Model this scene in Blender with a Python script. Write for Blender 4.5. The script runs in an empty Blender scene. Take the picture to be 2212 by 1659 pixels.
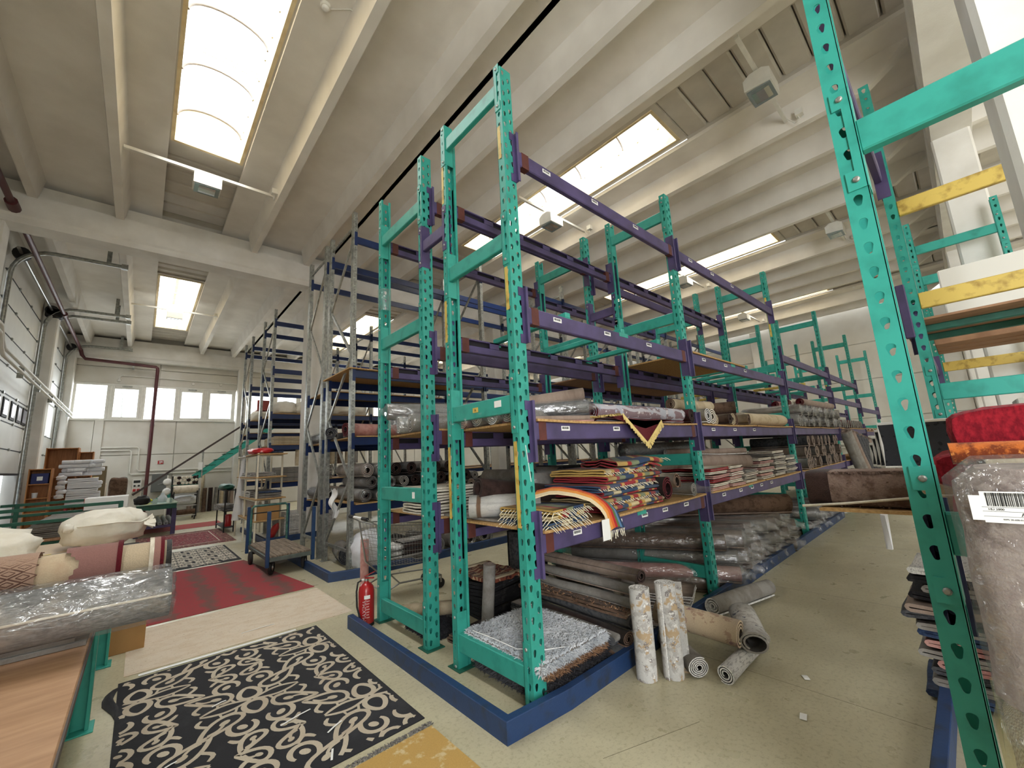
import bpy, math, random
from mathutils import Vector, Matrix, noise
S = bpy.context.scene
COL = S.collection
PI = math.pi
random.seed(7)
def rnd(a, b): return random.uniform(a, b)
def srgb(r, g, b):
    f = lambda c: (c / 255 / 12.92) if c / 255 <= 0.04045 else ((c / 255 + 0.055) / 1.055) ** 2.4
    return (f(r), f(g), f(b), 1.0)

# ------------------------------------------------------------------ camera (wide phone lens, 1.65 m above the floor)
cam = bpy.data.cameras.new('camera')
cam.sensor_width = 36.0
cam.lens = 880.0 / 2212 * 36
cam.clip_start = 0.02
cam.clip_end = 500
co = bpy.data.objects.new('camera', cam)
COL.objects.link(co)
ry, rp, rr = math.radians(47.684), math.radians(9.964), math.radians(-3.0377)
fw = Vector((math.cos(ry) * math.cos(rp), math.sin(ry) * math.cos(rp), math.sin(rp)))
rt = Vector((math.sin(ry), -math.cos(ry), 0))
up = rt.cross(fw)
r2 = rt * math.cos(rr) + up * math.sin(rr)
u2 = -rt * math.sin(rr) + up * math.cos(rr)
m = Matrix((r2, u2, -fw)).transposed().to_4x4()
m.translation = Vector((0, 0, 1.65))
co.matrix_world = m
S.camera = co

# ------------------------------------------------------------------ daylight: overcast sky, skylights and far windows; fill lights added behind the camera
w = bpy.data.worlds.new('overcast_sky')
S.world = w
w.use_nodes = True
bg = w.node_tree.nodes['Background']
bg.inputs['Color'].default_value = (0.93, 0.97, 1.0, 1)
bg.inputs['Strength'].default_value = 3.0
S.view_settings.view_transform = 'Standard'
S.view_settings.look = 'None'
S.view_settings.gamma = 1.0
S.view_settings.use_curve_mapping = False
S.view_settings.exposure = 0.72
def area(name, loc, sx, sy, power, rot=(0, 0, 0), col=(1, 0.995, 0.985), spread=PI):
    l = bpy.data.lights.new(name, 'AREA')
    l.shape = 'RECTANGLE'
    l.size = sx
    l.size_y = sy
    l.energy = power
    l.color = col
    l.spread = spread
    o = bpy.data.objects.new(name, l)
    o.location = loc
    o.rotation_euler = rot
    COL.objects.link(o)
    return o
GAPS = [0.47, 6.5, 12.6, 18.75]          # skylight strips between the double-T roof slabs
BAYS = [(-6.1, 'a'), (5.5, 'b'), (17.55, 'c')]
SKY_W = 30.0
for gx in GAPS:
    for by, bn in BAYS:
        area('skylight_daylight', (gx, by, 8.35), 0.9, 5.4, SKY_W * 5.0)
area('added_dock_fill', (-3.2, -5.0, 2.6), 4.6, 3.9, 520, (0, -PI / 2, 0), (0.97, 0.99, 1))  # added fill light, at a dock opening invented out of view
area('window_and_fill_light', (10.0, -11.9, 4.6), 22.0, 2.6, 300, (PI / 2, 0, 0), (0.98, 0.99, 1))  # added fill light before the unseen front wall, which has no window
area('window_and_fill_light', (0.6, 23.6, 4.6), 5.0, 1.4, 160, (-PI / 2, 0, 0), (0.95, 0.98, 1))
area('window_and_fill_light', (9.0, 23.6, 4.6), 10.0, 1.4, 260, (-PI / 2, 0, 0), (0.95, 0.98, 1))

# ------------------------------------------------------------------ materials
MATS = {}
def mat(name, col, rough=0.6, metal=0.0, noise_amt=0.0, scale=8.0, col2=None, bump=0.0, bscale=None, spec=0.5, coat=0.0, stretch=None, trans=0.0, alpha=1.0, detail=4.0, lo=0.35, hi=0.65):
    """colour with procedural wear: a second colour breaks through by object-space noise"""
    if name in MATS: return MATS[name]
    mt = bpy.data.materials.new(name)
    mt.use_nodes = True
    nt = mt.node_tree
    b = nt.nodes['Principled BSDF']
    b.inputs['Base Color'].default_value = col
    b.inputs['Roughness'].default_value = rough
    b.inputs['Metallic'].default_value = metal
    b.inputs['Specular IOR Level'].default_value = spec
    b.inputs['Coat Weight'].default_value = coat
    b.inputs['Transmission Weight'].default_value = trans
    b.inputs['Alpha'].default_value = alpha
    if noise_amt or col2 or bump:
        tc = nt.nodes.new('ShaderNodeTexCoord')
        mp = nt.nodes.new('ShaderNodeMapping')
        nt.links.new(tc.outputs['Object'], mp.inputs['Vector'])
        if stretch: mp.inputs['Scale'].default_value = stretch
        nz = nt.nodes.new('ShaderNodeTexNoise')
        nz.inputs['Scale'].default_value = scale
        nz.inputs['Detail'].default_value = detail
        nt.links.new(mp.outputs['Vector'], nz.inputs['Vector'])
        rp_ = nt.nodes.new('ShaderNodeValToRGB')
        c2 = col2 or tuple(min(1, c * (1 - noise_amt)) for c in col[:3]) + (1,)
        rp_.color_ramp.elements[0].position = lo
        rp_.color_ramp.elements[1].position = hi
        rp_.color_ramp.elements[0].color = c2
        rp_.color_ramp.elements[1].color = col
        nt.links.new(nz.outputs['Fac'], rp_.inputs['Fac'])
        nt.links.new(rp_.outputs['Color'], b.inputs['Base Color'])
        if bump:
            n2 = nt.nodes.new('ShaderNodeTexNoise')
            n2.inputs['Scale'].default_value = bscale or scale * 6
            n2.inputs['Detail'].default_value = 3
            nt.links.new(mp.outputs['Vector'], n2.inputs['Vector'])
            bp = nt.nodes.new('ShaderNodeBump')
            bp.inputs['Strength'].default_value = bump
            bp.inputs['Distance'].default_value = 0.01
            nt.links.new(n2.outputs['Fac'], bp.inputs['Height'])
            nt.links.new(bp.outputs['Normal'], b.inputs['Normal'])
    MATS[name] = mt
    return mt

M_GREEN = mat('green_rack_paint', srgb(54, 157, 143), 0.42, col2=srgb(38, 127, 114), scale=7, lo=0.22, hi=0.5, spec=0.4, detail=8)
M_TEAL = mat('dark_green_paint', srgb(30, 96, 78), 0.5, noise_amt=0.3, scale=9)
M_PURPLE = mat('purple_beam_paint', srgb(82, 71, 114), 0.5, col2=srgb(60, 52, 84), scale=5, lo=0.25, hi=0.6, detail=8)
M_MAROON = mat('maroon_primer', srgb(96, 48, 42), 0.6, noise_amt=0.3, scale=14)
M_YELLOW = mat('yellow_paint', srgb(205, 178, 88), 0.5, col2=srgb(150, 120, 50), scale=12, lo=0.3, hi=0.5)
M_BLUE = mat('blue_beam_paint', srgb(24, 46, 94), 0.35, noise_amt=0.25, scale=6)
M_KERB = mat('blue_kerb_paint', srgb(30, 58, 100), 0.5, col2=srgb(34, 44, 60), scale=9, lo=0.28, hi=0.48, detail=9, bump=0.15)
M_ZINC = mat('galvanised_steel', srgb(178, 180, 174), 0.38, 0.55, col2=srgb(128, 130, 126), scale=16, lo=0.3, hi=0.7)
M_STEEL = mat('bare_steel', srgb(165, 165, 162), 0.3, 0.8)
M_BOARD = mat('chipboard', srgb(196, 160, 108), 0.8, col2=srgb(164, 126, 78), scale=60, lo=0.35, hi=0.65, bump=0.15, bscale=200)
M_HARD = mat('brown_hardboard', srgb(188, 150, 116), 0.6, col2=srgb(166, 128, 96), scale=3, lo=0.3, hi=0.7, stretch=(1.5, 9, 1), detail=8)
M_PLY = mat('dark_plywood', srgb(168, 128, 96), 0.7, col2=srgb(136, 100, 72), scale=6, stretch=(12, 1, 1))
M_WHITE = mat('white_label_paper', srgb(238, 238, 236), 0.6)
M_BLACK = mat('black_print', srgb(24, 24, 26), 0.6)
M_RUBBER = mat('black_rubber', srgb(36, 35, 34), 0.7, noise_amt=0.3, scale=20)
M_CONC = mat('white_painted_concrete', srgb(236, 234, 229), 0.85, col2=srgb(218, 215, 208), scale=2.2, lo=0.3, hi=0.7, bump=0.12, bscale=60, detail=8)
M_CEIL = mat('ceiling_concrete', srgb(238, 234, 227), 0.9, col2=srgb(222, 217, 209), scale=1.6, lo=0.3, hi=0.7, bump=0.1, bscale=50, detail=8)
M_DECK = mat('roof_deck_sheet', srgb(204, 198, 187), 0.8, noise_amt=0.12, scale=3)
M_WALL = mat('wall_panel_paint', srgb(222, 219, 211), 0.8, col2=srgb(206, 201, 190), scale=1.3, lo=0.3, hi=0.75, bump=0.06, bscale=70, detail=8)
M_FRAME = mat('window_frame_paint', srgb(232, 230, 222), 0.6, noise_amt=0.08, scale=8)
M_CREAM = mat('skylight_curb_paint', srgb(222, 206, 168), 0.7, col2=srgb(196, 170, 124), scale=5, lo=0.2, hi=0.6, detail=8)
M_RED = mat('red_paint', srgb(176, 32, 36), 0.3, noise_amt=0.15, scale=5, coat=0.3)
M_PIPE = mat('maroon_pipe_paint', srgb(88, 38, 42), 0.45, noise_amt=0.2, scale=5)
M_CARD = mat('cardboard', srgb(176, 134, 84), 0.8, noise_amt=0.12, scale=5)
M_ORANGEWOOD = mat('orange_veneer', srgb(190, 128, 72), 0.5, col2=srgb(164, 104, 54), scale=3, stretch=(8, 8, 1))
M_CLOTH = mat('white_cotton', srgb(238, 232, 214), 0.9, noise_amt=0.06, scale=6, bump=0.25, bscale=40)
M_PAPER = mat('white_roll_paper', srgb(232, 232, 236), 0.75, noise_amt=0.05, scale=8)

def floor_material():
    mt = bpy.data.materials.new('painted_concrete_floor')
    mt.use_nodes = True
    nt = mt.node_tree
    L = nt.links.new
    b = nt.nodes['Principled BSDF']
    tc = nt.nodes.new('ShaderNodeTexCoord')
    def nz(scale, detail=6, rough=0.6):
        n = nt.nodes.new('ShaderNodeTexNoise')
        n.inputs['Scale'].default_value = scale
        n.inputs['Detail'].default_value = detail
        n.inputs['Roughness'].default_value = rough
        L(tc.outputs['Object'], n.inputs['Vector'])
        return n
    def ramp(src, p0, c0, p1, c1):
        r = nt.nodes.new('ShaderNodeValToRGB')
        r.color_ramp.elements[0].position = p0
        r.color_ramp.elements[1].position = p1
        r.color_ramp.elements[0].color = c0
        r.color_ramp.elements[1].color = c1
        L(src, r.inputs['Fac'])
        return r
    base = ramp(nz(1.1, 8).outputs['Fac'], 0.3, srgb(178, 170, 142), 0.7, srgb(202, 195, 166))
    fine = ramp(nz(38, 8, 0.7).outputs['Fac'], 0.34, (0.55, 0.52, 0.46, 1), 0.5, (1, 1, 1, 1))
    mix = nt.nodes.new('ShaderNodeMix')
    mix.data_type = 'RGBA'
    mix.blend_type = 'MULTIPLY'
    mix.inputs[0].default_value = 0.55
    L(base.outputs['Color'], mix.inputs[6])
    L(fine.outputs['Color'], mix.inputs[7])
    sp = nt.nodes.new('ShaderNodeTexVoronoi')
    sp.inputs['Scale'].default_value = 26
    L(tc.outputs['Object'], sp.inputs['Vector'])
    spr = ramp(sp.outputs['Distance'], 0.03, (0.35, 0.32, 0.27, 1), 0.06, (1, 1, 1, 1))
    mix2 = nt.nodes.new('ShaderNodeMix')
    mix2.data_type = 'RGBA'
    mix2.blend_type = 'MULTIPLY'
    mix2.inputs[0].default_value = 0.5
    L(mix.outputs[2], mix2.inputs[6])
    L(spr.outputs['Color'], mix2.inputs[7])
    L(mix2.outputs[2], b.inputs['Base Color'])
    rr_ = ramp(nz(5, 6).outputs['Fac'], 0.3, (0.24, 0.24, 0.24, 1), 0.75, (0.5, 0.5, 0.5, 1))
    L(rr_.outputs['Color'], b.inputs['Roughness'])
    b.inputs['Specular IOR Level'].default_value = 0.5
    return mt
M_FLOOR = floor_material()

def mat_dome():
    mt = bpy.data.materials.new('milky_polycarbonate')
    mt.use_nodes = True
    nt = mt.node_tree
    out = nt.nodes['Material Output']
    nt.nodes.remove(nt.nodes['Principled BSDF'])
    t = nt.nodes.new('ShaderNodeBsdfTransparent')
    t.inputs['Color'].default_value = (0.98, 0.98, 0.97, 1)
    d = nt.nodes.new('ShaderNodeBsdfTranslucent')
    d.inputs['Color'].default_value = (0.95, 0.95, 0.93, 1)
    mx = nt.nodes.new('ShaderNodeMixShader')
    mx.inputs[0].default_value = 0.3
    nt.links.new(t.outputs[0], mx.inputs[1])
    nt.links.new(d.outputs[0], mx.inputs[2])
    nt.links.new(mx.outputs[0], out.inputs['Surface'])
    return mt
M_DOME = mat_dome()
def mat_clear(name, tint, gloss=0.12, rough=0.1, body=0.0, bodycol=(0.8, 0.8, 0.8, 1), bump=0.0, bscale=20.0, stretch=None):
    """thin clear film: mostly transparent, glossy glints, some milky body"""
    mt = bpy.data.materials.new(name)
    mt.use_nodes = True
    nt = mt.node_tree
    L = nt.links.new
    out = nt.nodes['Material Output']
    nt.nodes.remove(nt.nodes['Principled BSDF'])
    t = nt.nodes.new('ShaderNodeBsdfTransparent')
    t.inputs['Color'].default_value = tint
    g = nt.nodes.new('ShaderNodeBsdfGlossy')
    g.inputs['Roughness'].default_value = rough
    mx = nt.nodes.new('ShaderNodeMixShader')
    mx.inputs[0].default_value = gloss
    L(t.outputs[0], mx.inputs[1])
    L(g.outputs[0], mx.inputs[2])
    last = mx
    if body:
        d = nt.nodes.new('ShaderNodeBsdfDiffuse')
        d.inputs['Color'].default_value = bodycol
        m2 = nt.nodes.new('ShaderNodeMixShader')
        m2.inputs[0].default_value = body
        L(mx.outputs[0], m2.inputs[1])
        L(d.outputs[0], m2.inputs[2])
        last = m2
    if bump:
        tc = nt.nodes.new('ShaderNodeTexCoord')
        mp = nt.nodes.new('ShaderNodeMapping')
        if stretch: mp.inputs['Scale'].default_value = stretch
        L(tc.outputs['Object'], mp.inputs['Vector'])
        n = nt.nodes.new('ShaderNodeTexNoise')
        n.inputs['Scale'].default_value = bscale
        n.inputs['Detail'].default_value = 3
        n.inputs['Distortion'].default_value = 1.2
        L(mp.outputs['Vector'], n.inputs['Vector'])
        bp = nt.nodes.new('ShaderNodeBump')
        bp.inputs['Strength'].default_value = bump
        bp.inputs['Distance'].default_value = 0.03
        L(n.outputs['Fac'], bp.inputs['Height'])
        L(bp.outputs['Normal'], g.inputs['Normal'])
    L(last.outputs[0], out.inputs['Surface'])
    return mt
M_GLASS = mat_clear('window_glass', (0.97, 0.98, 0.98, 1), 0.06, 0.02)
M_FILM = mat_clear('clear_packing_film', (0.95, 0.955, 0.96, 1), 0.14, 0.16, 0.05, (0.85, 0.86, 0.88, 1), 0.5, 9.0, (1, 2.5, 2.5))
M_FILMY = mat_clear('yellowish_packing_film', (0.93, 0.91, 0.76, 1), 0.14, 0.16, 0.08, (0.8, 0.78, 0.6, 1), 0.5, 9.0, (2.5, 2.5, 1))

# ------------------------------------------------------------------ mesh helpers
class MB:
    def __init__(s):
        s.v = []
        s.f = []
        s.sm = []
    def add(s, vs, fs, smooth=False):
        n = len(s.v)
        s.v.extend([tuple(v) for v in vs])
        for f in fs:
            s.f.append(tuple(i + n for i in f))
            s.sm.append(smooth)
        return s
    def box(s, x0, x1, y0, y1, z0, z1):
        v = [(x, y, z) for x in (x0, x1) for y in (y0, y1) for z in (z0, z1)]
        return s.add(v, [(0, 1, 3, 2), (4, 6, 7, 5), (0, 4, 5, 1), (2, 3, 7, 6), (0, 2, 6, 4), (1, 5, 7, 3)])
    def bbox(s, x0, x1, y0, y1, z0, z1, b=0.004):
        """box with chamfered vertical and horizontal edges (cheap bevel: 24 verts)"""
        b = min(b, abs(x1 - x0) / 2.2, abs(y1 - y0) / 2.2, abs(z1 - z0) / 2.2)
        vs = []
        idx = {}
        for ix, X in enumerate((x0, x1)):
            for iy, Y in enumerate((y0, y1)):
                for iz, Z in enumerate((z0, z1)):
                    sx, sy, sz = (b if ix == 0 else -b), (b if iy == 0 else -b), (b if iz == 0 else -b)
                    for k, p in enumerate(((X, Y + sy, Z + sz), (X + sx, Y, Z + sz), (X + sx, Y + sy, Z))):
                        idx[(ix, iy, iz, k)] = len(vs)
                        vs.append(p)
        fs = []
        g = lambda *a: idx[a]
        for i in (0, 1):
            fs.append((g(i, 0, 0, 0), g(i, 1, 0, 0), g(i, 1, 1, 0), g(i, 0, 1, 0)))
            fs.append((g(0, i, 0, 1), g(1, i, 0, 1), g(1, i, 1, 1), g(0, i, 1, 1)))
            fs.append((g(0, 0, i, 2), g(1, 0, i, 2), g(1, 1, i, 2), g(0, 1, i, 2)))
        for i in (0, 1):
            for j in (0, 1):
                fs.append((g(i, j, 0, 0), g(i, j, 0, 1), g(i, j, 1, 1), g(i, j, 1, 0)))
                fs.append((g(i, 0, j, 0), g(i, 0, j, 2), g(i, 1, j, 2), g(i, 1, j, 0)))
                fs.append((g(0, i, j, 1), g(0, i, j, 2), g(1, i, j, 2), g(1, i, j, 1)))
                for k in (0, 1):
                    fs.append((g(i, j, k, 0), g(i, j, k, 1), g(i, j, k, 2)))
        return s.add(vs, fs)
    def prism(s, prof, a, b, axis='x', smooth=False, caps=True):
        """closed 2-D profile extruded along an axis from a to b"""
        n = len(prof)
        def p3(u, v, t):
            return (t, u, v) if axis == 'x' else ((u, t, v) if axis == 'y' else (u, v, t))
        vs = [p3(u, v, a) for u, v in prof] + [p3(u, v, b) for u, v in prof]
        fs = [(i, (i + 1) % n, n + (i + 1) % n, n + i) for i in range(n)]
        s.add(vs, fs, smooth)
        if caps:
            s.add(vs, [tuple(range(n))[::-1], tuple(range(n, 2 * n))])
        return s
    def bar(s, p, q, w, h, up=(0, 0, 1)):
        """rectangular bar from p to q"""
        p, q = Vector(p), Vector(q)
        d = (q - p).normalized()
        u = Vector(up)
        if abs(d.dot(u)) > 0.98: u = Vector((1, 0, 0))
        sx = d.cross(u).normalized()
        sz = sx.cross(d)
        vs = []
        for e in (p, q):
            for a, b in ((-1, -1), (1, -1), (1, 1), (-1, 1)):
                vs.append(e + sx * (a * w / 2) + sz * (b * h / 2))
        return s.add(vs, [(0, 1, 2, 3), (7, 6, 5, 4), (0, 4, 5, 1), (1, 5, 6, 2), (2, 6, 7, 3), (3, 7, 4, 0)])
    def tube(s, pts, r, n=8, caps=True, smooth=True):
        pts = [Vector(p) for p in pts]
        k = len(pts)
        rs = r if isinstance(r, (list, tuple)) else [r] * k
        vs = []
        prev = None
        for i, p in enumerate(pts):
            d = (pts[min(i + 1, k - 1)] - pts[max(i - 1, 0)]).normalized()
            if prev is None:
                a = Vector((0, 0, 1)) if abs(d.z) < 0.9 else Vector((1, 0, 0))
                u = d.cross(a).normalized()
            else:
                u = (prev - d * prev.dot(d)).normalized()
            prev = u
            v = d.cross(u)
            for j in range(n):
                t = 2 * PI * j / n
                vs.append(p + u * (math.cos(t) * rs[i]) + v * (math.sin(t) * rs[i]))
        fs = []
        for i in range(k - 1):
            for j in range(n):
                fs.append((i * n + j, i * n + (j + 1) % n, (i + 1) * n + (j + 1) % n, (i + 1) * n + j))
        s.add(vs, fs, smooth)
        if caps:
            s.add(vs, [tuple(range(n))[::-1], tuple(range((k - 1) * n, k * n))])
        return s
    def lathe(s, prof, n=20, c=(0, 0, 0), smooth=True):
        """profile of (radius, z) turned about a vertical axis"""
        vs = []
        for r, z in prof:
            for j in range(n):
                t = 2 * PI * j / n
                vs.append((c[0] + r * math.cos(t), c[1] + r * math.sin(t), c[2] + z))
        fs = []
        for i in range(len(prof) - 1):
            for j in range(n):
                fs.append((i * n + j, i * n + (j + 1) % n, (i + 1) * n + (j + 1) % n, (i + 1) * n + j))
        s.add(vs, fs, smooth)
        s.add(vs, [tuple(range(n))[::-1], tuple(range((len(prof) - 1) * n, len(prof) * n))])
        return s
    def grid(s, nu, nv, fn, smooth=True, thick=0.0):
        """surface fn(u, v) -> point; thick adds an underside"""
        vs = [Vector(fn(i / nu, j / nv)) for i in range(nu + 1) for j in range(nv + 1)]
        fs = [(i * (nv + 1) + j, (i + 1) * (nv + 1) + j, (i + 1) * (nv + 1) + j + 1, i * (nv + 1) + j + 1) for i in range(nu) for j in range(nv)]
        s.add(vs, fs, smooth)
        if thick:
            lo = [v - Vector((0, 0, thick)) for v in vs]
            s.add(lo, [f[::-1] for f in fs], smooth)
            n = len(vs)
            ring = [i * (nv + 1) for i in range(nu + 1)] + [nu * (nv + 1) + j for j in range(1, nv + 1)] + [i * (nv + 1) + nv for i in range(nu - 1, -1, -1)] + [j for j in range(nv - 1, 0, -1)]
            k = len(ring)
            s.add([vs[i] for i in ring] + [lo[i] for i in ring], [(i, (i + 1) % k, k + (i + 1) % k, k + i) for i in range(k)])
        return s
    def move(s, mtx):
        s.v = [tuple(mtx @ Vector(v)) for v in s.v]
        return s
    def mesh(s, name, mt):
        me = bpy.data.meshes.new(name)
        me.from_pydata(s.v, [], s.f)
        if any(s.sm):
            me.polygons.foreach_set('use_smooth', s.sm)
        if mt: me.materials.append(mt)
        me.update()
        return me
KIDS = {}
def rot_m(loc, rz=0.0, rx=0.0, ry_=0.0):
    return Matrix.Translation(loc) @ Matrix.Rotation(rz, 4, 'Z') @ Matrix.Rotation(ry_, 4, 'Y') @ Matrix.Rotation(rx, 4, 'X')
def link(name, data, parent=None, loc=None, rot=None):
    o = bpy.data.objects.new(name, data)
    COL.objects.link(o)
    if parent:
        o.parent = parent
        KIDS.setdefault(parent.name, []).append(o)
    if loc is not None: o.location = loc
    if rot is not None: o.rotation_euler = rot
    return o
def tag(o, label=None, cat=None, group=None, kind=None):
    if label: o['label'] = label
    if cat: o['category'] = cat
    if group: o['group'] = group
    if kind: o['kind'] = kind
    return o
def thing(name, label, cat, loc=(0, 0, 0), rz=0.0, group=None):
    return tag(link(name, None, None, loc, (0, 0, rz)), label, cat, group)
def part(name, mb, mt, parent=None, loc=None, rot=None, label=None, kind=None):
    me = mb if isinstance(mb, bpy.types.Mesh) else mb.mesh(name, mt)
    return tag(link(name, me, parent, loc, rot), label, None, None, kind)
def solo(name, mb, mt, label, cat, loc=(0, 0, 0), rz=0.0, group=None, rot=None):
    """a thing that is a single mesh, built about its own base"""
    me = mb if isinstance(mb, bpy.types.Mesh) else mb.mesh(name, mt)
    return tag(link(name, me, None, loc, rot or (0, 0, rz)), label, cat, group)
def struct(name, mb=None, mt=None, parent=None, loc=None):
    o = link(name, mb.mesh(name, mt) if mb else None, parent, loc)
    if not parent: o['kind'] = 'structure'
    return o
def dup(o, loc=None, rot=None, label=None, group=None, parent=None):
    c = o.copy()
    COL.objects.link(c)
    if parent:
        c.parent = parent
        KIDS.setdefault(parent.name, []).append(c)
    if loc is not None: c.location = loc
    if rot is not None: c.rotation_euler = rot
    if label: c['label'] = label
    if group: c['group'] = group
    for ch in KIDS.get(o.name, []):
        dup(ch, parent=c)
    return c
def text_mesh(body, size, depth=0.0005, align='LEFT'):
    cu = bpy.data.curves.new('lettering', 'FONT')
    cu.body = body
    cu.size = size
    cu.extrude = depth
    cu.align_x = align
    o = bpy.data.objects.new('lettering', cu)
    COL.objects.link(o)
    bpy.context.view_layer.update()
    me = bpy.data.meshes.new_from_object(o.evaluated_get(bpy.context.evaluated_depsgraph_get()))
    bpy.data.objects.remove(o)
    me.materials.clear()
    return me
# ================================================================== THE SETTING
XL, XR, YN, YF = -2.47, 22.0, -12.0, 22.55
fl = struct('floor', MB().box(XL - 0.3, XR + 0.3, YN - 0.3, YF + 0.3, -0.25, 0), M_FLOOR)
M_JOINT = mat('floor_crack', srgb(110, 102, 82), 0.9, noise_amt=0.3, scale=20)
for a, b in (((3.45, 0.4), (3.46, 2.0)), ((2.0, 1.62), (2.65, 1.38)), ((5.6, 0.3), (5.6, 2.0)), ((8.4, 0.3), (8.4, 2.0)), ((1.75, 5.4), (2.1, 5.7))):
    part('floor_joint', MB().bar((a[0], a[1], 0.0002), (b[0], b[1], 0.0002), 0.0025, 0.0006), M_JOINT, fl)
mb = MB()
mb.box(-40, XL - 0.3, -30, 60, -0.4, -0.3)
mb.box(XL - 0.3, 60, YF + 0.3, 60, -0.4, -0.3)
M_YARD = mat('yard_asphalt', srgb(120, 118, 112), 0.9, noise_amt=0.2, scale=3)
struct('trim_1', mb, M_YARD)
# ---- ceiling: double-T slabs with tapering ribs, one child per slab and rib
ceil = struct('ceiling')
BY = [(-12.0, -0.82), (-0.32, 10.8), (11.3, 22.2)]
tees = [-1.285]
for k in range(4):
    tees += [2.23 + 6.1 * k, 4.58 + 6.1 * k]
tees = [t for t in tees if t < 22]
rib_prof = [(-0.062, 6.8), (0.062, 6.8), (0.13, 7.2), (-0.13, 7.2)]
for t in tees:
    for y0, y1 in BY:
        mb = MB().box(t - 1.215, min(t + 1.215, XR + 0.3), y0 - (0.25 if y0 > -11 else 0.35), y1 + (0.25 if y1 < 22 else 0.7), 7.2, 7.28)
        part('roof_slab', mb, M_CEIL, ceil)
        for dx in (-0.585, 0.585):
            r = MB()
            n = 4
            vs = []
            for yy, cut in ((y0, 1), (y0 + 0.5, 0), (y1 - 0.12, 0), (y1 + 0.02, 0)):
                for u, z in rib_prof:
                    zz = z if (z > 7 or not cut) else 7.12
                    vs.append((t + dx + u, yy, zz))
            fs = []
            for i in range(3):
                for j in range(4):
                    fs.append((i * 4 + j, i * 4 + (j + 1) % 4, i * 4 + 4 + (j + 1) % 4, i * 4 + 4 + j))
            fs += [(3, 2, 1, 0), (12, 13, 14, 15)]
            r.add(vs, fs)
            part('roof_rib', r, M_CEIL, ceil)
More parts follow.
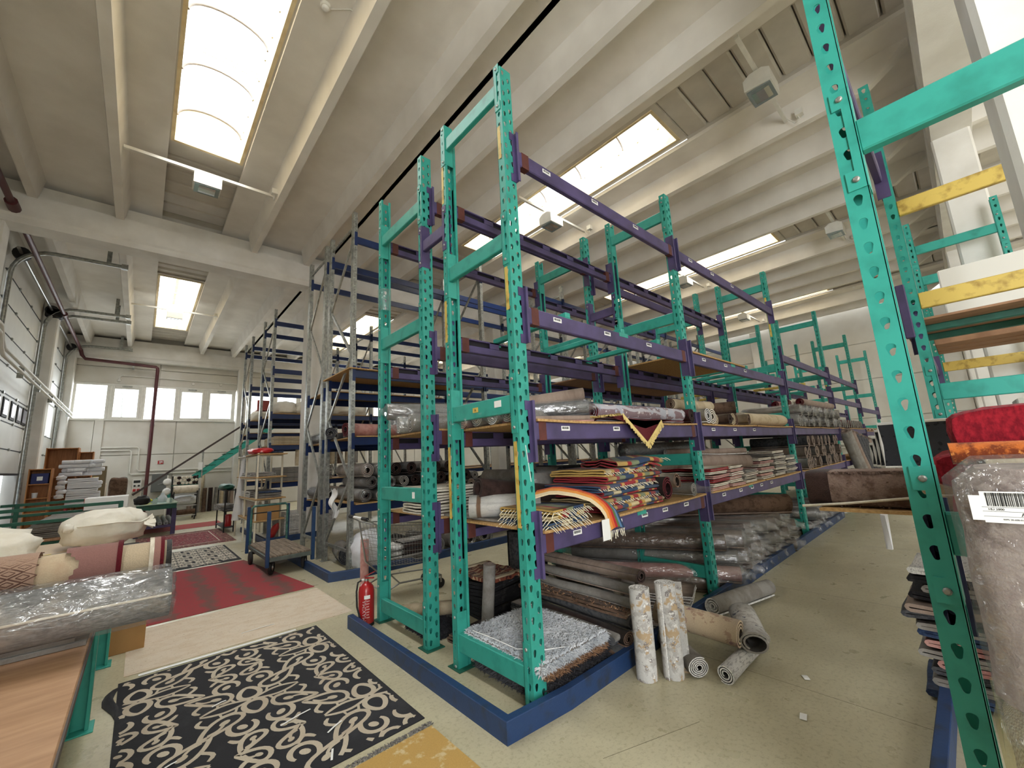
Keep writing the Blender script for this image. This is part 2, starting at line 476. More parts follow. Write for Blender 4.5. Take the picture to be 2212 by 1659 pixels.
# decks that close the skylight strips, sheet by sheet
sky_y = {0: (-8.9, -3.3), 1: (2.75, 8.25), 2: (14.8, 20.3)}
nw = 1
for gi, gx in enumerate(GAPS):
    for bi, (y0, y1) in enumerate(BY):
        s0, s1 = sky_y[bi]
        cov = MB()
        for a, b in ((y0 - 0.4, s0 - 0.14), (s1 + 0.14, y1 + (0.3 if bi < 2 else 0.8))): cov.box(gx - 0.75, gx + 0.75, a, b, 7.47, 7.5).box(gx - 0.75, gx - 0.61, a, b, 7.27, 7.48).box(gx + 0.61, gx + 0.75, a, b, 7.27, 7.48)
        for a, b in ((gx - 0.75, gx - 0.51), (gx + 0.51, gx + 0.75)): cov.box(a, b, s0 - 0.14, s1 + 0.14, 7.395, 7.5)
        part('roof_sheet', cov, M_DECK, ceil)
        for a, b in ((y0 - 0.2, s0 - 0.12), (s1 + 0.12, y1 + 0.2)):
            n = max(1, round((b - a) / 0.42))
            st = (b - a) / n
            for i in range(n):
                q0, q1 = a + i * st, a + (i + 1) * st - 0.02
                mb = MB()
                if bi == 2 and a < s0:
                    mb.prism([(q0, 7.4), (q0 + st * 0.3, 7.34), (q1 - st * 0.1, 7.34), (q1, 7.43), (q1, 7.46), (q0, 7.46)], gx - 0.62, gx + 0.62, 'x')
                else:
                    mb.prism([(q0, 7.36), (q0 + 0.03, 7.33), (q1 - 0.03, 7.33), (q1, 7.36), (q1, 7.4), (q0, 7.4)], gx - 0.62, gx + 0.62, 'x')
                part('deck_sheet', mb, M_DECK, ceil)
        # the rooflight itself
        win = struct('window_%d' % nw, None)
        nw += 1
        ow = 0.47
        mb = MB()
        mb.box(gx - 0.62, gx - ow - 0.05, s0 - 0.15, s1 + 0.15, 7.3, 7.4)
        mb.box(gx + ow + 0.05, gx + 0.62, s0 - 0.15, s1 + 0.15, 7.3, 7.4)
        mb.box(gx - ow - 0.05, gx + ow + 0.05, s0 - 0.15, s0 - 0.05, 7.3, 7.4)
        mb.box(gx - ow - 0.05, gx + ow + 0.05, s1 + 0.05, s1 + 0.15, 7.3, 7.4)
        part('opening_frame', mb, M_DECK, win)
        mb = MB()
        H = 7.78
        mb.box(gx - ow - 0.05, gx - ow, s0 - 0.05, s1 + 0.05, 7.28, H)
        mb.box(gx + ow, gx + ow + 0.05, s0 - 0.05, s1 + 0.05, 7.28, H)
        mb.box(gx - ow, gx + ow, s0 - 0.05, s0, 7.28, H)
        mb.box(gx - ow, gx + ow, s1, s1 + 0.05, 7.28, H)
        gable = (bi == 2 and gi < 2)
        arc = lambda t: (gx - ow * math.cos(PI * t), H + (0.26 * math.sin(PI * t) if not gable else 0.62 * (1 - abs(2 * t - 1))))
        K = 12
        for e0, e1 in ((s0 - 0.04, s0 - 0.01), (s1 + 0.01, s1 + 0.04)):
            mb.prism([arc(i / K) for i in range(K + 1)], e0, e1, 'y')
        part('curb', mb, M_CREAM, win)
        mb = MB().grid(K, 5, lambda u, v: (arc(u)[0], s0 + (s1 - s0) * v, arc(u)[1] + 0.02))
        part('dome_pane', mb, M_DOME, win)
        npan = 5
        for i in range(npan + 1):
            yy = s0 + (s1 - s0) * i / npan
            if gable:
                for sgn in (-1, 1):
                    part('rafter', MB().bar((gx + sgn * ow, yy, H), (gx, yy, H + 0.6), 0.03, 0.05), M_ZINC, win)
            else:
                part('arch_bar', MB().tube([(arc(j / K)[0], yy, arc(j / K)[1]) for j in range(K + 1)], 0.02, 6), mat('dark_bar', srgb(110, 104, 98), 0.7), win)
        if gable:
            part('ridge_bar', MB().bar((gx, s0, H + 0.58), (gx, s1, H + 0.58), 0.09, 0.08), M_CREAM, win)
            for i in range(3):
                yy = s0 + 1.2 + 1.5 * i
                part('tie_rod', MB().tube([(gx - ow, yy, H), (gx + ow, yy, H)], 0.012, 5), M_FRAME, win)
        else:
            yy = (s0 + s1) / 2 + 1.05
            for d in (0, 0.09):
                part('tie_rod', MB().tube([(gx - ow, yy + d, H), (gx + ow, yy + d, H)], 0.01, 5), M_FRAME, win)
        for i in range(12):
            yy = s0 + 0.3 + i * (s1 - s0 - 0.6) / 11
            part('clip', MB().box(gx + ow - 0.02, gx + ow, yy, yy + 0.03, H - 0.05, H + 0.01), M_ZINC, win)
# ---- girders and columns
tn = 2
gprof = lambda y0, y1: [(y0, 6.84), (y0, 6.42), (y0 + 0.03, 6.38), (y0 + 0.03, 6.26), (y1 - 0.03, 6.26), (y1 - 0.03, 6.38), (y1, 6.42), (y1, 6.84), (y1 - 0.1, 6.84), (y1 - 0.1, 7.1), (y0 + 0.1, 7.1), (y0 + 0.1, 6.84)]
for y0, y1 in ((-0.82, -0.32), (10.8, 11.3), (22.15, 22.56)):
    struct('trim_%d' % tn, MB().prism(gprof(y0, y1), XL, XR, 'x'), M_CONC)
    tn += 1
def column(x0, x1, y0, y1, top=6.3, c=0.025):
    global tn
    mb = MB().prism([(x0 + c, y0), (x1 - c, y0), (x1, y0 + c), (x1, y1 - c), (x1 - c, y1), (x0 + c, y1), (x0, y1 - c), (x0, y0 + c)], 0, top, 'z')
    o = struct('trim_%d' % tn, mb, M_CONC)
    tn += 1
    return o
for cx in (2.9, 9.05, 15.15, 21.2):
    column(cx, cx + 0.36, -0.77, -0.34)
    column(cx + 0.02, cx + 0.38, 10.82, 11.26)
for cx in (3.08, 9.2, 15.3):
    column(cx, cx + 0.36, 22.2, 22.56)
for y0 in (-6.0, -0.77, 5.2, 10.85, 17.42, 22.1):
    column(XL, -2.15, y0, y0 + 0.45, 6.8)
for y0 in (-6.2, 6.0, 16.0):
    column(XR - 0.35, XR, y0, y0 + 0.4, 6.9)
# ---- far wall with the window strip, panel by panel
wb = struct('wall_back')
part('wall_core', MB().box(XL - 0.3, XR + 0.3, YF + 0.06, YF + 0.3, 0, 3.86).box(XL - 0.3, XR + 0.3, YF + 0.06, YF + 0.3, 5.32, 7.6), M_WALL, wb)
def panels(parent, spans, rows, put, gap=0.012):
    for a, b in spans:
        for z0, z1 in rows:
            part('wall_panel', put(a + gap, b - gap, z0 + gap, z1 - gap), M_WALL, parent)
colx = [XL, 3.1, 9.22, 15.32, XR]
spans = []
for a, b in zip(colx, colx[1:]):
    mid = (a + b) / 2
    spans += [(a, mid), (mid, b)]
panels(wb, [(-2.47, -1.46), (-1.46, 1.0), (1.0, 3.1)] + spans[2:], [(0, 2.47), (2.47, 3.86)], lambda a, b, c, d: MB().bbox(a, b, YF, YF + 0.06, c, d, 0.01))
panels(wb, spans, [(5.32, 6.0), (6.0, 7.0)], lambda a, b, c, d: MB().bbox(a, b, YF, YF + 0.06, c, d, 0.01))
struct('trim_%d' % tn, MB().bbox(-1.46, -1.2, YF - 0.05, YF, 0, 3.86, 0.01), M_WALL)
tn += 1
def strip_window(x0, x1, panes, y=YF):
    global nw
    win = struct('window_%d' % nw)
    nw += 1
    fr = 0.06
    part('sill', MB().bbox(x0, x1, y - 0.06, y + 0.1, 3.84, 3.92, 0.01), M_FRAME, win)
    part('head', MB().bbox(x0, x1, y - 0.02, y + 0.1, 5.24, 5.33, 0.01), M_FRAME, win)
    for a, b, sash in panes:
        q = MB()
        for u0, u1, v0, v1 in ((a - 0.02, a + fr, 3.92, 5.24), (b - fr, b + 0.02, 3.92, 5.24)):
            q.bbox(u0, u1, y - 0.02, y + 0.08, v0, v1, 0.008)
        if sash:
            for u0, u1, v0, v1 in ((a + fr, a + fr + 0.07, 3.92, 5.24), (b - fr - 0.07, b - fr, 3.92, 5.24), (a + fr + 0.07, b - fr - 0.07, 3.92, 3.99), (a + fr + 0.07, b - fr - 0.07, 5.12, 5.24)):
                q.bbox(u0, u1, y - 0.04, y + 0.04, v0, v1, 0.008)
            part('opener', MB().box((a + b) / 2 - 0.15, (a + b) / 2 + 0.15, y - 0.09, y - 0.04, 5.2, 5.25), M_ZINC, win)
        f = part('frame', q, M_FRAME, win)
        part('pane', MB().box(a + fr, b - fr, y + 0.02, y + 0.028, 3.94, 5.22), M_GLASS, f)
strip_window(-2.15, 3.07, [(-2.13, -1.17, 0), (-1.13, -0.17, 1), (-0.13, 0.93, 0), (0.97, 1.93, 1), (1.97, 3.03, 1)])
for a, b in ((3.5, 9.18), (9.6, 15.28), (15.7, 21.9)):
    n = 5
    st = (b - a) / n
    strip_window(a, b, [(a + i * st + 0.02, a + (i + 1) * st - 0.02, i % 2) for i in range(n)])
# ---- end wall, horizontal panels
we = struct('wall_right')
part('wall_core', MB().box(XR + 0.06, XR + 0.3, YN, YF + 0.3, 0, 7.6), M_WALL, we)
ysp = [YN, -6.0, -0.3, 6.2, 11.3, 16.2, YF]
panels(we, list(zip(ysp, ysp[1:])), [(0, 0.9), (0.9, 2.4), (2.4, 3.98), (3.98, 5.5), (5.5, 7.1)], lambda a, b, c, d: MB().bbox(XR, XR + 0.06, a, b, c, d, 0.012))
wn = struct('wall_front')
part('wall_core', MB().box(XL - 0.3, XR + 0.3, YN - 0.3, YN, 0, 7.6), M_WALL, wn)
# ---- left wall with two sectional dock doors
wl = struct('wall_left')
D = [(13.05, 17.35), (18.0, 22.05), (-7.0, -3.0)]  # last opening is invented out of view, for the added fill light
mb = MB()
edges = [YN, -7.0, -3.0, 13.05, 17.35, 18.0, 22.05, YF + 0.3]
for a, b in ((YN, -7.0), (-3.0, 13.05), (17.35, 18.0), (22.05, YF + 0.3)):
    mb.box(XL - 0.25, XL, a, b, 0, 7.6)
for a, b in D:
    mb.box(XL - 0.25, XL, a, b, 6.15, 7.6)
part('wall_panel', mb, M_WALL, wl)
M_DOOR = mat('dock_door_panel', srgb(226, 227, 224), 0.55, noise_amt=0.05, scale=3)
M_DOORTOP = mat('dock_door_top_shade', srgb(190, 188, 182), 0.6, noise_amt=0.05, scale=3)
M_SEAL = mat('black_door_seal', srgb(40, 40, 42), 0.7)
for di, (a, b, zb) in enumerate(((13.1, 17.3, 1.82), (18.05, 22.0, 0.0))):
    d = struct('door_%d' % (di + 1))
    z = zb
    k = 0
    hs = [0.62] * 12
    while z < 6.1:
        z1 = min(z + 0.62, 6.15)
        if di == 1 and k == 5:
            g = part('frame', MB().bbox(XL - 0.06, XL, a, a + 0.3, z, z1 + 0.6, 0.01).bbox(XL - 0.06, XL, b - 0.3, b, z, z1 + 0.6, 0.01).box(XL - 0.06, XL, a, b, z1 + 0.5, z1 + 0.62), M_DOOR, d)
            part('pane', MB().box(XL - 0.04, XL - 0.03, a + 0.3, b - 0.3, z, z1 + 0.5), M_GLASS, g)
            z = z1 + 0.62
            k += 2
            continue
        p = part('door_panel', MB().bbox(XL - 0.06, XL, a, b, z + 0.004, z1 - 0.004, 0.012), M_DOOR, d)
        part('panel_joint', MB().box(XL, XL + 0.006, a, b, z1 - 0.012, z1 + 0.012), M_SEAL, d)
        for hy in (a + 0.1, a + (b - a) * 0.33, a + (b - a) * 0.66, b - 0.1):
            part('hinge', MB().box(XL, XL + 0.03, hy - 0.04, hy + 0.04, z1 - 0.03, z1 + 0.03), M_ZINC, p)
        if di == 0 and k == 2:
            for wy in (13.8, 14.6, 15.4, 16.1, 16.75):
                q = part('window_frame', MB().bbox(XL - 0.01, XL + 0.02, wy, wy + 0.5, z + 0.08, z1 - 0.08, 0.01), M_SEAL, p)
                part('pane', MB().bbox(XL + 0.015, XL + 0.03, wy + 0.05, wy + 0.45, z + 0.14, z1 - 0.14, 0.01), mat('frosted_pane', srgb(206, 208, 226), 0.2), q)
        z = z1
        k += 1
    part('bottom_seal', MB().box(XL - 0.06, XL + 0.03, a, b, zb, zb + 0.05), M_SEAL, d)
    # guide rails bend from vertical to horizontal and run into the room
    for yy in (a - 0.04, b + 0.04):
        pts = [(XL + 0.08, yy, 0.1), (XL + 0.08, yy, 5.6)] + [(XL + 0.68 - 0.6 * math.cos(PI / 2 * i / 6), yy, 6.05 + 0.6 * math.sin(PI / 2 * i / 6)) for i in range(7)] + [(-0.7, yy, 6.66)]
        part('guide_rail', MB().tube(pts, 0.045, 6), M_ZINC, d)
        part('rail_hanger', MB().box(-0.98, -0.9, yy - 0.03, yy + 0.03, 6.62, 7.2), M_ZINC, d)
        part('rail_end', MB().box(-0.72, -0.6, yy - 0.05, yy + 0.05, 6.6, 6.72), M_ZINC, d)
    part('shaft', MB().tube([(XL + 0.18, a - 0.3, 6.55), (XL + 0.18, b + 0.3, 6.55)], 0.03, 8), M_STEEL, d)
    for yy in (a, b):
        part('cable_drum', MB().prism([(XL + 0.18 + 0.14 * math.cos(2 * PI * i / 16), 6.55 + 0.14 * math.sin(2 * PI * i / 16)) for i in range(16)], yy, yy + 0.12, 'y') if False else MB().tube([(XL + 0.18, yy, 6.55), (XL + 0.18, yy + 0.12, 6.55)], 0.14, 14), M_SEAL, d)
    if di == 0:
        part('door_motor', MB().bbox(XL + 0.05, XL + 0.4, b + 0.0, b + 0.3, 6.35, 6.62, 0.03), M_SEAL, d)
# blue strip curtain of the dock outside the raised door
cur = thing('dock_curtain', 'blue and white vertical strip curtain outside the half raised dock door', 'curtain', (XL - 0.3, 15.2, 0))
for i in range(12):
    y = -2.0 + i * 0.34
    part('curtain_strip', MB().bbox(-0.02, 0.02, y, y + 0.3, -0.2, 2.2, 0.008), mat('blue_curtain_vinyl', srgb(70, 140, 190), 0.3) if i % 3 else mat('pale_curtain_vinyl', srgb(196, 214, 236), 0.3), cur)
part('head_rail', MB().bbox(-0.05, 0.05, -2.0, 2.1, 2.2, 2.3, 0.01), M_ZINC, cur)
# ---- pipes, conduits, lamps
pp = thing('sprinkler_pipe', 'maroon pipe running along the left wall then down the far wall', 'pipe', (0, 0, 0))
part('pipe', MB().tube([(-2.05, -4, 6.5), (-2.05, 22.05, 6.5)], 0.05, 10), M_PIPE, pp)
part('pipe', MB().tube([(-2.05, 22.05, 6.5), (-2.0, 22.1, 6.3), (-1.9, 22.1, 6.16), (0.16, 22.1, 6.05), (0.21, 22.1, 6.0), (0.22, 22.1, 5.9), (0.22, 22.1, 0.0)], 0.06, 10), M_PIPE, pp)
part('coupling', MB().tube([(-2.05, 17.35, 6.5), (-2.05, 17.5, 6.5)], 0.08, 10), M_PIPE, pp)
part('coupling', MB().tube([(-2.05, 10.5, 6.5), (-2.05, 10.8, 6.5)], 0.085, 10), M_PIPE, pp)
part('pipe_clamp', MB().box(0.15, 0.29, 22.1, 22.56, 3.6, 3.68), M_ZINC, pp)
part('pipe_clamp', MB().box(-0.56, -0.5, 22.1, 22.5, 5.95, 6.2), M_ZINC, pp)
for k, z in enumerate((4.12, 3.98)):
    t = thing('heating_pipe', 'white pipe along the left wall, %s of the pair' % ('upper' if k == 0 else 'lower'), 'pipe', (0, 0, 0), 0, 'white pipes along the left wall')
    part('pipe', MB().tube([(-2.06, 9.5, z + 0.35), (-2.06, 11.3, z + 0.33), (-2.06, 11.5, z + 0.1), (-2.06, 11.7, z), (-2.06, 22.2, z - 0.08)], 0.032, 8), M_FRAME, t)
    for yy in (13.5, 15.5, 17.6, 19.5, 21.5):
        part('pipe_clip', MB().box(-2.15, -2.05, yy, yy + 0.03, z - 0.12, z + 0.0), M_ZINC, t)
def conduit(label, pts, r=0.016):
    o = MB().tube(pts, r, 6).mesh('conduit', M_FRAME)
    tag(link('conduit', o), label, 'conduit')
conduit('white conduit looping over the window strip to the sash openers', [(-0.9, 22.5, 5.42), (-0.9, 22.5, 5.62), (-0.82, 22.5, 5.68), (0.4, 22.5, 5.66), (3.1, 22.5, 5.6)], 0.02)
for k in range(3):
    x = (-0.92, 1.45, 2.45)[k]
    o = solo('junction_box', MB().lathe([(0.05, 0), (0.06, 0.02), (0.06, 0.05), (0.045, 0.06)], 10).move(Matrix.Rotation(PI / 2, 4, 'X')), M_FRAME, ('white junction box over the second window sash', 'white junction box over the fourth window sash', 'white junction box over the rightmost window sash')[k], 'junction box', (x, 22.55, 5.47 + 0.03 * k), 0, 'junction boxes over the windows')
conduit('upper white conduit stepping down behind the maroon pipe', [(-1.2, 22.5, 2.78), (-0.16, 22.5, 2.78), (-0.1, 22.5, 2.72), (-0.1, 22.5, 1.88), (-0.04, 22.5, 1.82), (3.1, 22.5, 1.8)], 0.028)
conduit('lower white conduit stepping down behind the maroon pipe', [(-1.2, 22.5, 2.66), (-0.38, 22.5, 2.66), (-0.32, 22.5, 2.6), (-0.32, 22.5, 1.76), (-0.26, 22.5, 1.7), (3.1, 22.5, 1.66)], 0.028)
M_LAMPGLASS = mat('lamp_front_glass', srgb(150, 162, 164), 0.12, 0.3, coat=0.6)
M_REFL = mat('lamp_reflector', srgb(214, 216, 214), 0.2, 0.9)
def floodlight(x, y, label, gx):
    t = thing('floodlight', label, 'lamp', (x, y, 6.62), 0, 'floodlights hung under the skylight strips')
    part('housing', MB().prism([(-0.17, 0.0), (0.17, 0.03), (0.17, 0.2), (0.08, 0.26), (-0.08, 0.26), (-0.17, 0.2)], -0.2, 0.2, 'x'), M_FRAME, t)
    part('front_glass', MB().box(-0.18, 0.18, -0.15, 0.15, -0.012, 0.014), M_LAMPGLASS, t)
    part('reflector', MB().prism([(-0.11, -0.014), (0.11, -0.014), (0.05, -0.02), (-0.05, -0.02)], -0.12, 0.12, 'x'), M_REFL, t)
    part('mounting_bar', MB().box(gx - 1.08 - x, gx + 1.12 - x, -0.025, 0.025, 0.29, 0.34), M_FRAME, t)
    part('bracket', MB().box(-0.04, 0.04, -0.03, 0.03, 0.24, 0.3), M_FRAME, t)
    part('junction_box', MB().box(gx + 1.0 - x, gx + 1.1 - x, -0.25, -0.15, 0.24, 0.34), M_FRAME, t)
    part('cable', MB().tube([(gx + 1.05 - x, -0.18, 0.24), (gx + 1.05 - x, -0.2, 0.16), (gx + 1.06 - x, -0.12, 0.16), (gx + 1.06 - x, -0.03, 0.3)], 0.008, 5), M_FRAME, t)
for x, y, gx, lab in ((0.5, 8.4, 0.47, 'white floodlight below the end of the nearest skylight'), (0.45, 16.75, 0.47, 'white floodlight under the peaked rooflight near the far wall'),
                      (6.3, 1.2, 6.5, 'white floodlight beside the tall green post at upper right'), (6.4, 5.45, 6.5, 'white floodlight under the second skylight, behind the corner rack'),
                      (12.3, 5.2, 12.6, 'white floodlight under the third skylight, seen past the long purple beam'), (18.0, 5.4, 18.75, 'white floodlight under the farthest skylight'),
                      (12.4, 1.4, 12.6, 'white floodlight just left of the right rack second post')):
    floodlight(x, y, lab, gx)
def smoke(x, y, z, lab):
    t = thing('smoke_detector', lab, 'smoke detector', (x, y, z), 0, 'smoke detectors on the ceiling ribs')
    part('base', MB().lathe([(0.06, 0), (0.06, -0.03), (0.05, -0.035)], 14), M_FRAME, t)
    part('sensor_head', MB().lathe([(0.042, -0.035), (0.035, -0.06), (0.015, -0.065)], 14), M_WHITE, t)
    part('cable', MB().tube([(0.06, 0, -0.01), (0.25, -0.15, -0.005), (0.4, -0.2, -0.1)], 0.007, 5), M_FRAME, t)
smoke(1.25, 4.4, 7.2, 'smoke detector on the slab right of the nearest skylight')
smoke(7.15, 5.0, 7.2, 'smoke detector beside the second skylight floodlight')
smoke(13.3, 5.0, 7.2, 'smoke detector beside the third skylight floodlight')
smoke(19.3, 2.0, 7.2, 'smoke detector near the far end wall')
conduit('low white conduit along the end wall', [(21.95, -4, 1.4), (21.95, 9, 1.4)], 0.03)
conduit('lowest white conduit along the end wall', [(21.95, -4, 1.25), (21.95, 9, 1.25)], 0.03)
# ================================================================== PALLET RACKS
def hole_cell(mb, org, eu, ev, w, h, hole, thick=None, nrm=None):
    """one cell of perforated sheet: rectangle w x h with a hole polygon, walls of the hole if thick"""
    n = len(hole)
    out = []
    for (a, b) in hole:
        ca, cb = a, b
        k = max(abs(ca) / (w / 2), abs(cb) / (h / 2), 1e-6)
        out.append((ca / k, cb / k))
    # snap corners: directions nearest each corner move onto it
    for cx_, cy_ in ((w / 2, h / 2), (-w / 2, h / 2), (-w / 2, -h / 2), (w / 2, -h / 2)):
        i = min(range(n), key=lambda q: (out[q][0] - cx_) ** 2 + (out[q][1] - cy_) ** 2)
        out[i] = (cx_, cy_)
    P3 = lambda a, b, d=0: Vector(org) + Vector(eu) * a + Vector(ev) * b + (Vector(nrm) * d if d else Vector((0, 0, 0)))
    vs = [P3(*p) for p in out] + [P3(*p) for p in hole]
    fs = [(i, (i + 1) % n, n + (i + 1) % n, n + i) for i in range(n)]
    mb.add(vs, fs)
    if thick:
        vs2 = [P3(p[0], p[1], -thick) for p in out] + [P3(p[0], p[1], -thick) for p in hole]
        mb.add(vs2, [f[::-1] for f in fs])
        mb.add(vs[n:] + vs2[n:], [(i, (i + 1) % n, n + (i + 1) % n, n + i) for i in range(n)])
def tear(rb, rs, dz):
    pts = []
    for i in range(9):
        t = -0.35 + i * (PI + 0.7) / 8
        pts.append((rb * math.cos(t), rb * math.sin(t) + dz * 0.35))
    for i in range(5):
        t = PI + 0.3 + i * (PI - 0.6) / 4
        pts.append((rs * math.cos(t), rs * math.sin(t) - dz * 0.65))
    return pts
TEAR = tear(0.0145, 0.0085, 0.024)
def green_upright_mesh(H):
    """open C channel: wide web (two staggered rows of keyholes), two flanges (one row each), lips. web at y=0, opens to +y"""
    mb = MB()
    W, D, p, t = 0.12, 0.075, 0.1, 0.003
    n = int(H / p)
    Z, X, Y = (0, 0, 1), (1, 0, 0), (0, 1, 0)
    for i in range(n):
        zc = p * (i + 0.5)
        hole_cell(mb, (W * 0.25, 0, zc), X, Z, W / 2, p, TEAR, t, (0, -1, 0))
        if i < n - 1:
            hole_cell(mb, (W * 0.75, 0, zc + p / 2), X, Z, W / 2, p, TEAR, t, (0, -1, 0))
        hole_cell(mb, (0, D / 2, zc), (0, -1, 0), Z, D, p, TEAR, t, (-1, 0, 0))
        hole_cell(mb, (W, D / 2, zc), Y, Z, D, p, TEAR, t, (1, 0, 0))
    top = p * n
    mb.box(W / 2, W, 0, t, 0, p / 2).box(W / 2, W, 0, t, top - p / 2, top)
    for x0, x1 in ((0, 0.022), (W - 0.022, W)):
        mb.box(x0, x1, D - t, D, 0, top)
    for x in (0.022, W - 0.022):
        mb.box(x - t / 2, x + t / 2, D - 0.016, D, 0, top)
    return mb.mesh('upright', M_GREEN)
UP = {495: green_upright_mesh(4.95), 460: green_upright_mesh(4.6)}
FOOT = MB().bbox(-0.03, 0.15, -0.04, 0.13, 0, 0.008, 0.002).mesh('base_plate', M_TEAL)
BOLT = MB().lathe([(0.012, 0), (0.012, 0.006), (0.006, 0.008)], 8).mesh('bolt', M_ZINC)
def green_post(parent, x, y, out, H=495):
    """out = -1: web faces -y; +1: web faces +y"""
    o = part('upright', UP[H], None, parent, (x, y, 0.008))
    if out > 0: o.scale = (1, -1, 1)
    f = part('base_plate', FOOT, None, o, (0, 0, -0.008))
    return o
def keyhole_connector(x0, x1, y0, y1, z0, z1, notch, mt):
    """beam end connector: long plate with two mounting tabs, notched between"""
def plate_x(mb, x, y0, y1, z0, z1, tab):
    """connector on a -x face: full plate with bolt tabs at both ends; tab towards y sign"""
    ya, yb = (y0, y1)
    ym = (ya + yb) / 2
    if tab > 0: mb.box(x - 0.006, x, ya, ym, z0, z1).box(x - 0.006, x, ym, yb, z0, z0 + 0.08).box(x - 0.006, x, ym, yb, z1 - 0.08, z1)
    else: mb.box(x - 0.006, x, ym, yb, z0, z1).box(x - 0.006, x, ya, ym, z0, z0 + 0.08).box(x - 0.006, x, ya, ym, z1 - 0.08, z1)
def green_brace(parent, x, y0, y1, z, mt=None, h=0.135, conn=0.44, cm=None):
    """tie beam of an end frame between the two uprights (y0..y1 clear), hooked on their -x faces"""
    mt = mt or M_GREEN
    o = part('tie_beam', MB().bbox(x + 0.004, x + 0.052, y0, y1, z - h / 2, z + h / 2, 0.006), mt, parent)
    if mt == M_YELLOW: return o
    for ya, yb, tab, ye in ((y0 - 0.06, y0, -1, y0), (y1, y1 + 0.06, 1, y1)):
        q = MB()
        plate_x(q, x, ya, yb, z - conn / 2, z + conn / 2, tab)
        q.box(x - 0.006, x + 0.09, ye - 0.003 if tab < 0 else ye - 0.003, ye + 0.003, z - conn / 2, z + conn / 2)
        part('connector', q, mt, o)
        for dz in (-0.18, 0.18):
            part('bolt', BOLT, None, o, (x - 0.006, (ya + ye) / 2 if tab < 0 else (ye + yb) / 2, z + dz), (0, -PI / 2, 0))
    return o
def purple_beam(parent, x0, x1, yface, out, z, h=0.135, marks=0, slots=False, conn=0.45, mt=None, lip=0.04):
    """step beam along x on the web side at yface; out = -1 faces -y"""
    mt = mt or M_PURPLE
    s = out
    q = MB()
    ya, yb = (yface - 0.03, yface + 0.025) if s < 0 else (yface - 0.025, yface + 0.03)
    if slots:
        # seen from behind: lower box, upper web with cross-tabs and dark gaps between them
        q.bbox(x0, x1, ya, yb, z - h / 2, z - h / 2 + 0.07, 0.005)
        yo = ya if s < 0 else yb
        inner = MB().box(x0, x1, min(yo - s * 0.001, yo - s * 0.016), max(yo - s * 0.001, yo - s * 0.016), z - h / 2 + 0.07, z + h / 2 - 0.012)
        q.box(x0, x1, min(yo, yo - s * 0.001), max(yo, yo - s * 0.001), z - h / 2 + 0.07, z + h / 2)
        q.box(x0, x1, min(ya, yb), max(ya, yb), z + h / 2 - 0.012, z + h / 2)
        yi = yb if s < 0 else ya
        n = max(2, round((x1 - x0) / 0.42))
        for i in range(n + 1):
            xc = x0 + (x1 - x0) * i / n
            q.box(max(x0, xc - 0.06), min(x1, xc + 0.06), min(yi, yi + s * 0.012), max(yi, yi + s * 0.012), z - h / 2 + 0.07, z + h / 2)
    else:
        q.bbox(x0, x1, ya, yb, z - h / 2, z + h / 2, 0.008)
    o = part('beam', q, mt, parent)
    if slots: part('shaded_inner_web', inner, M_SLOT_SHADE, o)
    for xe, d in ((x0, -1), (x1, 1)):
        c = MB()
        yo = (yface + s * 0.001)
        xa, xb = (xe - 0.055, xe) if d < 0 else (xe, xe + 0.055)
        z0, z1 = z - conn / 2, z + conn / 2
        xm = (xa + xb) / 2
        yl, yh = min(yo, yo + s * 0.006), max(yo, yo + s * 0.006)
        c.box(*((xm, xb) if d < 0 else (xa, xm)), yl, yh, z0, z1)
        for u, v in ((z0, z0 + 0.07), (z1 - 0.07, z1)):
            c.box(*((xa, xm) if d < 0 else (xm, xb)), yl, yh, u, v)
        ye0, ye1 = (yface - lip, yface + 0.06) if s < 0 else (yface - 0.06, yface + lip)
        c.box(xe - 0.003, xe + 0.003, ye0, ye1, z0, z1)
        c.box(xe - 0.012, xe + 0.012, min(yface + s * (lip - 0.004), yface + s * (lip + 0.002)), max(yface + s * (lip - 0.004), yface + s * (lip + 0.002)), z0, z1)
        part('connector', c, mt, o)
        if marks:
            xm0, xm1 = (x0 + 0.05, x0 + 0.13) if d < 0 else (x1 - 0.13, x1 - 0.05)
            part('primer_band', MB().box(xm0, xm1, ya - 0.001, yb + 0.001, z - h / 2 - 0.001, z + h / 2 + 0.001), M_MAROON, o, label='maroon primer band')
    return o
def shelf_tags(beam, yf, z, xs, s=-1):
    for x in xs:
        q = part('barcode_label', MB().box(x, x + 0.1, min(yf, yf + s * 0.002), max(yf, yf + s * 0.002), z - 0.018, z + 0.018), M_WHITE, beam)
        b = MB()
        u = x + 0.01
        random.seed(int(x * 100))
        while u < x + 0.085:
            wd = rnd(0.003, 0.008)
            b.box(u, u + wd, min(yf + s * 0.002, yf + s * 0.003), max(yf + s * 0.002, yf + s * 0.003), z - 0.006, z + 0.012)
            u += wd + rnd(0.002, 0.005)
        m = b.mesh('barcode', M_BLACK)
        o = link('barcode', m)
        o.parent = beam
    random.seed(3)
def board(parent, x0, x1, y0, y1, z, t=0.018, mt=None, sag=0.0, rz=0.0):
    mb = MB()
    n = 8
    mb.grid(n, 1, lambda u, v: (x0 + (x1 - x0) * u, y0 + (y1 - y0) * v, z + t - sag * math.sin(PI * u)), False, t)
    o = part('shelf_board', mb, mt or M_BOARD, parent)
    return o
M_SLOT_SHADE = mat('beam_slot_shade', srgb(34, 30, 36), 0.8, noise_amt=0.2, scale=10)  # near-black colour stands in for the shade inside the beam slots
FX = [2.0, 4.8, 8.68, 12.58, 16.45, 20.3]
